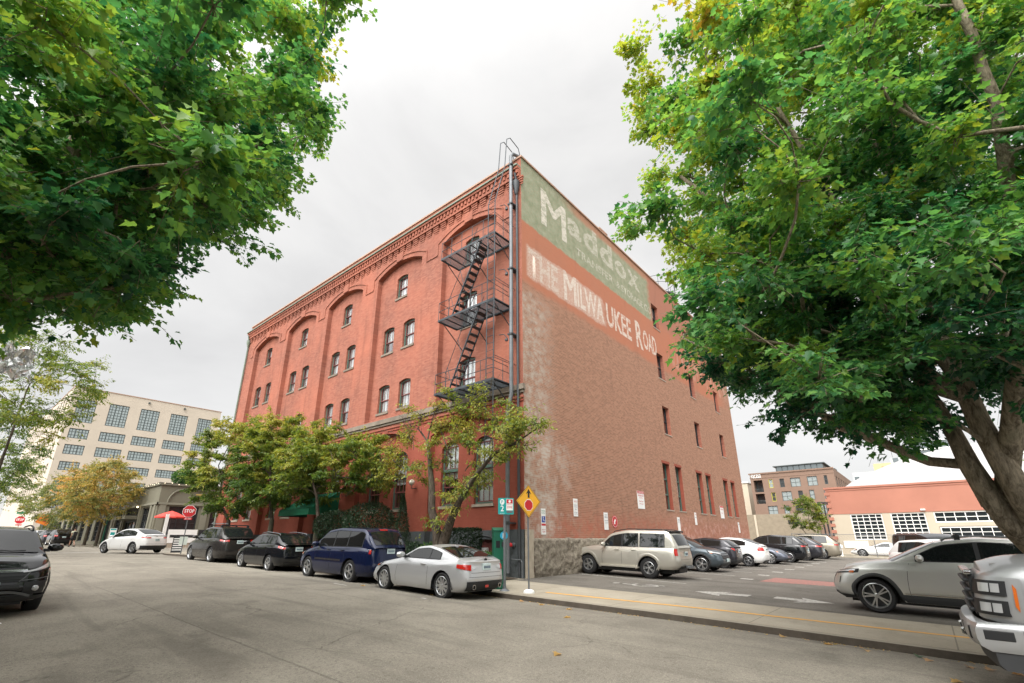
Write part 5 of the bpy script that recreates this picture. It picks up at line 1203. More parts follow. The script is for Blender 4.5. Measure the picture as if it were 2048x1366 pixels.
for sg in (1, -1):
    s.put('fog_surround', M['cladding_pale'], r, s.th_end(sg*.44), s.th_end(sg*.86), .64, .655, off=.022, n=10, z0b=.70, z1b=.715)
    s.put('skid_trim', M['cladding_pale'], r, s.th_end(sg*.30), s.th_end(sg*.60), .43, .475, off=.035, n=8, z0b=.34, z1b=.385)
    s.put('grille_frame', M['cladding_pale'], r, s.th_end(sg*.40), s.th_end(sg*.54), .62, .64, off=.03, n=5, z0b=.78, z1b=.80)
    s.put('bonnet_crease', M['signblack'], r, s.th_side(.40, sg), s.th_side(1.2, sg), .965, .972, off=.004, n=10)
s.put('skid_trim', M['cladding_pale'], r, s.th_end(.32), s.th_end(-.32), .43, .475, off=.034, n=8)
s.put('lower_grille', M['black'], r, s.th_end(.42), s.th_end(-.42), .50, .58, off=.02, n=8)
for k in range(5): s.put('grille_bar', M['cladding'], r, s.th_end(.44), s.th_end(-.44), .645+.026*k, .652+.026*k, off=.024, n=8)
b = MB()
for q0, q1 in ((.62, .05), (-.05, -.68)): b.tube([s.gtop(1.22, q0, .03), s.gtop(1.20, (q0+q1)/2, .03), s.gtop(1.24, q1, .03)], .010, 5)
b.build('wiper', M['black'], r)
place(r, -15.35, 1.0, 0.0, .90, 2.67, 4.46, ZR)
# silver old suv in the lot
r, s = car('silver boxy older suv with chunky tyres parked nose in against the stone base', 4.66, 1.76, [(0, .88), (.2, .98), (.7, 1.06), (1.35, 1.10), (4.66, 1.12)], [(1.25, 1.09), (1.85, 1.62), (2.5, 1.74), (4.30, 1.73), (4.60, 1.13)],
    .80, 2.675, .385, 'champagne_paint', [(1.55, 2.32), (2.40, 3.02), (3.14, 4.10)], (1.3, 1.82), (4.36, 4.56), (.70, .86, 1.14, .14), (.42, .74, .92, .42), e=8.5, sill=.36, seams=(1.48, 2.36, 3.08), handles=((2.15, 1.0), (2.9, 1.0)), plate_z=.92, mirror=(1.6, 1.15), flare=True, rimr=.58, tum=.18, rin=.05, fin=.16, rails=1, hi=.12)
b = MB()
for sg in (1, -1): b.box(-.75, .95, min(sg*.80, sg*.93), max(sg*.80, sg*.93), .36, .41)
b.build('side_step', PT['champagne_paint'], r)
b = MB(); b.box(-2.45, -2.28, -.05, .05, .42, .50); b.box(-2.5, -2.42, -.22, .22, .42, .50); b.build('tow_hitch', M['galv'], r)
b = MB(); b.box(-2.03, -1.80, -.62, .62, 1.70, 1.75); b.build('rear_spoiler', M['black'], r)
place(r, -9.75, 19.0, PI-.0, .80, 2.675, 4.66, lotz)
GL = 'cars parked along the brick side wall'
# slate crossover backed in
r, s = car('slate blue crossover backed in beside the boxy silver suv', 4.48, 1.80, [(0, .86), (.2, .92), (.45, .97), (1.05, 1.02), (1.35, 1.05), (3.8, 1.10), (4.48, 1.05)], [(1.15, 1.04), (1.95, 1.50), (2.5, 1.57), (3.7, 1.53), (4.35, 1.10)],
    .90, 2.67, .35, 'slate_paint', [(1.5, 2.45), (2.51, 3.25), (3.31, 3.8)], (1.2, 1.92), (3.85, 4.25), (.58, .90, 1.06, .3), (.44, .76, .88, .50, .84, .95), e=4.6, sill=.26, seams=(1.45, 2.47), clad=1, rails=1, mirror=(1.5, 1.1), grille=(.50, .58, .82), rimr=.72)
fp, x = s.end_plate(r, False, -.155, .155, .46, .6, 'front_plate', M['plate'], off=.03)
r['group'] = GL; place(r, -9.55, 24.2, 0, .90, 2.67, 4.48, lotz)
HAT = dict(e=4.6, sill=.22)
r, s = car('dark grey small hatchback parked between the slate crossover and the white sedan', 4.0, 1.70, [(0, .66), (.3, .82), (1.0, .96), (3.5, 1.06), (4.0, 1.0)], [(.95, .94), (1.8, 1.38), (2.4, 1.46), (3.4, 1.38), (3.9, 1.04)],
    .80, 2.55, .31, 'dark_grey_paint', [(1.3, 2.2), (2.26, 3.25)], (1.0, 1.75), (3.45, 3.82), (.58, .86, 1.10, .16, .95, 1.12), (.45, .62, .76, .5), seams=(1.3, 2.23), plate_z=.84, mirror=(1.35, 1.0), group=GL, rearbump=(.24, .42, 'black'), **HAT)
place(r, -9.6, 27.6, PI, .80, 2.55, 4.0, lotz)
r, s = car('white rounded hatch sedan parked between the dark grey hatchback and a blue grey sedan', 4.45, 1.73, [(0, .66), (.3, .80), (1.1, .95), (3.7, 1.08), (4.45, 1.02)], [(.9, .92), (2.0, 1.42), (2.5, 1.48), (3.3, 1.42), (4.3, 1.08)],
    .90, 2.70, .31, 'white_paint_car', [(1.45, 2.5), (2.56, 3.5)], (1.0, 1.9), (3.3, 4.1), (.52, .84, 1.04, .28), (.45, .62, .76, .5), seams=(1.4, 2.53), plate_z=.90, mirror=(1.5, 1.0), group=GL, **HAT)
place(r, -9.2, 30.4, PI, .90, 2.70, 4.45, lotz)
r, s = car('blue grey sedan with bright alloy wheels facing out into the lot aisle', 4.80, 1.82, [(0, .64), (.35, .78), (1.3, .93), (3.8, 1.0), (4.8, .98)], [(1.4, .92), (2.25, 1.38), (2.8, 1.44), (3.4, 1.38), (4.15, 1.02)],
    .95, 2.74, .34, 'steel_blue_paint', [(1.75, 2.7), (2.76, 3.6)], (1.45, 2.2), (3.5, 4.1), (.55, .78, .94, .3), (.50, .64, .76, .55, .7, .82), seams=(1.6, 2.73), mirror=(1.75, .98), group=GL, grille=(.42, .50, .66), rimr=.74, spokes=10, double=False, **HAT)
place(r, -8.95, 34.2, 0, .95, 2.74, 4.80, lotz)
r, s = car('dark suv with tall red tail lamps, third from the back fence', 4.59, 1.85, SUVD(4.59, .78, 1.02, 1.10), [(1.05, 1.06), (1.9, 1.58), (2.5, 1.67), (3.9, 1.62), (4.5, 1.12)],
    .92, 2.66, .35, 'black_paint', [(1.5, 2.4), (2.46, 3.2), (3.26, 3.85)], (1.12, 1.85), (3.95, 4.4), (.50, 1.0, 1.14, .22, .98, 1.42), (.5, .72, .88, .5), seams=(1.45, 2.43), plate_z=.8, mirror=(1.5, 1.1), group=GL, e=5)
place(r, -8.45, 37.2, PI, .92, 2.66, 4.59, lotz)
r, s = car('black crossover with curved red tail lamps, second from the back fence', 4.63, 1.84, SUVD(4.63, .74, .98, 1.06), [(1.05, 1.02), (1.9, 1.52), (2.5, 1.62), (3.7, 1.56), (4.5, 1.08)],
    .92, 2.66, .35, 'dark_grey_paint', [(1.5, 2.4), (2.46, 3.6)], (1.12, 1.85), (3.8, 4.4), (.36, .94, 1.06, .34), (.5, .72, .86, .5), seams=(1.45, 2.43), plate_z=.75, mirror=(1.5, 1.08), group=GL, e=4.8)
place(r, -8.2, 41.3, PI, .92, 2.66, 4.63, lotz)
r, s = car('tan brown suv with roof rails parked nearest the back fence', 4.99, 1.92, SUVD(4.99, .82, 1.08, 1.14), [(1.1, 1.12), (2.0, 1.66), (2.7, 1.76), (4.3, 1.72), (4.9, 1.16)],
    .95, 2.89, .37, 'beige_paint', [(1.6, 2.5), (2.56, 3.35), (3.41, 4.2)], (1.2, 1.95), (4.35, 4.8), (.55, 1.02, 1.18, .25), (.5, .72, .88, .5), seams=(1.5, 2.53), plate_z=.95, mirror=(1.6, 1.15), rails=1, group=GL, e=5.5)
place(r, -7.9, 45.6, PI, .95, 2.89, 4.99, lotz)
# santa fe
r, s = car('warm silver suv with black wheel arches leaving the parking lot on the right', 4.77, 1.89, [(0, .90), (.15, .96), (.45, 1.02), (1.1, 1.10), (1.45, 1.12), (4.0, 1.18), (4.77, 1.12)], [(1.25, 1.10), (2.15, 1.58), (2.8, 1.665), (4.0, 1.62), (4.68, 1.16)],
    .86, 2.765, .37, 'warm_silver_paint', [(1.72, 2.72), (2.80, 3.62), (3.68, 4.15)], (1.3, 2.1), (4.1, 4.55), (.52, .95, 1.12, .3), (.52, .80, .88, .52, .85, .94), e=4.4, sill=.27, seams=(1.48, 2.76, 3.65), handles=((2.55, 1.02), (3.45, 1.03)), clad=1, rails=2, crossbars=True, plate_z=.9, mirror=(1.78, 1.17), grille=(.50, .60, .86), rimr=.73, spokes=5, tum=.28, name='moving_car', cat='car')
for sg in (1, -1):
    s.put('side_moulding', M['chrome'], r, s.th_side(.86+.37+.15, sg), s.th_side(3.6-.42, sg), .44, .47, off=.022, n=12)
    s.put('door_crease', PT['warm_silver_paint'], r, s.th_side(1.55, sg), s.th_side(3.15, sg), .50, .56, off=.02, n=12)
    s.put('air_intake', M['black'], r, s.th_end(sg*(.945-.16)), s.th_side(.17, sg), .60, .74, off=.008, n=8)
    s.put('front_splitter', M['cladding'], r, s.th_end(0.001*sg), s.th_side(.50, sg), .275, .35, off=.02, n=20)
place(r, -1.2+2.765/2, 15.45, PI, .86, 2.765, 4.77, lotz)
# white hatch and dark van beyond it
r, s = car('white hatchback with red tail lamps half hidden behind the warm silver suv', 4.5, 1.8, SUVD(4.5, .72, .98, 1.06), [(1.05, 1.02), (1.9, 1.50), (2.5, 1.60), (3.7, 1.55), (4.4, 1.08)],
    .92, 2.66, .34, 'white_paint_car', [(1.5, 2.4), (2.46, 3.6)], (1.12, 1.85), (3.8, 4.3), (.45, .98, 1.30, .3), (.5, .72, .86, .5), mirror=(1.5, 1.08)); place(r, .35, 26.2, R(-52), .92, 2.66, 4.5, lotz)
r, s = car('dark green boxy van behind the white hatchback on the right of the lot', 4.6, 1.8, SUVD(4.6, .85, 1.08, 1.14), [(.9, 1.10), (1.5, 1.70), (2.2, 1.86), (4.4, 1.85), (4.55, 1.16)],
    .85, 2.7, .35, 'dark_grey_paint', [(1.3, 2.2), (2.26, 3.2), (3.26, 4.2)], (1.0, 1.5), (4.44, 4.52), (.75, .9, 1.3, .1), (.5, .72, .9, .4), mirror=(1.3, 1.15), e=7, tum=.15, cat='van', name='parked_van'); place(r, .2, 30.8, R(-60), .85, 2.7, 4.6, lotz)
r, s = car('low white coupe parked on the street behind the back fence', 4.6, 1.85, [(0, .60), (.35, .72), (1.4, .88), (3.8, .92), (4.6, .90)], [(1.5, .86), (2.4, 1.24), (2.8, 1.28), (3.2, 1.22), (4.1, .92)],
    .9, 2.7, .34, 'white_paint_car', [(1.9, 2.9)], (1.6, 2.35), (3.2, 3.9), (.5, .72, .84, .3), (.5, .56, .68, .5), mirror=(1.9, .94)); place(r, -3.4, 54.8, PI, .9, 2.7, 4.6, lambda x, y: Z0(x)-.04)
# far cars on the left
GF = 'cars parked in the far block on the left'
fars = [(-72.5, 9.9, 'black_paint', 'black suv parked nearest the leaning street trees in the far block'), (-79.5, 9.9, 'dark_grey_paint', 'dark grey car just ahead of the black suv in the far block'), (-86.5, 9.9, 'silver_paint', 'silver car two ahead of the black suv in the far block'), (-93.5, 9.9, 'white_paint_car', 'white car farthest away in the row of the far block')]
for x, y, p_, lb in fars:
    r, s = car(lb, 4.6, 1.85, SUVD(4.6, .78, 1.02, 1.10), [(1.05, 1.06), (1.9, 1.58), (2.5, 1.66), (3.9, 1.62), (4.5, 1.12)], .92, 2.66, .35, p_, [(1.5, 2.4), (2.46, 3.8)], (1.12, 1.85), (3.95, 4.4), (.55, .9, 1.1, .2), (.5, .72, .88, .5), mirror=(1.5, 1.1), plate_z=.85, group=GF)
    place(r, x, y, PI, .92, 2.66, 4.6, ZR)
# ---- pickup truck
L_ = 6.35; rt_ = empty('pickup_truck', (0, 0, 0), label='large silver pickup truck with stacked headlights cut off by the right edge', cat='pickup truck')
s = Shell(L_, 2.03, [(0, 1.22), (.12, 1.34), (.5, 1.38), (1.55, 1.42), (1.9, 1.44), (4.3, 1.46), (4.35, 1.46), (L_, 1.46)], [(1.6, 1.42), (2.25, 1.92), (2.7, 2.0), (3.7, 1.99), (4.2, 1.48)], 9.0, .58, (1.02, 1.02+4.06, .42), .10, .22, .07, .04, nose_in=.02)
s.Ra = .50; m = PT['truck_silver']; s.body(rt_, m); cab = s.cabin(rt_, m)
s.side_glass(cab, [(2.2, 3.1), (3.16, 4.0)], hi=.12); s.top_glass(cab, 'windshield', 1.75, 2.25); s.top_glass(cab, 'rear_window', 3.85, 4.1)
for st in (1.02, 5.08):
    for sg in (1, -1): wheel(rt_, L_/2-st, sg*.99, .42, wd=.27, spokes=8, double=False, rimr=.56)
xf = L_/2
def tb(name, m_, *bx, par=None, bev=.02):
    b = MB(); b.box(*bx); o = b.build(name, m_, par or rt_); bevel(o, bev, 3); return o
g = tb('grille', M['black'], xf-.05, xf+.03, -.62, .62, .80, 1.26)
for zz in (.86, .97, 1.08, 1.19): tb('bar', M['cladding'], xf+.02, xf+.085, -.60, .60, zz-.022, zz+.022, par=g)
tb('grille_surround', M['chrome'], xf-.02, xf+.06, -.66, .66, 1.25, 1.31)
for sg in (1, -1):
    hl = s.put('headlight', PT['truck_silver'], rt_, s.th_end(sg*.62), s.th_side(.37, sg), .80, 1.27, off=.03, n=20, z0b=.76, z1b=1.25)
    for z0 in (.845, 1.055):
        s.put('lamp_bezel', M['black'], hl, s.th_end(sg*.62), s.th_side(.25, sg), z0, z0+.16, off=.042, n=14)
        s.put('lamp', M['clear_lens'], hl, s.th_side(.05, sg), s.th_side(.20, sg), z0+.035, z0+.13, off=.052, n=10)
        s.put('lamp_divider', M['black'], hl, s.th_side(.125, sg), s.th_side(.135, sg), z0+.035, z0+.13, off=.056, n=2)
    s.put('marker_light', M['amber'], hl, s.th_side(.30, sg), s.th_side(.328, sg), .96, 1.19, off=.042, n=3, z0b=.90, z1b=1.14)
# wraparound bumper
b = MB(); prof = []
for k in range(21):
    t = -1+k/10; y = 1.05*max(-1, min(1, t*1.12)); xo = .20-.12*abs(t)**3-(.35*max(0, abs(t)-.9)/.1 if abs(t) > .9 else 0); prof.append((xf+xo-.02, y))
b.grid([[(x-ins, y*(1-ins*.2), z) for x, y in prof] for ins, z in ((.10, .48), (.02, .53), (0, .60), (0, .70), (.03, .76), (.12, .78))]); bp = b.build('front_bumper', PT['truck_silver'], rt_, smooth=True, angle=50)
for sg in (1, -1): tb('fog_pocket', M['black'], xf+.02, xf+.145, *sorted((sg*.62, sg*.88)), .57, .71, par=bp); tb('side_pocket', M['black'], xf-.22, xf+.03, *sorted((sg*.99, sg*1.055)), .60, .70, par=bp, bev=.01); 
tb('bumper_opening', M['black'], xf+.10, xf+.175, -.50, .50, .56, .72, par=bp)
for sg in (1, -1):
    b = MB(); b.tube([(xf+.14, sg*.33, .54), (xf+.19, sg*.33, .56), (xf+.195, sg*.33, .60), (xf+.14, sg*.33, .63)], .016, 6); b.build('tow_hook', M['chrome'], bp)
b = MB(); b.grid([[(x-ins, y*.97, z) for x, y in prof] for ins, z in ((.12, .50), (.13, .36), (.18, .30), (.22, .30))]); b.build('air_dam', M['cladding'], rt_, smooth=True, angle=50)
for sg in (1, -1):
    for st in (1.02, 5.08):
        b = MB(); a_, c_ = [], []
        for a in range(-5, 186, 8):
            for lst, rr, of in ((a_, s.Ra-.01, .03), (c_, s.Ra+.08, .004)):
                x = L_/2-st+rr*math.cos(R(a)); z = .42+rr*math.sin(R(a)); lst.append(s.surf(s.th_side(L_/2-x, sg), max(z, .45), of))
        b.grid([a_, c_]); b.build('wheel_arch', PT['truck_silver'], rt_, smooth=True)
    for st in (1.72, 2.95, 3.95): strip_seam(s, rt_, st, .68, 1.40, sg)
b = MB(); b.tube([(xf-.2, .55, 1.365), (xf-.9, .62, 1.40), (xf-1.5, .72, 1.43)], .03, 6); b.tube([(xf-.2, -.55, 1.365), (xf-.9, -.62, 1.40), (xf-1.5, -.72, 1.43)], .03, 6); b.build('hood_crease', m, rt_, smooth=True)
b = MB(); b.box(-L_/2+.12, L_/2-4.42, -.88, .88, 1.48, 1.52); b.build('bed_cover', M['black'], rt_)
place(rt_, .27+1.02+2.03, 9.0, PI, 1.02, 4.06, L_, lambda x, y: ZR(x, 8.4)+.0)
# ============================================================ TREES AND PLANTS
BL="-114,-30,74 -93,-5,67 -60,13,55 -100,-52,113 -109,-55,71 -79,30,99 -130,-31,47 -94,3,79 -115,3,137 -129,-50,75 -62,7,59 -126,8,112 -111,8,101 -69,22,94 -77,22,113 -65,7,43 -98,1,71 -89,-39,47 -116,-11,103 -102,4,137 -94,24,111 -112,0,80 -140,40,114 -118,6,78 -100,-2,89 -86,9,84 -123,-12,94 -126,-58,84 -92,-41,114 -59,19,82 -103,-7,74 -84,15,67 -85,22,124 -77,21,91 -38,-23,78 -121,-13,130 -58,16,62 -53,-50,89 -98,10,84 -64,21,128 -105,13,64 -130,-6,101 -107,6,81 -128,-32,118 -90,-39,60 -90,35,109 -104,17,93 -119,17,83 -96,11,129 -130,-25,96 -98,39,114 -76,-2,82 -91,13,137 -94,-11,85 -88,10,116 -71,7,65 -80,-3,46 -119,5,117 -94,8,97 -126,11,118 -82,5,74 -109,-47,95 -134,13,94 -125,-19,126 -100,-43,94 -74,14,82 -144,14,101 -107,-5,121 -44,6,67 -69,16,63 -104,-55,77 -97,0,107 -114,-33,66 -114,-46,62 -81,-3,111 -119,11,137 -103,28,102 -106,28,123 -67,-2,86 -135,15,127 -87,30,122 -105,26,82 -145,-4,96 -93,-12,110 -65,-1,122 -110,6,113 -100,-11,98 -112,41,124 -111,-21,74 -112,-21,134 -130,-1,109 -141,3,119 -91,-25,49 -106,27,90 -159,-5,79 -112,10,126 -71,-11,78 -66,-12,49 -121,-2,63 -105,-15,103 -129,4,127 -106,-7,84 -116,31,121 -113,-60,86 -112,19,87 -103,18,76 -71,-26,51 -117,-42,114 -118,-3,74 -62,7,83 -85,5,102 -110,15,118 -117,-17,70 -104,13,125 -122,42,128 -144,-2,107 -93,2,53 -116,-5,116 -117,17,73 -106,2,103 -143,10,87 -95,24,103 -118,-9,71 -138,3,65 -71,1,54 -71,3,123 -87,-6,72 -98,-8,113 -124,8,101 -69,-43,116 -92,13,66 -91,31,137 -116,29,100 -75,-15,116 -112,-5,130 -158,8,91 -64,17,72 -103,36,97 -56,10,67 -94,15,80 -112,-41,49 -97,-53,107 -92,30,93 -77,-38,36 -84,-12,84 -127,-12,120 -74,5,80 -92,-2,94 -115,38,115 -112,-1,90 -69,11,100 -145,-3,85 -115,10,58 -119,14,119 -63,2,91 -76,-10,61 -126,38,110 -85,3,54 -47,-5,96 -141,6,73 -151,21,75 -63,23,112 -68,-1,40 -146,-30,76 -86,0,119 -118,18,92 -112,-42,107 -110,-9,62 -93,20,128 -111,16,138 -126,-25,51 -140,13,107 -50,-16,101 -94,-33,39 -51,-21,74 -79,-6,96 -108,25,107 -79,-31,127 -54,17,72 -90,3,86 -56,2,45 -76,20,69 -127,20,131 -134,42,118 -99,11,110 -155,23,93 -72,5,115 -138,21,107 -124,23,110 -130,7,69 -79,-43,95 -79,9,139 -51,-4,60 -128,13,75 -97,-45,67 -99,10,55 -72,10,93 -112,-15,113 -106,-18,55 -147,-28,92 -89,11,57 -76,13,73 -134,36,107 -105,17,83 -96,-2,100 -126,-17,78 -128,8,86 -64,18,98 -116,-10,89 -87,-8,118 -88,-52,77 -83,6,122 -138,7,101 -125,-3,115 -75,-26,68 -74,-34,62 -132,-21,51 -139,21,89 -117,-39,93 -145,26,80 -137,3,126 -94,-14,60 -84,24,84 -132,-38,89 -131,-3,90 -112,25,130 -98,-28,109 -143,30,101 -102,-37,112 -41,8,47 -119,8,90 -95,-39,73 -153,-20,63 -103,-44,101 -106,-18,45 -120,-51,96 -59,-22,63 -108,12,71 -49,18,91 -123,25,89 -119,0,123 -144,15,70 -61,-27,111 -108,-43,73 -60,-40,58 -132,16,106 -98,24,96 -97,7,122 -73,-19,79 -89,17,74"
BR="23,126,140 3,99,83 -22,90,110 -2,91,77 -23,124,104 -8,136,80 -9,160,60 46,119,41 34,121,47 3,115,131 31,166,100 78,135,76 -20,75,99 7,161,63 0,88,63 -3,58,57 -4,169,98 17,149,74 14,121,145 32,172,68 5,128,87 -18,111,67 -13,148,79 63,136,88 -11,116,90 8,128,96 -31,101,87 -5,166,79 10,108,79 3,146,66 35,114,123 20,49,89 13,147,120 -5,176,86 22,53,78 77,99,96 0,102,92 -1,75,102 33,113,144 3,60,66 -13,56,72 2,142,80 11,138,136 54,102,70 69,129,63 12,99,106 -10,113,82 -3,109,65 -24,126,78 7,96,132 27,136,96 38,90,103 -8,107,104 -41,134,71 9,86,76 2,110,46 31,125,81 51,77,119 34,70,86 -19,139,92 -22,117,85 2,108,76 -16,107,117 25,120,79 0,176,94 -17,74,46 -10,62,97 43,125,54 -13,149,51 -12,139,100 4,117,68 -6,112,71 3,146,136 14,99,41 0,144,46 26,159,84 14,114,83 24,157,119 19,90,90 -20,147,74 16,102,80 -22,98,89 28,120,118 29,95,83 49,130,38 4,174,81 -12,166,61 -33,133,107 -8,104,56 -7,132,112 21,113,88 0,170,61 4,133,112 21,115,132 8,167,70 24,135,75 -30,114,112 34,140,115 28,152,129 -8,83,95 -33,125,88 1,120,80 -4,72,36 0,91,100 -35,151,73 30,144,69 23,81,65 -27,120,134 -9,158,100 -12,125,111 33,145,76 -5,143,120 42,134,126 27,123,100 -10,114,101 -5,76,54 -5,130,74 11,76,90 19,117,105 34,115,96 -44,106,96 -10,102,77 1,63,90 -18,166,99 -39,116,120 -28,110,99 -14,90,85 27,106,78 -7,119,40 -22,110,55 14,158,57 -5,69,61 44,95,67 -14,72,65 28,57,63 2,78,45 13,84,70 2,98,41 40,151,61 17,48,63 -30,83,128 -9,64,48 16,100,98 -6,128,101 -13,135,71 28,99,31 46,90,43 -2,127,135 -8,94,63 -19,127,128 39,153,97 26,136,55 26,101,113 18,133,45 62,95,109 -11,95,44 10,94,75 -13,83,72 -30,162,92 35,165,113 -15,152,66 41,148,53 28,79,123 -20,112,105 27,82,102 -31,110,81 19,107,53 18,77,129 -16,151,103 -24,108,124 -41,134,103 41,129,132 -31,136,113 -27,102,75 16,143,136 10,69,48 58,87,85 36,86,33 -25,107,114 7,116,89 1,67,48 -29,86,120 -9,53,66 20,81,83 20,114,74 -9,108,97 -6,84,65 -14,88,119 41,118,139 48,88,109 -25,109,64 14,146,128 25,76,76 5,109,145 22,89,65 -9,106,133 22,71,43 31,140,136 -33,96,123 60,145,51 -17,66,57 9,88,98 4,74,93 -33,138,123 55,125,88 5,89,113 49,84,89 -3,93,87 -6,64,34 -3,154,123 -34,123,101 7,162,80 1,113,99 0,112,84 -2,95,117 1,141,93 -16,159,74 10,82,49 22,161,113 -8,143,64 7,90,53 24,133,129 -6,81,75 -12,82,86 -23,152,117 12,110,69 -2,114,143 -1,82,114 69,149,82 37,80,116 19,161,98 -8,123,73 14,85,107 17,132,111 32,103,61 -7,73,71 7,63,76 57,108,95 -14,173,87 1,116,61 -13,126,49 -3,124,53 4,147,98 9,121,113 -10,112,61 38,98,65 -18,131,82 -2,123,97 17,120,78 18,135,101 59,89,38 -5,153,108 -12,126,135 -7,125,60 -7,116,112 48,153,56 5,103,133 -23,89,63 8,58,43 -4,66,83 33,130,116 23,65,55 -20,97,58 27,115,73 43,166,89 20,134,82 -27,128,66 -20,57,61 51,91,55 30,124,127 3,93,69 16,134,119 7,108,93 30,155,70 14,76,67 5,135,104 10,98,91 -15,96,74 12,57,113 21,104,66 40,78,73 25,108,101 14,140,95 19,125,52 -14,55,44 14,142,107 32,86,108 -10,63,71 24,139,67 34,141,84 13,98,121 21,133,92 -5,46,61 -2,103,143 20,148,111 17,93,103 -37,156,103 35,74,64 65,93,95 2,157,110 -20,114,117 25,149,92 17,173,67 -7,134,139 -44,123,124 11,109,52 -4,143,53 -16,104,88 12,116,45 29,168,78 47,111,131 -4,59,87 -9,161,117 8,121,100 -35,117,66 -11,87,126 -14,128,76 42,142,71 17,87,79 -9,151,115 36,149,129 -23,161,106 12,175,84 43,128,107 34,79,136 64,133,100 -18,137,50 -11,74,109 -8,160,74 -21,110,85"
BX="2,87,44 3,106,60 -4,88,47 5,99,55 -10,87,44 -8,83,49 16,83,51 6,108,52 13,74,50 -7,103,51 -1,103,41 -15,81,64 7,92,73 7,94,48 -4,92,62 6,100,68 16,78,57 -15,88,61 -3,94,79 -8,82,59 18,93,57 16,96,42 -12,90,49 -10,96,66 -3,102,71 -10,77,66 16,101,58 17,102,51 12,90,58 10,73,41 17,102,71 -11,83,73 25,82,48 -7,78,41 10,83,40 -3,93,49 4,89,57 17,88,44 -11,91,74 -9,105,63 16,87,33 6,87,67 10,85,50 4,78,40 -15,83,57 24,96,64 21,77,38 18,82,43 -1,100,64 0,85,59 -3,97,56 -8,74,53 9,99,74 1,106,48 11,108,60 19,92,66 2,82,50 -12,74,58 -15,100,67 -17,91,54 11,91,42 30,101,42 -12,107,53 24,91,54 14,104,41 -1,87,67 2,90,36 5,78,61 -17,104,59 2,76,56 24,84,56 12,97,67 17,92,49 2,97,45 35,94,57 -22,121,62 -11,98,50 -4,104,47 -1,113,50 -20,97,62 -29,131,56 0,93,44 -31,115,57 5,102,45 -21,92,57 1,92,33 -14,109,57 -7,112,51 -4,89,35 -8,130,61 -16,103,57 -17,96,51 -23,103,48 5,122,40 -16,110,48 -17,136,58 -26,115,53 -5,106,59 -21,125,54 -7,120,49 -24,112,63 -16,131,62 -10,117,39 -5,122,40 -11,108,65 -19,85,53 -13,93,37 5,110,37 -21,105,68 -5,126,65 -1,113,42 -27,102,60 -5,100,37 -2,119,60 -5,134,40 -6,135,57 -15,116,48 -2,101,53 -12,104,48 -9,117,56 -11,97,57 -17,116,64 -1,131,59 4,127,45 -19,107,53 -13,107,41 3,104,37 -15,91,44 -10,99,42 5,117,51 -10,91,52 -26,95,50 -32,120,67 -25,129,64 -3,127,47 1,103,92 21,77,99 10,75,76 2,116,112 10,75,95 2,104,118 -13,77,100 21,115,101 16,98,85 19,89,102 3,69,85 13,83,93 -7,107,103 12,93,91 18,104,88 14,90,107 6,103,113 1,96,93 5,109,89 -22,108,115 13,116,113 -9,82,85 5,97,83 9,82,82 12,106,99 15,91,75 -18,79,115 15,107,120 -3,97,109 31,100,97 -22,84,99 24,108,120 3,76,114 8,96,116 16,118,91 25,91,100 -18,102,105 22,84,70 -1,80,96 4,89,96 22,92,81 23,80,85 -4,122,105 27,101,90 12,115,95 14,109,112 21,86,90 -32,92,114 3,88,105 -18,85,90 -26,95,117 -18,93,115 -17,100,122 25,112,112 -11,74,85 24,105,107 21,111,87 9,84,116 0,73,96 14,95,112 0,88,82 31,102,107 0,86,113 -7,86,109 -7,98,90 -14,96,103 -9,83,117 22,96,110 14,87,85 -7,111,115"
BM="-89,8,75 -79,4,79 -97,1,59 -73,7,62 -64,-5,67 -91,-6,47 -54,8,55 -67,-2,76 -75,1,54 -89,-7,62 -81,4,49 -84,-2,60 -75,-6,57 -93,5,70 -65,0,63 -88,11,66 -77,8,56 -61,2,69 -67,8,67 -90,1,74 -77,11,61 -77,4,72 -89,-5,57 -60,8,45 -93,7,60 -73,-5,72 -58,2,62 -70,2,71 -81,-7,62 -82,-3,53 -95,-4,55 -86,13,78 -68,-1,56 -57,5,72 -85,-7,70 -87,8,54 -78,1,59 -96,4,52 -70,5,53 -66,2,45 -71,-4,51 -99,8,63 -96,14,68 -65,-7,58 -63,5,54 -73,7,45 -75,-2,43 -87,2,52 -76,10,86 -74,12,67 -75,0,76 -64,-4,51 -59,-5,48 -52,5,63 -85,4,62"

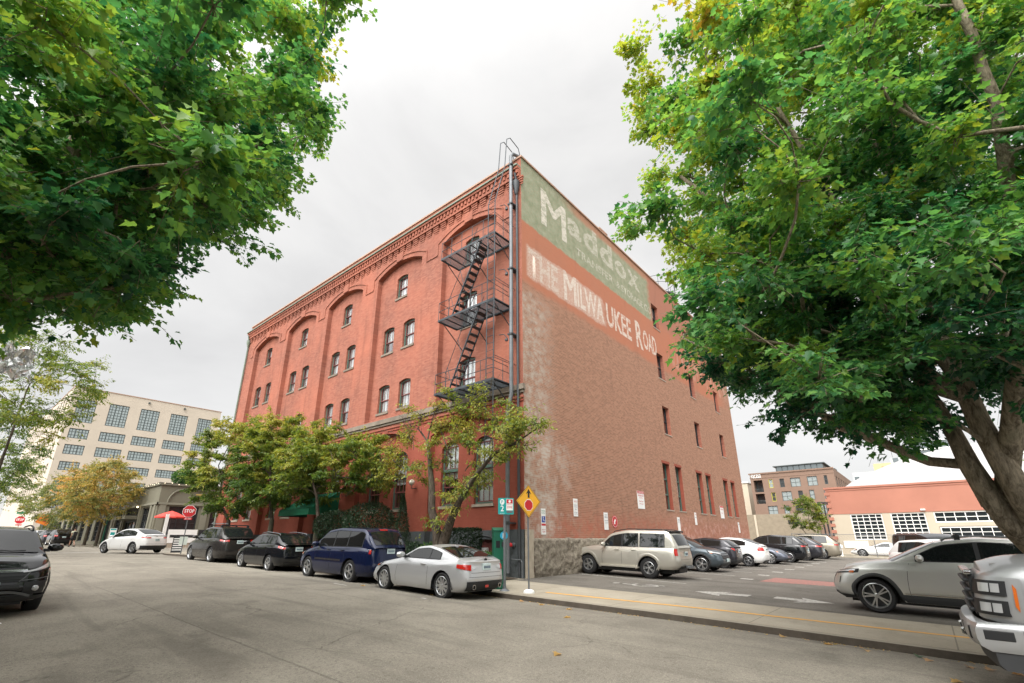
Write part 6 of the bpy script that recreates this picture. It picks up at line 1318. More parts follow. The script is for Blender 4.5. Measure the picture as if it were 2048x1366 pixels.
rng = np.random.default_rng(42)
def unpack(s): return np.array([[int(q)/10 for q in p.split(',')] for p in s.split()])
MAPLE = (np.array([[0,0,0],[.12,.34,.05],[.31,.25,.02],[.58,.45,.06],[.62,.22,.02],[1,0,-.09],[.62,-.22,.02],[.58,-.45,.06],[.31,-.25,.02],[.12,-.34,.05]], float)*np.array([1,1,1.6]), [[0,5,4,3,2,1],[0,9,8,7,6,5]])
OVAL = (np.array([[0,0,0],[.30,.20,.05],[.70,.15,.04],[1,0,-.05],[.70,-.15,.04],[.30,-.20,.05]], float), [[0,3,2,1],[0,5,4,3]])
def leaf_mesh(name, parent, m, P, D, U, S, tint, leaf):
    """one mesh of many real leaf blades: P positions, D tip directions, U blade normals, S sizes"""
    V, F = leaf; n = len(P); D = D/np.linalg.norm(D, axis=1)[:, None]; W_ = np.cross(U, D); W_ /= np.linalg.norm(W_, axis=1)[:, None]+1e-9; U2 = np.cross(D, W_)
    co = (P[:, None, :] + S[:, None, None]*(V[None, :, 0, None]*D[:, None, :] + V[None, :, 1, None]*W_[:, None, :] + V[None, :, 2, None]*U2[:, None, :])).reshape(-1, 3)
    k = len(V); lp = np.concatenate([(np.arange(n)[:, None]*k + np.array(f)[None, :])[:, None, :] if False else (np.arange(n)[:, None]*k + np.array(f)[None, :]) for f in F], axis=1)
    ls = len(F[0]); loops = lp.reshape(-1); nf = n*len(F)
    me = bpy.data.meshes.new(name); me.vertices.add(len(co)); me.vertices.foreach_set('co', co.ravel()); me.loops.add(len(loops)); me.loops.foreach_set('vertex_index', loops)
    me.polygons.add(nf); me.polygons.foreach_set('loop_start', np.arange(nf)*ls)
    me.update(calc_edges=True)
    at = me.attributes.new('tint', 'FLOAT_COLOR', 'POINT'); c = np.zeros((len(co), 4)); c[:, 0] = np.repeat(np.clip(tint, 0, 1), k); c[:, 3] = 1; at.data.foreach_set('color', c.ravel())
    me.materials.append(m); o = bpy.data.objects.new(name, me); return link(o, parent)
def sprays(blobs, rad, per, size, axis, layered=.6, droop=.5, tintf=None, twigs=9):
    """leaves along twigs that fan out of every clump"""
    P, D, U, S, T = [], [], [], [], []; TW = []
    for i, c in enumerate(blobs):
        r = rad[i] if hasattr(rad, '__len__') else rad
        out_ = c-axis; out_[2] *= .4; out_ /= np.linalg.norm(out_)+1e-6; cl = rng.normal(0, .11)
        for t in range(twigs):
            d = out_*.7+rng.normal(size=3)*np.array([1, 1, layered]); d /= np.linalg.norm(d)
            st = c - d*r*.25 + rng.normal(size=3)*r*.22*np.array([1, 1, .8]); ln = r*rng.uniform(.7, 1.25); m = max(3, int(per/twigs))
            if t % 6 == 5: ln *= 1.55; m = max(3, int(m*.75))
            TW.append((c, st, st+d*ln*.5-np.array([0, 0, .02]), st+d*ln-np.array([0, 0, .10*ln])))
            tt = np.sort(rng.uniform(.05, 1, m)); base = st+d*ln*tt[:, None]; base[:, 2] -= .10*ln*tt*tt
            sd_ = np.cross(d, [0, 0, 1]); sd_ /= np.linalg.norm(sd_)+1e-6; sg = np.where(np.arange(m) % 2 == 0, 1, -1)[:, None]
            dd = d*rng.uniform(.2, 1, (m, 1)) + sd_*sg*rng.uniform(.4, 1, (m, 1)) + rng.normal(0, .28, (m, 3)); dd[:, 2] -= droop*rng.uniform(.2, 1.3, m)
            uu = np.array([0, 0, 1.0]) + rng.normal(0, .42, (m, 3)) + dd*.3
            P.append(base+sd_*sg*rng.uniform(.02, .10, (m, 1))+rng.normal(0, .03, (m, 3))); D.append(dd); U.append(uu); S.append(size*rng.uniform(.5, 1.3, m))
            tn = rng.normal(0, .10, m)+cl+rng.normal(0, .05); T.append(tn + (tintf(c) if tintf else .35))
    return np.concatenate(P), np.concatenate(D), np.concatenate(U), np.concatenate(S), np.concatenate(T), TW
def skeleton(stems, blobs, cnt=1.0, k=.011, rise=.55):
    """limbs: every clump hangs on the nearest lower limb; girth follows what a limb carries"""
    pos, par, fix = [], [], []
    for st in stems:
        prev = -1
        if len(st) > 1 and pos:                 # start at the nearest node already there
            d = [np.linalg.norm(np.array(st[0][:3])-p) for p in pos]; j = int(np.argmin(d)); prev = j if d[j] < .5 else -1
        q = [np.array(p[:3], float) for p in st]; rr = [p[3] for p in st]
        for i in range(len(q)):
            steps = 1 if i == 0 else max(1, int(np.linalg.norm(q[i]-q[i-1])/.45))
            for s_ in range(1, steps+1):
                t = s_/steps; a = q[i-1] if i else q[0]; p = a+(q[i]-a)*t; ra = rr[i-1] if i else rr[0]
                if i and s_ < steps: p = p+rng.normal(0, .012, 3)
                pos.append(p); par.append(prev); fix.append(ra+(rr[i]-ra)*t); prev = len(pos)-1
    nst = len(pos); base = np.mean([np.array(st[-1][:3]) for st in stems], axis=0)
    order = np.argsort([min(np.linalg.norm(c-p) for p in pos) for c in blobs]); tips = []
    for bi in order:
        c = blobs[bi]; A = np.array(pos); dv = c-A; dist = np.linalg.norm(dv, axis=1); cost = dist + np.maximum(0, A[:, 2]-c[2]+.25*dist)*1.6; cost[:min(nst, 3)] += 2
        j = int(np.argmin(cost)); a = A[j]; dirp = a-A[par[j]] if par[j] >= 0 else np.array([0, 0, 1.0]); dirp = dirp/(np.linalg.norm(dirp)+1e-6)
        L_ = np.linalg.norm(c-a); mid = a+dirp*L_*.35+(c-a)*.22+np.array([0, 0, .05*L_]); n = max(2, int(L_/.35)); prev = j
        for s_ in range(1, n+1):
            t = s_/n; p = (1-t)**2*a+2*t*(1-t)*mid+t*t*c+rng.normal(0, .02, 3)*(s_ < n); pos.append(p); par.append(prev); fix.append(0); prev = len(pos)-1
        tips.append(prev)
    w_ = np.zeros(len(pos)); 
    for t in tips: w_[t] += 1
    for i in range(len(pos)-1, -1, -1):
        if par[i] >= 0: w_[par[i]] += w_[i]
    rad = [max(f, k*math.sqrt(w)) if f else k*math.sqrt(w) for f, w in zip(fix, w_)]
    return pos, par, rad, nst
def limb_mesh(pos, par, rad, nst, twigs, tr=.005, nmin=.004):
    V, F = [], []
    def seg(a, c, ra, rc, n):
        d = c-a; L_ = np.linalg.norm(d)
        if L_ < 1e-5: return
        d = d/L_; x = np.cross(d, [.3, .2, .9]); x /= np.linalg.norm(x); y = np.cross(d, x); b = len(V)
        a = a-d*ra*.25; c = c+d*rc*.25
        for p, r in ((a, ra), (c, rc)):
            for k in range(n): t = 2*math.pi*k/n; V.append(p+(x*math.cos(t)+y*math.sin(t))*r)
        for k in range(n): F.append((b+k, b+(k+1) % n, b+n+(k+1) % n, b+n+k))
    kids = {}
    for i, p in enumerate(par): kids.setdefault(p, []).append(i)
    # thick continuous limbs: follow the fattest child
    done = set()
    roots = list(kids.get(-1, []))
    stack = roots[:]
    while stack:
        i = stack.pop(); chain = [i] if par[i] < 0 else [par[i], i]; cur = i
        while cur in kids:
            ch = sorted(kids[cur], key=lambda q: -rad[q]); stack += ch[1:]; cur = ch[0]; chain.append(cur)
        rr = [rad[q] for q in chain]
        if par[chain[1] if len(chain) > 1 else chain[0]] >= 0 and chain[0] != i and len(rr) > 1: rr[0] = min(rr[0], rr[1]*1.15)
        if len(chain) < 2: continue
        n = 14 if max(rr) > .12 else (8 if max(rr) > .04 else 5)
        P = [np.array(pos[q]) for q in chain]; b0 = len(V); px = None
        for q in range(len(P)):
            d = P[min(q+1, len(P)-1)]-P[max(q-1, 0)]; d = d/(np.linalg.norm(d)+1e-9)
            x = np.cross(d, [.3, .2, .9]) if px is None else px-d*np.dot(px, d); x /= np.linalg.norm(x)+1e-9; px = x; y = np.cross(d, x)
            for k in range(n):
                t = 2*math.pi*k/n; rk = rr[q]*(1+(.10*mn.noise(Vector((P[q][0]*2+k, P[q][1]*2, P[q][2]*2.2))) if rr[q] > .05 else 0)); V.append(P[q]+(x*math.cos(t)+y*math.sin(t))*rk)
        for q in range(len(P)-1):
            for k in range(n): F.append((b0+q*n+k, b0+q*n+(k+1) % n, b0+(q+1)*n+(k+1) % n, b0+(q+1)*n+k))
    for tw in twigs:
        for a, c, r0, r1 in zip(tw, tw[1:], (tr*1.3, tr, tr*.6), (tr, tr*.6, nmin*.6)): seg(a, c, r0, r1, 3)
    return V, F
def tree(name, label, cat, base, stems, blobs, rad, per, size, m_leaf, m_bark, leaf=MAPLE, axis=None, tintf=None, group=None, droop=.5, layered=.6, k=.011, twigs=9, tr=.005):
    root = empty(name, tuple(base), label=label, cat=cat, group=group); ax = np.array(axis if axis is not None else [base[0], base[1], base[2]+3.0])
    P, D, U, S, T, TW = sprays(blobs, rad, per, size, ax, layered, droop, tintf, twigs)
    bs = np.array(base, float)
    pos, par, rd, nst = skeleton(stems, blobs, k=k); V, F = limb_mesh(pos, par, rd, nst, TW, tr)
    me = bpy.data.meshes.new('trunk'); me.from_pydata([tuple(np.array(v)-bs) for v in V], [], F); me.materials.append(m_bark); me.polygons.foreach_set('use_smooth', [True]*len(me.polygons)); me.update()
    link(bpy.data.objects.new('trunk', me), root)
    leaf_mesh('crown', root, m_leaf, P-bs, D, U, S, T, leaf); return root
def ball(c, r, n, md=.5, flat=1.0, hollow=.35):
    out_ = []; c = np.array(c, float); r = np.array(r, float)*np.ones(3); tr_ = 0
    while len(out_) < n and tr_ < n*60:
        tr_ += 1; v = rng.normal(size=3); v /= np.linalg.norm(v); p = c+v*r*rng.uniform(hollow, 1)**.5
        if all(np.linalg.norm(p-q) > md for q in out_): out_.append(p)
    return np.array(out_)
# big maple overhanging the street on the left
bl = unpack(BL); bz = Z0(-9.6)
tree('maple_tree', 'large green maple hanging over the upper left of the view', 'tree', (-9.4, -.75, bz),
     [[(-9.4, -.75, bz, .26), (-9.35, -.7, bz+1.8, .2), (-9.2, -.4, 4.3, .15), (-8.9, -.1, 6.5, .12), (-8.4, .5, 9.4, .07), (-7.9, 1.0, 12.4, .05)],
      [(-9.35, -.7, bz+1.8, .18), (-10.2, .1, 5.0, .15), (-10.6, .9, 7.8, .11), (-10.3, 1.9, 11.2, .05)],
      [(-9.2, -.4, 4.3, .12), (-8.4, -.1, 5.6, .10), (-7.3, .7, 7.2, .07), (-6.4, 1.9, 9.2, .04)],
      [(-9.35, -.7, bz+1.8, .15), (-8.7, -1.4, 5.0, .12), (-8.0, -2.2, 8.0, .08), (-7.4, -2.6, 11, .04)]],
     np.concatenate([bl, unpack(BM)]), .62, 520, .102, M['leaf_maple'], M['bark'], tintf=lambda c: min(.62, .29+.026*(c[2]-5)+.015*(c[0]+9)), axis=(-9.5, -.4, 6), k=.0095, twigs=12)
br_ = unpack(BR); bz = Z0(1.6)
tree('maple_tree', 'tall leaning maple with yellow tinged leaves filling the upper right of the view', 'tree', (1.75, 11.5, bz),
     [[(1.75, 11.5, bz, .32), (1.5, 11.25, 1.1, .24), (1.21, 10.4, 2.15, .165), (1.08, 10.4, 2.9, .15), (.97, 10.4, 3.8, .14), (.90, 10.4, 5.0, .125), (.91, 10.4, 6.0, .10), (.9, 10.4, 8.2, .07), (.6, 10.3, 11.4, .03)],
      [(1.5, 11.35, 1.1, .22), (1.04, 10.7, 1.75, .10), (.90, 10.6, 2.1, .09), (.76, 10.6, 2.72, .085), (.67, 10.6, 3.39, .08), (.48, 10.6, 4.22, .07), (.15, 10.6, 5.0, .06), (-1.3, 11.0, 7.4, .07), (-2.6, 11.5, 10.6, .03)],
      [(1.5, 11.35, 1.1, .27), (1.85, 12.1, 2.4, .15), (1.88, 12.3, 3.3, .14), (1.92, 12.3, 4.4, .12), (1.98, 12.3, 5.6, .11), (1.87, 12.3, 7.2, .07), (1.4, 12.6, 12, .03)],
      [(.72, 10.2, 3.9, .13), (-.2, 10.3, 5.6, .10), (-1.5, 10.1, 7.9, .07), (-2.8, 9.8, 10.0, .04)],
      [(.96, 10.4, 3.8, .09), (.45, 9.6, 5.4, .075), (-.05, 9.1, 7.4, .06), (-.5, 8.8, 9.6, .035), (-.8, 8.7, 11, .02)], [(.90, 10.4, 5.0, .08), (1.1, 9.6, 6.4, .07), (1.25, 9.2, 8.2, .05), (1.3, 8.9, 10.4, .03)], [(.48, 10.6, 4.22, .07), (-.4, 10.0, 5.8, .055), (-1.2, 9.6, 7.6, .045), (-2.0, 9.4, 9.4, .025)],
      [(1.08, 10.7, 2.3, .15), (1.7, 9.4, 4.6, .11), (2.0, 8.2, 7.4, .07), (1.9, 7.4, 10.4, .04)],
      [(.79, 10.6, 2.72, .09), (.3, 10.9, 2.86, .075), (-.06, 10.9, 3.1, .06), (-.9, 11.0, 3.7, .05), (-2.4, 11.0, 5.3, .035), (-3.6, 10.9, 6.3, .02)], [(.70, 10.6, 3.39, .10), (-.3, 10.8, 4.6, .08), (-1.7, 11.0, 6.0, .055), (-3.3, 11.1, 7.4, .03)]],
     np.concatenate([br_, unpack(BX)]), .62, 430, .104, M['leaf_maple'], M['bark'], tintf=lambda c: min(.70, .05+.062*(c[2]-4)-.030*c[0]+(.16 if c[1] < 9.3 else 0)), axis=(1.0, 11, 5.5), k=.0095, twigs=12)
# cherry with few leaves by the coupe
bz = Z0(-13.5); cx_, cy_ = -13.9, 12.55
CH = [[(cx_, cy_, bz, .25), (cx_-.1, cy_, 1.0, .22), (cx_-.32, cy_, 1.9, .17), (cx_-.62, cy_-.05, 2.7, .15), (cx_-.70, cy_-.05, 3.7, .12), (cx_-.95, cy_, 4.7, .09), (cx_-1.3, cy_+.1, 5.5, .06), (cx_-1.9, cy_+.1, 6.1, .03)],
      [(cx_-.1, cy_, 1.0, .21), (cx_+.15, cy_, 1.7, .19), (cx_+.45, cy_, 2.35, .15), (cx_+1.0, cy_-.1, 3.0, .11), (cx_+1.8, cy_-.15, 3.8, .085), (cx_+2.8, cy_-.25, 4.5, .06), (cx_+3.9, cy_-.3, 4.75, .045), (cx_+4.5, cy_-.3, 5.0, .025), (cx_+4.7, cy_-.3, 5.4, .012)],
      [(cx_+.15, cy_, 1.7, .15), (cx_+.18, cy_+.1, 2.9, .10), (cx_+.25, cy_+.2, 4.1, .08), (cx_+.1, cy_+.2, 5.2, .05), (cx_+.3, cy_+.3, 6.4, .025)],
      [(cx_+.45, cy_, 2.35, .10), (cx_+.75, cy_+.2, 3.5, .08), (cx_+1.0, cy_+.3, 4.7, .06), (cx_+1.5, cy_+.3, 5.7, .035), (cx_+1.7, cy_+.3, 6.4, .02)],
      [(cx_-.70, cy_-.05, 3.7, .07), (cx_-1.5, cy_-.2, 4.2, .05), (cx_-2.5, cy_-.3, 4.5, .03), (cx_-3.2, cy_-.3, 5.0, .02)],
      [(cx_-.95, cy_, 4.7, .05), (cx_-1.9, cy_-.1, 5.2, .04), (cx_-2.5, cy_, 6.0, .02)], [(cx_-1.3, cy_+.1, 5.5, .035), (cx_-1.0, cy_+.1, 6.5, .02)],
      [(cx_+1.0, cy_-.1, 3.0, .08), (cx_+1.9, cy_+.3, 3.3, .06), (cx_+2.3, cy_+.3, 4.2, .04), (cx_+2.5, cy_+.3, 5.3, .02)], [(cx_+.15, cy_+.1, 4.7, .04), (cx_-.6, cy_+.2, 5.9, .02)]]
cb = np.array([(cx_+dx*1.18, cy_+dy, z*1.02) for dx, dy, z in ((-.4, .2, 5.9), (.1, .3, 6.1), (.5, .1, 5.8), (.9, .3, 5.6), (1.4, .2, 6.1), (1.8, .1, 5.5), (2.2, .2, 5.3), (2.6, 0, 5.0), (3.0, -.2, 5.2), (2.1, -.2, 4.5), (1.4, -.2, 4.9), (2.6, -.3, 4.2), (1.7, -.1, 3.7), (1.2, .1, 4.2), (.2, 0, 5.3), (-.4, -.1, 5.2), (-1.6, -.2, 4.4), (-2.1, -.3, 4.7), (-2.7, -.3, 4.8), (-3.2, -.3, 4.6), (-2.4, -.2, 4.1), (-1.2, -.1, 4.1), (.1, 0, 3.0), (.6, -.1, 2.7), (1.0, -.1, 3.3), (-.5, -.1, 2.3), (.1, .1, 6.9), (.7, .2, 6.4), (-3.5, -.2, 4.1), (2.9, -.3, 4.6), (.4, -.2, 3.6), (-.4, 0, 4.3), (1.9, .4, 5.9), (.9, .1, 5.0), (-.9, .2, 6.0), (1.2, .3, 6.7), (-2.9, -.3, 4.3), (3.3, -.3, 5.0), (3.7, -.3, 5.3), (4.1, -.3, 5.0), (3.5, -.2, 4.5), (2.8, .1, 5.8), (2.3, .2, 6.3), (-1.5, .1, 6.5), (-2.0, 0, 5.6), (-2.5, .1, 6.0), (-3.1, -.1, 5.3), (-.7, .2, 6.8), (3.0, 0, 5.5), (-3.7, -.2, 4.7))])
tree('cherry_tree', 'gnarled cherry tree with thin yellow green leaves beside the silver coupe', 'tree', (cx_, cy_, bz), CH, np.concatenate([cb, cb+rng.normal(0, .28, cb.shape)]), .55, 150, .125, M['leaf_street'], M['bark_dark'], leaf=OVAL, tintf=lambda c: .60, axis=(cx_, cy_, 3), droop=.9, twigs=8, tr=.006, k=.012)
# bare twigs of the cherry on its left side
tr_root = bpy.data.objects['cherry_tree']; b = MB(); random.seed(5)
def bare(p, d, L_, r, dep):
    q = p+d*L_; b.tube([p, p+d*L_*.5+Vector((0, 0, .03)), q], [r, r*.8, r*.6], 5, cap=False)
    if dep: [bare(q, (d+Vector((random.uniform(-.7, .7), random.uniform(-.5, .5), random.uniform(-.45, .6)))).normalized(), L_*random.uniform(.6, .9), r*.6, dep-1) for _ in range(3)]
for st, d in (((cx_-1.3, cy_+.1, 5.5), (-.6, -.1, .8)), ((cx_-1.9, cy_+.1, 6.1), (-.9, 0, .4)), ((cx_-1.3, cy_+.1, 5.5), (.2, .1, 1)), ((cx_-2.5, cy_, 5.9), (-.8, -.2, .1)), ((cx_-1.9, cy_-.1, 5.2), (-.3, .1, .9)), ((cx_+1.7, cy_+.3, 6.3), (.1, 0, 1))):
    b = MB(); bare(Vector(st), Vector(d).normalized(), .55, .016, 4)
    b.v = [tuple(Vector(v)-tr_root.location) for v in b.v]; b.build('bare_twig', M['bark_dark'], tr_root, recalc=False)
# bushy street trees in front of the warehouse
def street_tree(x, y, c, r, n, label, tf, per=430, size=.145, rad=.55, lean=0, m='leaf_street', md=.55, group='street trees in front of the brick warehouse', bark='bark_dark', h1=2.0, tk=.17, cut=0):
    z = Z0(x); B_ = ball(c, r, n, md)
    B_ = B_[B_[:, 2] > z+1.9]
    if cut: B_ = B_[~((B_[:, 0] > x-1.5) & (B_[:, 2] < cut))]
    stems = [[(x, y, z, tk), (x+lean*.2, y, z+h1*.6, tk*.85), (x+lean*.5, y, z+h1, tk*.7)]] + [[(x+lean*.5, y, z+h1, tk*.55), (c[0]+dx*r[0]*.35, c[1]+dy*r[1]*.35, z+h1+1.1, tk*.4), (c[0]+dx*r[0]*.6, c[1]+dy*r[1]*.6, c[2]+dz*r[2]*.5, tk*.2)] for dx, dy, dz in ((-1, .1, 0), (1, -.1, .1), (.1, 1, .3), (-.2, -1, .4), (0, 0, .9))]
    return tree('street_tree', label, 'tree', (x, y, z), stems, B_, rad, per, size, M[m], M[bark], leaf=OVAL, tintf=tf, axis=(c[0], c[1], c[2]-1), group=group, droop=.7, twigs=8, tr=.006)
street_tree(-22.6, 12.3, (-21.7, 12.2, 4.7), (3.7, 2.3, 2.2), 120, 'bushy street tree spreading over the green awning', lambda c: min(.68, .40+.12*(c[2]-4.5)), cut=4.1)
street_tree(-27.6, 12.3, (-27.0, 12.2, 5.8), (3.3, 2.3, 2.6), 110, 'dark green street tree between the awning tree and the stop sign', lambda c: min(.66, .34+.10*(c[2]-5)))
street_tree(-33.6, 12.3, (-33.6, 12.0, 6.2), (3.9, 2.6, 3.3), 120, 'yellow green street tree next to the stop sign', lambda c: min(.66, .36+.08*(c[2]-5)), rad=.6)
# trees of the far block on the left
FG = 'street trees of the far block on the left'
for i, (x, y, c, r, n, m, lb, off) in enumerate([(-66, 11.9, (-65.5, 11.5, 6.9), (4.6, 2.8, 3.0), 60, 'leaf_gold', 'golden street tree before the entrance of the corner restaurant', .42), (-71.5, 11.9, (-71.5, 11.5, 7.0), (4.4, 2.8, 3.0), 55, 'leaf_gold', 'pinkish gold street tree left of the entrance of the corner restaurant', .62),
        (-80, 11.9, (-80, 11.2, 6.8), (5, 3.2, 3.2), 55, 'leaf_gold', 'green gold street tree leaning beside the far parked cars', .2), (-92, 11.9, (-92, 11, 6.8), (5.5, 3.4, 3.4), 50, 'leaf_gold', 'olive street tree farthest away on the restaurant side', .15)]):
    street_tree(x, y, c, r, n, lb, (lambda o: lambda c: o+rng.normal(0, .12))(off), per=260, size=.22, rad=1.1, m=m, md=.9, group=FG, h1=2.6, tk=.16)
for i, (x, y, c, r, n, lb, of) in enumerate([(-40, -1.2, (-39, 1.9, 10.6), (4.6, 3.6, 3.2), 70, 'fine leaved tree reaching over the left edge above the beige office block', .42), (-52, -3.2, (-51, .6, 7.6), (6.5, 4.0, 4.2), 75, 'green street tree at the left edge beyond the junction', .25), (-66, -3.2, (-65, 1.5, 7.4), (7, 4.4, 4.2), 70, 'yellow green street tree at the left edge further down the street', .5)]):
    street_tree(x, y, c, r, n, lb, (lambda o: lambda c: o)(of), per=260, size=.17, rad=1.1, m='leaf_street', md=.9, group='street trees on the near side of the street', h1=3.5, tk=.2)
# trees around the lot
street_tree(-8.2, 52.6, (-8.3, 52.6, 3.9), (1.5, 1.3, 1.6), 34, 'small round tree at the corner of the cream garage', lambda c: .45, per=260, size=.15, rad=.55, md=.4, group=None, h1=1.2, tk=.07)
street_tree(10.0, 44, (9.6, 44, 5.0), (4.2, 3.6, 3.6), 60, 'green tree behind the leaning maple trunks on the far right', lambda c: .2, per=110, size=.22, rad=.9, md=.8, group=None, h1=2.2, tk=.14)
street_tree(17.0, 36, (16, 36, 6.0), (5, 4, 4.6), 60, 'green tree further right behind the leaving suv', lambda c: .25, per=110, size=.22, rad=.9, md=.8, group=None, h1=2.2, tk=.14)
# roof garden shrubs on the restaurant
for i, (x, y, r, of, lb) in enumerate([(-66, 21.5, 1.5, .55, 'brown green roof shrub left of the white tent'), (-67, 25, 1.7, .65, 'taller brown green roof shrub beside the white tent'), (-70, 18.0, 1.2, .3, 'small green roof shrub near the restaurant roof edge')]):
    street_tree(x, y, (x, y, 7.0+r*1.3), (r*1.3, r*1.3, r), 24, lb, (lambda o: lambda c: o)(of), per=90, size=.2, rad=.6, m='leaf_gold' if of > .4 else 'leaf_street', md=.4, group='shrubs on the restaurant roof', h1=.6, tk=.06) if False else None
def clipped(name, label, cat, base, c, fn, n, size, m, group=None, stem=.05, leaf=OVAL):
    """trimmed shrub: leaves over the surface and inside of a shape"""
    root = empty(name, base, label=label, cat=cat, group=group); P = fn(n); Nn = P-np.array(c); Nn /= np.linalg.norm(Nn, axis=1)[:, None]+1e-6
    D = Nn*.7+rng.normal(0, .7, (n, 3)); U = Nn+rng.normal(0, .7, (n, 3)); leaf_mesh('foliage', root, m, P-np.array(base), D, U, size*rng.uniform(.6, 1.2, n), rng.uniform(.1, .9, n)**1.3, leaf)
    b = MB(); b.tube([(0, 0, 0), (.02, .01, (c[2]-base[2])*.6), (0, 0, c[2]-base[2])], stem, 7)
    random.seed(int(abs(c[0])*10))
    for k in range(7): a = k*.9; b.tube([(0, 0, (c[2]-base[2])*(.3+.08*k)), (.3*math.cos(a), .3*math.sin(a), (c[2]-base[2])*(.5+.08*k))], stem*.4, 5)
    b.build('stem', M['bark_dark'], root); return root
def sphere_fn(c, r):
    def f(n):
        v = rng.normal(size=(n, 3)); v /= np.linalg.norm(v, axis=1)[:, None]; q = rng.uniform(.82, 1.03, (n, 1)); q[:n//5] = rng.uniform(.3, .85, (n//5, 1)); lump = 1+.05*np.sin(v[:, :1]*7+1)*np.cos(v[:, 1:2]*6+v[:, 2:]*5); return np.array(c)+v*np.array(r)*q*lump
    return f
clipped('round_shrub', 'smaller clipped round shrub on a stem right of the awning', 'shrub', (-21.7, 12.7, Z0(-21.7)), (-21.7, 12.7, 2.25), sphere_fn((-21.7, 12.7, 2.25), (1.12, .95, .72)), 6500, .085, M['leaf_hedge'], 'clipped round shrubs before the brick front')
clipped('round_shrub', 'larger clipped round shrub behind the dark blue suv beside the cypress', 'shrub', (-19.25, 12.9, Z0(-19.2)), (-19.25, 12.9, 2.4), sphere_fn((-19.25, 12.9, 2.4), (1.38, 1.1, .84)), 8500, .085, M['leaf_hedge'], 'clipped round shrubs before the brick front')
def cone_fn(c, r, z0, z1):
    def f(n):
        h = rng.uniform(0, 1, n)**1.3; a = rng.uniform(0, 2*math.pi, n); rr = r*np.clip((1-h)**.75*1.0, .02, 1)*np.minimum(1, (h+.05)*6)*rng.uniform(.65, 1.05, n)*(1+.12*np.sin(a*5+h*9)); return np.stack([c[0]+rr*np.cos(a), c[1]+rr*np.sin(a), z0+(z1-z0)*h], 1)
    return f
clipped('cypress', 'narrow dark conical cypress against the brick pier', 'cypress', (-17.1, 13.1, Z0(-17.1)), (-17.1, 13.1, 1.6), cone_fn((-17.1, 13.1), .52, .55, 3.45), 6500, .07, M['leaf_hedge'])
def box_fn(x0, x1, y0, y1, z0, z1):
    def f(n):
        P = np.stack([rng.uniform(x0, x1, n), rng.uniform(y0, y1, n), rng.uniform(z0, z1, n)], 1); s_ = rng.integers(0, 4, n); e_ = rng.uniform(-.04, .04, n)
        P[s_ == 0, 2] = z1+e_[s_ == 0]; P[s_ == 1, 1] = y0+e_[s_ == 1]; P[s_ == 2, 0] = x1+e_[s_ == 2]; return P
    return f
clipped('box_hedge', 'square clipped hedge left of the small basement door', 'hedge', (-13.95, 13.7, Z0(-14)), (-13.95, 13.7, 1.2), box_fn(-14.6, -13.3, 13.3, 14.1, .45, 1.98), 6500, .075, M['leaf_hedge'])
SG = 'low leafy shrubs at the foot of the brick front'
for (x, y, z, r, lb, m) in ((-16.3, 13.2, .95, (.55, .45, .55), 'dark low shrub at the foot of the cypress', 'leaf_hedge'), (-14.9, 12.9, 1.0, (.75, .45, .50), 'yellow variegated shrub behind the cherry trunk', 'leaf_shrub'), (-12.5, 13.3, .75, (.5, .4, .42), 'green low shrub left of the parking kiosk', 'leaf_shrub'), (-11.85, 12.9, .72, (.30, .35, .45), 'small green shrub below the red hose connection', 'leaf_shrub'), (-25.2, 13.5, .9, (.8, .4, .5), 'dark low shrub under the awning tree', 'leaf_hedge'), (-31, 13.4, 1.1, (1.2, .5, .5), 'dark low shrub left of the entrance', 'leaf_hedge')):
    clipped('low_shrub', lb, 'shrub', (x, y, Z0(x)), (x, y, z), sphere_fn((x, y, z), r), 1900, .10, M[m], SG, .02)
for i, (x, y, zc, r, lb) in enumerate([(-61.5, 17.2, 8.2, (1.1, 1.1, .9), 'green shrub on the restaurant roof corner'), (-62.0, 19.6, 8.6, (1.6, 1.4, 1.1), 'brown green shrub in the middle of the restaurant roof'), (-63.5, 22.5, 8.7, (1.7, 1.4, 1.2), 'brown green shrub next to the white roof tent')]):
    clipped('roof_shrub', lb, 'shrub', (x, y, 6.55), (x, y, zc), sphere_fn((x, y, zc), r), 2600, .22, M['leaf_gold'] if i else M['leaf_shrub'], 'shrubs on the restaurant roof', .06)
# planting bed and leaf litter
b = MB(); b.grid([[(x, y, Z0(x)+.03) for x in linspace(-11.5, -26, 20)] for y in (12.75, 14.1)]); o = b.build('planting_bed', simple('bark_mulch', (.07, .05, .035), .95, var=.3, scale=6, bs=.6)); o['kind'] = 'structure'
lm = M['leaf_gold']; random.seed(21)
# ============================================================ SIGNS, STREET FURNITURE, PEOPLE
def face_mat(loc, ang):
    """local frame: x right across the sign as read, y up, z towards the reader; ang = heading of the face normal"""
    n = Vector((math.cos(ang), math.sin(ang), 0)); x = Vector((0, 0, 1)).cross(n)
    return Matrix(((x.x, 0, n.x, loc[0]), (x.y, 0, n.y, loc[1]), (0, 1, 0, loc[2]), (0, 0, 0, 1)))
def plate_(name, m, poly, z0, z1, F, par, off):
    b = MB(); b.prism(poly, z0, z1, F); b.v = [tuple(Vector(v)-Vector(off)) for v in b.v]; return b.build(name, m, par)
def rect(x0, x1, y0, y1, r=0):
    if not r: return [(x0, y0), (x1, y0), (x1, y1), (x0, y1)]
    o = []
    for cx, cy, a in ((x1-r, y0+r, -90), (x1-r, y1-r, 0), (x0+r, y1-r, 90), (x0+r, y0+r, 180)): o += [(cx+r*math.cos(R(a+k*30)), cy+r*math.sin(R(a+k*30))) for k in range(4)]
    return o
def octo(r): return [(r*math.cos(R(22.5+45*k)), r*math.sin(R(22.5+45*k))) for k in range(8)]
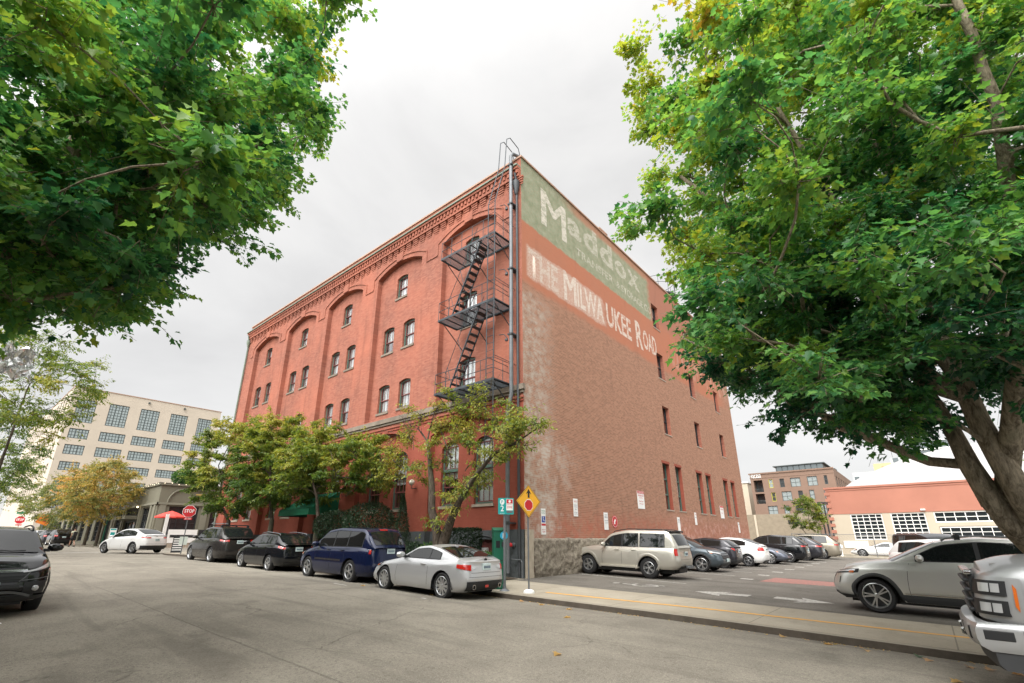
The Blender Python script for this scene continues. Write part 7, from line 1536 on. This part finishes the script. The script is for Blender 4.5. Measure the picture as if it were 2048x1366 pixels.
def circ(cx, cy, r, n=20, sy=1): return [(cx+r*math.cos(2*PI*k/n), cy+r*sy*math.sin(2*PI*k/n)) for k in range(n)]
def sign_text(body, m, F, par, off, x0, x1, y0, y1, d=.006, bold=.0, name='lettering'):
    return text_mesh(body, name, m, par, lambda u, v_, dd: tuple(F @ Vector((u, v_, d))-Vector(off)), x0, x1, y0, y1, off=bold)
def post(root, off, x, y, z0, z1, r=.03, m=None, flange=False):
    b = MB(); b.tube([(x-off[0], y-off[1], z0-off[2]), (x-off[0], y-off[1], z1-off[2])], r, 10); b.build('pole', m or M['galv'], root, smooth=True, angle=50)
    if flange: b = MB(); b.lathe([(r*1.3, .18), (r*1.6, .06), (.14, .02), (.15, 0)], 16, Matrix.Translation((x-off[0], y-off[1], z0-off[2]))); b.build('base_flange', m or M['galv'], root, smooth=True, angle=40)
# stop ahead diamond
base = (-8.88, 11.34, Z0(-8.88)); dsn = empty('warning_sign', base, label='yellow diamond sign with a black arrow over a red octagon on a thin post', cat='sign')
post(dsn, base, -8.88, 11.34, base[2], 2.9, .024); b = MB(); b.lathe([(.16, 0), (.15, .05), (.09, .09), (.04, .10)], 18); b.build('base_cover', M['white'], dsn, smooth=True, angle=40)
F = face_mat((-8.88, 11.34, 2.68), R(-12)) @ Matrix.Translation((0, 0, .035)); q = .475
plate_('panel', M['signblack'], [(q, 0), (0, q), (-q, 0), (0, -q)], 0, .004, F, dsn, base); pn = plate_('panel_face', M['signyellow'], [(q-.012, 0), (0, q-.012), (-q+.012, 0), (0, -q+.012)], .0045, .007, F, dsn, base)
for k in range(4):
    b = MB(); c = [(q-.04, 0), (0, q-.04), (-q+.04, 0), (0, -q+.04)]; a, d = Vector(c[k]), Vector(c[(k+1) % 4]); n = (Vector((0, 0))-(a+d)/2).normalized()*.009
    b.prism([tuple(a), tuple(d), tuple(d+n), tuple(a+n)], .0075, .009, F); b.v = [tuple(Vector(v)-Vector(base)) for v in b.v]; b.build('border', M['signblack'], pn)
plate_('octagon', M['white'], [(x, y-.11) for x, y in octo(.175)], .0075, .009, F, pn, base); plate_('octagon', M['signred'], [(x, y-.11) for x, y in octo(.158)], .0095, .011, F, pn, base)
plate_('arrow', M['signblack'], [(-.035, .10), (.035, .10), (.035, .24), (.105, .20), (0, .36), (-.105, .20), (-.035, .24)], .0075, .009, F, pn, base)
# P2 parking sign
base = (-9.64, 11.17, Z0(-9.64)); ps = empty('parking_sign', base, label='teal and red parking zone sign marked P and 2 beside the green kiosk', cat='sign')
post(ps, base, -9.64, 11.17, base[2], 2.40, .036, flange=True)
F = face_mat((-9.60, 11.17, 2.56), R(-38)) @ Matrix.Translation((0, 0, .045)); plate_('panel', M['signteal'], rect(-.24, .24, -.24, .24, .03), 0, .004, F, ps, base)
plate_('disc', M['white'], circ(-.115, .125, .068, 20, 1.25), .0045, .006, F, ps, base); sign_text('P', M['signteal'], F, ps, base, -.145, -.085, .075, .175, .0075, .01)
sign_text('2', M['white'], F, ps, base, -.165, -.065, -.15, .02, .006, .012); sign_text('NO COIN', M['white'], F, ps, base, -.18, -.05, -.22, -.195, .006)
plate_('notice', M['white'], rect(.01, .215, -.12, .21), .0045, .006, F, ps, base); plate_('notice_head', M['signred'], rect(.02, .205, .08, .20), .0065, .008, F, ps, base); plate_('clock', M['white'], circ(.112, .14, .034, 14, 1.2), .0085, .0095, F, ps, base)
sign_text('PERMIT', M['signred'], F, ps, base, .03, .195, .035, .06, .0075); sign_text('ZONE', M['signred'], F, ps, base, .03, .195, -.06, .01, .0075, .01); plate_('notice_foot', M['galv'], rect(.02, .205, -.20, -.135), .0045, .006, F, ps, base)
# kiosk
base = (-10.08, 11.42, Z0(-10.1)); kk = empty('parking_kiosk', base, rz=R(-38), label='dark green parking pay kiosk on the pavement behind the silver coupe', cat='kiosk')
b = MB(); b.box(-.16, .16, -.19, .19, 0, 1.62); bevel(b.build('cabinet', M['kiosk'], kk), .02, 2)
b = MB(); b.prism([(-.17, 1.62), (.17, 1.62), (.17, 1.66), (-.17, 1.74)], -.2, .2, Matrix.Rotation(R(90), 4, 'X')); b.build('hood', M['kiosk'], kk)
b = MB(); b.box(.161, .168, -.12, .0, 1.15, 1.35); b.build('screen', M['dglass'], kk); b = MB(); b.box(.161, .185, .05, .12, 1.18, 1.32); b.build('card_slot', M['black'], kk); b = MB(); b.box(.161, .166, -.17, .17, .79, .80); b.build('door_seam', M['signblack'], kk)
b = MB(); b.prism(circ(0, 0, .12), 0, .01, Matrix.Translation((.165, .12, 1.50)) @ Matrix(((0, 0, 1, 0), (1, 0, 0, 0), (0, 1, 0, 0), (0, 0, 0, 1)))); dsc = b.build('parking_disc', simple('light_blue_disc', (.03, .35, .55), .4, var=0), kk)
text_mesh('P', 'lettering', M['white'], kk, lambda u, v_, d: (.178, u, v_), .08, .16, 1.43, 1.57, off=.02)
# stop signs
def stop_sign(loc, ang, zt, r, label, pr=.03, group='stop signs'):
    base = (loc[0], loc[1], Z0(loc[0])); s_ = empty('stop_sign', base, label=label, cat='stop sign', group=group); post(s_, base, loc[0], loc[1], base[2], zt+r, pr)
    F = face_mat((loc[0], loc[1], zt), ang) @ Matrix.Translation((0, 0, pr+.01)); plate_('panel', M['white'], octo(r), 0, .006, F, s_, base); pn = plate_('panel_face', M['signred'], octo(r*.94), .0065, .010, F, s_, base)
    sign_text('STOP', M['white'], F, pn, base, -r*.68, r*.68, -r*.20, r*.34, .012, .02)
    plate_('small_panel', M['signred'], rect(-r*.55, r*.55, -r*1.32, -r*1.0), 0, .006, F, s_, base); sign_text('ALL WAY', M['white'], F, s_, base, -r*.45, r*.45, -r*1.25, -r*1.08, .008, .01); return s_
ss = stop_sign((-36.75, 10.98), R(-22), 3.42, .40, 'red stop sign at the street corner before the restaurant')
b = MB(); b.box(-.22, .22, -.02, .02, .55, 1.05); bx_ = b.build('notice_board', simple('pale_notice', (.50, .55, .50), .5, var=.1), ss); bx_.rotation_euler = (0, 0, R(68))
stop_sign((-112, 9.85), R(-8), 4.86, .66, 'red stop sign under a green street name blade in the far block', .05)
b_ = empty('street_name_sign', (-112, 9.85, 5.95), label='green street name blade above the far stop sign', cat='sign'); b = MB(); b.box(-.02, .02, -.65, .65, -.16, .16); b.build('blade', M['signgreen'], b_)
base = (-60.5, 8.6, Z0(-60.5)); base = (-90, 10.15, Z0(-90)); os_ = empty('warning_sign', base, label='tilted orange diamond sign leaning near the far black suv', cat='sign'); b = MB(); b.tube([(0, 0, 0), (0, .1, 3.2)], .05, 6); b.build('pole', M['galv'], os_)
F = face_mat((base[0], base[1]+.1, base[2]+3.05), R(-8)) @ Matrix.Rotation(R(20), 4, 'Z') @ Matrix.Translation((0, 0, .05)); pn = plate_('panel', M['signorange'], [(.95, 0), (0, .8), (-.95, 0), (0, -.8)], 0, .01, F, os_, base); plate_('symbol', M['signred'], circ(0, -.12, .2), .011, .015, F, pn, base); plate_('symbol', M['signblack'], [(-.06, .12), (.06, .12), (.06, .3), (-.06, .3)], .011, .015, F, pn, base)
# wall notices on the party wall
WF = lambda y, z: Matrix(((0, 0, 1, X0+.01), (1, 0, 0, y), (0, 1, 0, z), (0, 0, 0, 1)))
NG = 'parking notices screwed to the brick side wall'
def notice(y, z, w_, h, label, head=None, lines=(), symbol=None, seed=0):
    F = WF(y, z); base = (X0, y, z-h/2); s_ = empty('wall_notice', base, label=label, cat='sign', group=NG); pn = plate_('panel', M['white'], rect(-w_/2, w_/2, -h/2, h/2), 0, .012, F, s_, base)
    if head: plate_('heading', head[0], rect(-w_/2+.01, w_/2-.01, h/2-head[1], h/2-.01), .0125, .014, F, pn, base); 
    for t_, m_, x0, x1, y0, y1 in lines: sign_text(t_, m_, F, pn, base, x0, x1, y0, y1, .016, .008)
    return s_, pn, F, base
s_, pn, F, base = notice(15.62, 2.28, .30, .98, 'tall narrow wall notice with a blue wheelchair symbol near the building corner', None, [('RESERVED', M['signgreen'], -.12, .12, .38, .42), ('PARKING', M['signgreen'], -.12, .12, .30, .34), ('TOW', M['signred'], -.1, .1, -.42, -.36), ('PERMIT REQUIRED', M['signred'], -.12, .12, -.33, -.29)])
plate_('heading', M['signblue'], rect(-.12, .12, -.04, .20), .0125, .014, F, pn, base); plate_('heading', M['signred'], rect(-.14, .14, -.16, -.08), .0125, .014, F, pn, base)
b = MB(); [b.prism([(x+o[0], y+o[1]) for x, y in sh], .0145, .016, F) for sh, o in ((circ(0, 0, .022), (-.02, .16)), (rect(-.01, .01, -.06, .03), (-.02, .10)), (rect(-.02, .05, -.012, .008), (0, .05)), (rect(.035, .055, -.05, .0), (0, .05)))]; b.v = [tuple(Vector(v)-Vector(base)) for v in b.v]; b.build('wheelchair_symbol', M['white'], pn)
notice(18.0, 2.92, .34, .74, 'white wall notice high up between the corner and the boxy silver suv', None, [('NOTICE', M['signred'], -.12, .12, .22, .29), ('PARKING FOR', M['plate_ink'], -.13, .13, .08, .12), ('TENANTS', M['plate_ink'], -.13, .13, .0, .04), ('ONLY', M['plate_ink'], -.08, .08, -.1, -.05), ('UNAUTHORIZED', M['plate_ink'], -.13, .13, -.22, -.19), ('VEHICLES TOWED', M['plate_ink'], -.13, .13, -.29, -.26)])
notice(20.6, 2.42, .38, .78, 'white wall notice just left of the round red sign', None, [('START', M['plate_ink'], -.12, .12, .25, .31), ('PARKING', M['plate_ink'], -.14, .14, .15, .21), ('CALL BEFORE', M['plate_ink'], -.15, .15, .0, .04), ('YOU PARK', M['plate_ink'], -.13, .13, -.1, -.06)])
s_, pn, F, base = notice(24.55, 3.62, .82, .92, 'largest white wall notice with a red heading above the lot', (M['signred'], .14), [('ALL DAY PARKING', M['white'], -.35, .35, .335, .42), ('RESERVED', M['signred'], -.33, .33, .18, .27), ('24 HOURS', M['signred'], -.2, .2, .08, .13), ('Violators towed', M['signred'], -.25, .25, -.1, -.03), ('at owner expense', M['signred'], -.27, .27, -.25, -.18)])
notice(29.55, 2.48, .40, .80, 'white wall notice under the first pair of tall windows', None, [('PARKING', M['plate_ink'], -.14, .14, .2, .28), ('ONLY', M['plate_ink'], -.1, .1, .08, .15)])
notice(32.55, 2.88, .34, .78, 'white wall notice between the first and second pair of tall windows', None, [('NOTICE', M['signred'], -.12, .12, .22, .3), ('TENANTS', M['plate_ink'], -.13, .13, .05, .1)])
notice(38.3, 3.52, .80, .90, 'white and red wall notice between the last two pairs of tall windows', (M['signred'], .12), [('RESERVED', M['signred'], -.3, .3, .15, .25), ('Violators', M['signred'], -.2, .2, -.1, -.02)])
notice(42.1, 2.48, .36, .80, 'white wall notice nearest the far end of the brick wall', None, [('PARKING', M['plate_ink'], -.14, .14, .2, .28)])
base = (X0, 21.45, 2.1); rs_ = empty('round_notice', base, label='round red tow away sign on the brick side wall', cat='sign'); F = WF(21.45, 2.42)
plate_('panel', M['signred'], circ(0, 0, .28, 24), 0, .012, F, rs_, base); plate_('ring', M['white'], circ(0, 0, .255, 24), .0125, .0135, F, rs_, base); plate_('panel_face', M['signred'], circ(0, 0, .24, 24), .014, .015, F, rs_, base); plate_('symbol', M['white'], [(-.1, -.12), (.02, -.12), (.02, -.02), (.10, .05), (.04, .14), (-.05, .06), (-.1, .02)], .0155, .0165, F, rs_, base)
# sandwich board and hanging banners by the restaurant
base = (-41.2, 12.0, Z0(-41)); sbd = empty('sandwich_board', base, rz=R(-20), label='black and white sandwich board standing behind the white car', cat='sandwich board')
for k, sg in ((0, 1), (1, -1)):
    b = MB(); b.prism([(-.32, 0), (.32, 0), (.32, 1.1), (-.32, 1.1)], -.015, .015, Matrix.Translation((sg*.16, 0, 0)) @ Matrix.Rotation(R(-sg*9), 4, 'Y') @ Matrix(((0, 0, 1, 0), (1, 0, 0, 0), (0, 1, 0, 0), (0, 0, 0, 1)))); b.build('board', M['black'], sbd)
b = MB(); [b.box(.17+.0-.16*z/1.0, .19-.16*z/1.0, -.27, .27, z, z+.07) for z in (.15, .3, .45, .6, .75, .9)]; b.build('board_panel', M['white'], sbd)
base = (-56.4, 15.0, Z0(-56)); rl = empty('patio_barrier', base, label='low patio railing with white and black banners before the restaurant windows', cat='railing')
b = MB(); [b.tube([(0, y, 0), (0, y, 1.15)], .03, 6) for y in linspace(0, 14, 9)]; b.tube([(0, 0, 1.15), (0, 14, 1.15)], .03, 6); b.build('railing', M['black'], rl)
for y0, y1, m_ in ((.4, 2.9, 'white'), (3.0, 4.3, 'black'), (4.5, 6.1, 'black')): b = MB(); b.box(.04, .06, y0, y1, .45, 1.7); bn = b.build('banner', M[m_], rl); b = MB(); b.box(.065, .07, y0+.2, y1-.2, .95, 1.2); b.build('banner_print', M['black'] if m_ == 'white' else M['signred'] if y0 > 4 else M['white'], bn)
b = MB(); [b.box(-.05, .02, .05+.5*i, .50+.5*i, 0, .42) for i in range(27)]; b.build('planter_wall', M['sill'], rl)
base = (-52.5, 14.3, Z0(-52)); um = empty('patio_umbrella', base, label='red patio umbrella beside the stop sign', cat='umbrella'); b = MB(); b.tube([(0, 0, 0), (0, 0, 3.3)], .03, 8); b.build('pole', M['galv'], um)
b = MB(); cv = []; 
for r_, z in ((.02, 3.30), (.6, 3.10), (1.25, 2.78), (1.27, 2.68)): cv.append([(r_*(1 if k % 2 == 0 else .93)*math.cos(R(k*22.5)), r_*(1 if k % 2 == 0 else .93)*math.sin(R(k*22.5)), z) for k in range(16)])
b.grid(cv, closed=True); b.build('canopy', simple('red_canvas', (.62, .05, .035), .6, var=.05), um, recalc=False); b = MB(); [b.tube([(0, 0, 3.2), (1.2*math.cos(R(45*k)), 1.2*math.sin(R(45*k)), 2.76)], .012, 4) for k in range(8)]; b.build('rib', M['galv'], um)
base = (-48.6, 13.0, Z0(-48)); bn = empty('patio_banner', base, label='thin white upright post banner beside the red umbrella', cat='banner'); b = MB(); b.box(-.04, .04, -.12, .12, 0, 2.9); b.build('post', M['white'], bn)
base = (-57.4, 12.9, Z0(-57)); hy = empty('fire_hydrant', base, label='small orange fire hydrant on the far corner behind the white car', cat='hydrant'); b = MB(); b.lathe([(.16, 0), (.16, .05), (.11, .07), (.11, .5), (.14, .52), (.14, .56), (.10, .66), (.03, .72), (.001, .76)], 14); b.build('body', simple('hydrant_orange', (.60, .14, .04), .5), hy, smooth=True, angle=40)
b = MB(); [b.tube([(0, 0, .42), (.2*math.cos(R(a)), .2*math.sin(R(a)), .42)], .05, 8) for a in (0, 90, 180)]; b.build('outlet', bpy.data.materials['hydrant_orange'], hy)
base = (-58.6, 11.6, Z0(-58)); cb_ = empty('pavement_sign', base, label='white portable sign with a red border beside the restaurant entrance', cat='sign'); b = MB(); b.tube([(0, 0, 0), (0, 0, 1.2)], .03, 6); b.build('stand', M['galv'], cb_); b = MB(); b.box(0, .03, -.25, .25, .9, 1.75); b.build('panel', M['white'], cb_); b = MB(); b.box(.031, .035, -.22, .22, 1.6, 1.72); b.box(.031, .035, -.16, .16, 1.0, 1.4); b.build('print', M['signteal'], cb_)
# two utility lamps on the restaurant side
base = (-71, 13.3, Z0(-71)); lp_ = empty('street_lamp', base, label='street lamp with a white globe top beside the restaurant roof', cat='street lamp'); b = MB(); b.tube([(0, 0, 0), (0, 0, 6.9)], [.09, .05], 8); b.build('pole', M['kiosk'], lp_); b = MB(); b.lathe([(.05, 6.9), (.14, 7.0), (.18, 7.2), (.13, 7.4), (.001, 7.45)], 12); b.build('lamp_globe', M['white'], lp_, smooth=True)
# ---- pedestrian
def person(loc, heading):
    root = empty('person', loc, rz=heading, label='pedestrian in a light shirt and dark shorts with a black backpack crossing the junction', cat='person')
    J = dict(pel=(0, 0, .93, .125), spn=(.02, 0, 1.12, .12), ch=(.04, 0, 1.34, .145), nk=(.06, 0, 1.50, .055), hd=(.08, 0, 1.60, .085), hd2=(.09, 0, 1.70, .085),
             ls=(.04, .19, 1.40, .06), le=(-.10, .24, 1.14, .042), lw=(.02, .22, .92, .03), rs=(.04, -.19, 1.40, .06), re=(.14, -.23, 1.15, .042), rw=(.30, -.20, 1.00, .03),
             lh=(0, .09, .90, .10), lk=(.20, .10, .52, .062), la=(.22, .10, .12, .042), lt=(.40, .10, .05, .035), rh=(0, -.09, .90, .10), rk=(-.04, -.10, .50, .062), ra=(-.32, -.10, .18, .042), rt=(-.24, -.10, .05, .035))
    E_ = [('pel', 'spn'), ('spn', 'ch'), ('ch', 'nk'), ('nk', 'hd'), ('hd', 'hd2'), ('ch', 'ls'), ('ls', 'le'), ('le', 'lw'), ('ch', 'rs'), ('rs', 're'), ('re', 'rw'), ('pel', 'lh'), ('lh', 'lk'), ('lk', 'la'), ('la', 'lt'), ('pel', 'rh'), ('rh', 'rk'), ('rk', 'ra'), ('ra', 'rt')]
    for sg, w_ in ((1, 'lw'), (-1, 'rw')):
        p = J[w_]
        for f in range(4): n_ = w_+'f%d' % f; J[n_] = (p[0]+.06-.01*abs(f-1.5), p[1]+(f-1.5)*.02, p[2]-.10+.01*abs(f-1), .009); E_.append((w_, n_))
        J[w_+'t'] = (p[0]+.05, p[1]-sg*.045, p[2]-.05, .010); E_.append((w_, w_+'t'))
    names = list(J); me = bpy.data.meshes.new('body'); me.from_pydata([J[n][:3] for n in names], [(names.index(a), names.index(c)) for a, c in E_], []); o = bpy.data.objects.new('body', me); link(o, root)
    md = o.modifiers.new('skin', 'SKIN')
    for i, n in enumerate(names): me.skin_vertices[0].data[i].radius = (J[n][3], J[n][3])
    me.skin_vertices[0].data[0].use_root = True; sb = o.modifiers.new('sub', 'SUBSURF'); sb.levels = sb.render_levels = 1; me.materials.append(simple('skin', (.42, .24, .17), .6, var=.05))
    b = MB(); b.lathe([(.165, .98), (.17, 1.1), (.18, 1.28), (.19, 1.40), (.12, 1.47), (.07, 1.49)], 16, Matrix.Translation((.03, 0, 0)) @ Matrix.Diagonal((.85, 1.15, 1, 1))); b.tube([(.04, .19, 1.41), (-.03, .225, 1.26)], .075, 10); b.tube([(.04, -.19, 1.41), (.08, -.225, 1.27)], .075, 10); b.build('shirt', simple('patterned_shirt', (.45, .46, .34), .8, var=.4, scale=14), root, smooth=True)
    b = MB(); b.lathe([(.16, 1.02), (.165, .92), (.15, .84)], 14, Matrix.Diagonal((.9, 1.15, 1, 1))); b.tube([(0, .09, .92), (.12, .10, .62)], [.12, .10], 12); b.tube([(0, -.09, .92), (-.02, -.10, .60)], [.12, .10], 12); b.build('shorts', M['black'], root, smooth=True)
    b = MB(); b.box(-.27, -.09, -.15, .15, 1.0, 1.42); bevel(b.build('backpack', M['black'], root), .05, 3)
    b = MB(); b.lathe([(.001, .115), (.07, .09), (.095, .02), (.09, -.04), (.06, -.07)], 14, Matrix.Translation((.07, 0, 1.70))); b.build('hair', simple('hair', (.06, .04, .03), .8), root, smooth=True)
    b = MB()
    for y, x, z, pt in ((.10, .30, .05, 0), (-.10, -.26, .06, 0)): b.box(x-.14, x+.14, y-.05, y+.05, z-.05, z+.05)
    bevel(b.build('shoes', M['black'], root), .03, 2)
person((-64.5, 9.8, ZR(-64.5, 9.8)), R(190))
# ---- loose things on the ground
LG = 'fallen leaves along the kerb'
pts = [(.25, 9.95, 'pinkish'), (-.35, 10.2, 'pinkish'), (-.05, 8.65, 'tan'), (-1.6, 10.35, 'tan'), (-2.4, 10.4, 'tan'), (-1.15, 10.3, 'tan'), (.05, 10.1, 'pinkish'), (-6.7, 10.15, 'tan'), (-7.6, 10.3, 'tan'), (-8.4, 10.35, 'pinkish'), (-10.6, 9.2, 'tan'), (.6, 9.9, 'pinkish'), (-5.9, 8.9, 'tan'), (-13.4, 8.9, 'tan'), (-4.2, 6.0, 'tan'), (-.5, 10.33, 'green')]
where = ['by the truck bumper, nearest the kerb', 'at the kerb left of the truck', 'alone on the asphalt below the truck', 'at the kerb under the leaving suv', 'at the kerb below the driveway joint', 'at the kerb between two others under the leaving suv', 'touching the kerb at the truck nose', 'in the gutter right of the diamond sign', 'in the gutter below the diamond sign', 'in the gutter near the parking sign', 'beside the rear wheel of the silver coupe', 'under the truck front', 'on the asphalt in the open street', 'beside the front wheel of the silver coupe', 'in the middle of the street', 'at the kerb near the truck']
for (x, y, cl), wh in zip(pts, where):
    z = ZR(x, y)+.012; a = random.uniform(0, 6.28); root = None
    D = np.array([[math.cos(a), math.sin(a), .08]]); U = np.array([[.2, .1, 1.0]]); tn = {'pinkish': .95, 'tan': .8, 'green': .1}[cl]
    o = leaf_mesh('fallen_leaf', None, M['leaf_shrub'] if cl == 'green' else M['leaf_gold'], np.array([[0, 0, 0.0]]), D, U, np.array([.16]), np.array([tn]), MAPLE); o.location = (x, y, z); tag(o, '%s fallen leaf %s' % (cl, wh), 'leaf', LG)
n = 700; P = np.stack([rng.uniform(-11, 1.5, n), 10.68-np.abs(rng.normal(0, .10, n)), np.zeros(n)], 1); keep = (np.sin(P[:, 0]*3)+rng.normal(0, .6, n)) > .1; P = P[keep]; P[:, 2] = [ZR(x, y)+.008 for x, y, _ in P]; n = len(P); D = rng.normal(size=(n, 3))*np.array([1, 1, .15])
o = leaf_mesh('gutter_litter', None, M['leaf_gold'], P, D, np.array([[0, 0, 1.0]])+rng.normal(0, .3, (n, 3)), rng.uniform(.02, .06, n), rng.uniform(.5, 1, n), OVAL); o['kind'] = 'stuff'; o['label'] = 'dry leaf litter along the gutter'
b = MB(); a = [(-.12, -.03), (-.05, .06), (.06, .08), (.13, .01), (.07, -.06), (-.04, -.07)]; b.prism(a, 0, .012); o = b.build('paper_scrap', M['white']); o.location = (-12.6, 1.2, ZR(-12.6, 1.2)+.004); tag(o, 'crumpled white paper scrap on the asphalt before the black crossover', 'litter')
# low bollard posts at the lot back corner
for i, (x, y) in enumerate(((-6.9, 50.7), (-5.9, 50.75))):
    g = empty('bollard', (x, y, Z0(x)), label='white post at the back fence ' + ('nearer the tan suv' if i == 0 else 'nearer the cream garage'), cat='bollard', group='white posts at the back fence'); b = MB(); b.tube([(0, 0, 0), (0, 0, 1.05)], .09, 10); b.build('post', M['white'], g); b = MB(); b.box(-.16, .16, -.1, .1, .75, 1.0); b.build('plate', M['white'], g)

# clear plastic sheet caught in the low branches on the left
t = NT('clear_plastic_film'); t.b.inputs['Transmission Weight'].default_value = .55; t.fin((.85, .87, .88), .12, 0, .8); M['film'] = t.m
random.seed(8); rows_ = []
for i in range(12):
    rows_.append([(.22*math.sin(i*1.7+j*.9)*.35+.02*random.random(), -.26+.047*j+.04*math.sin(i*1.3), .34-.06*i+.05*math.sin(j*1.1+i)) for j in range(12)])
b = MB(); b.grid(rows_); o = b.build('plastic_bag', M['film'], recalc=False); o.location = (-13.9, .42, 5.15); tag(o, 'clear crumpled plastic bag caught in the low branches at the left edge', 'plastic bag')
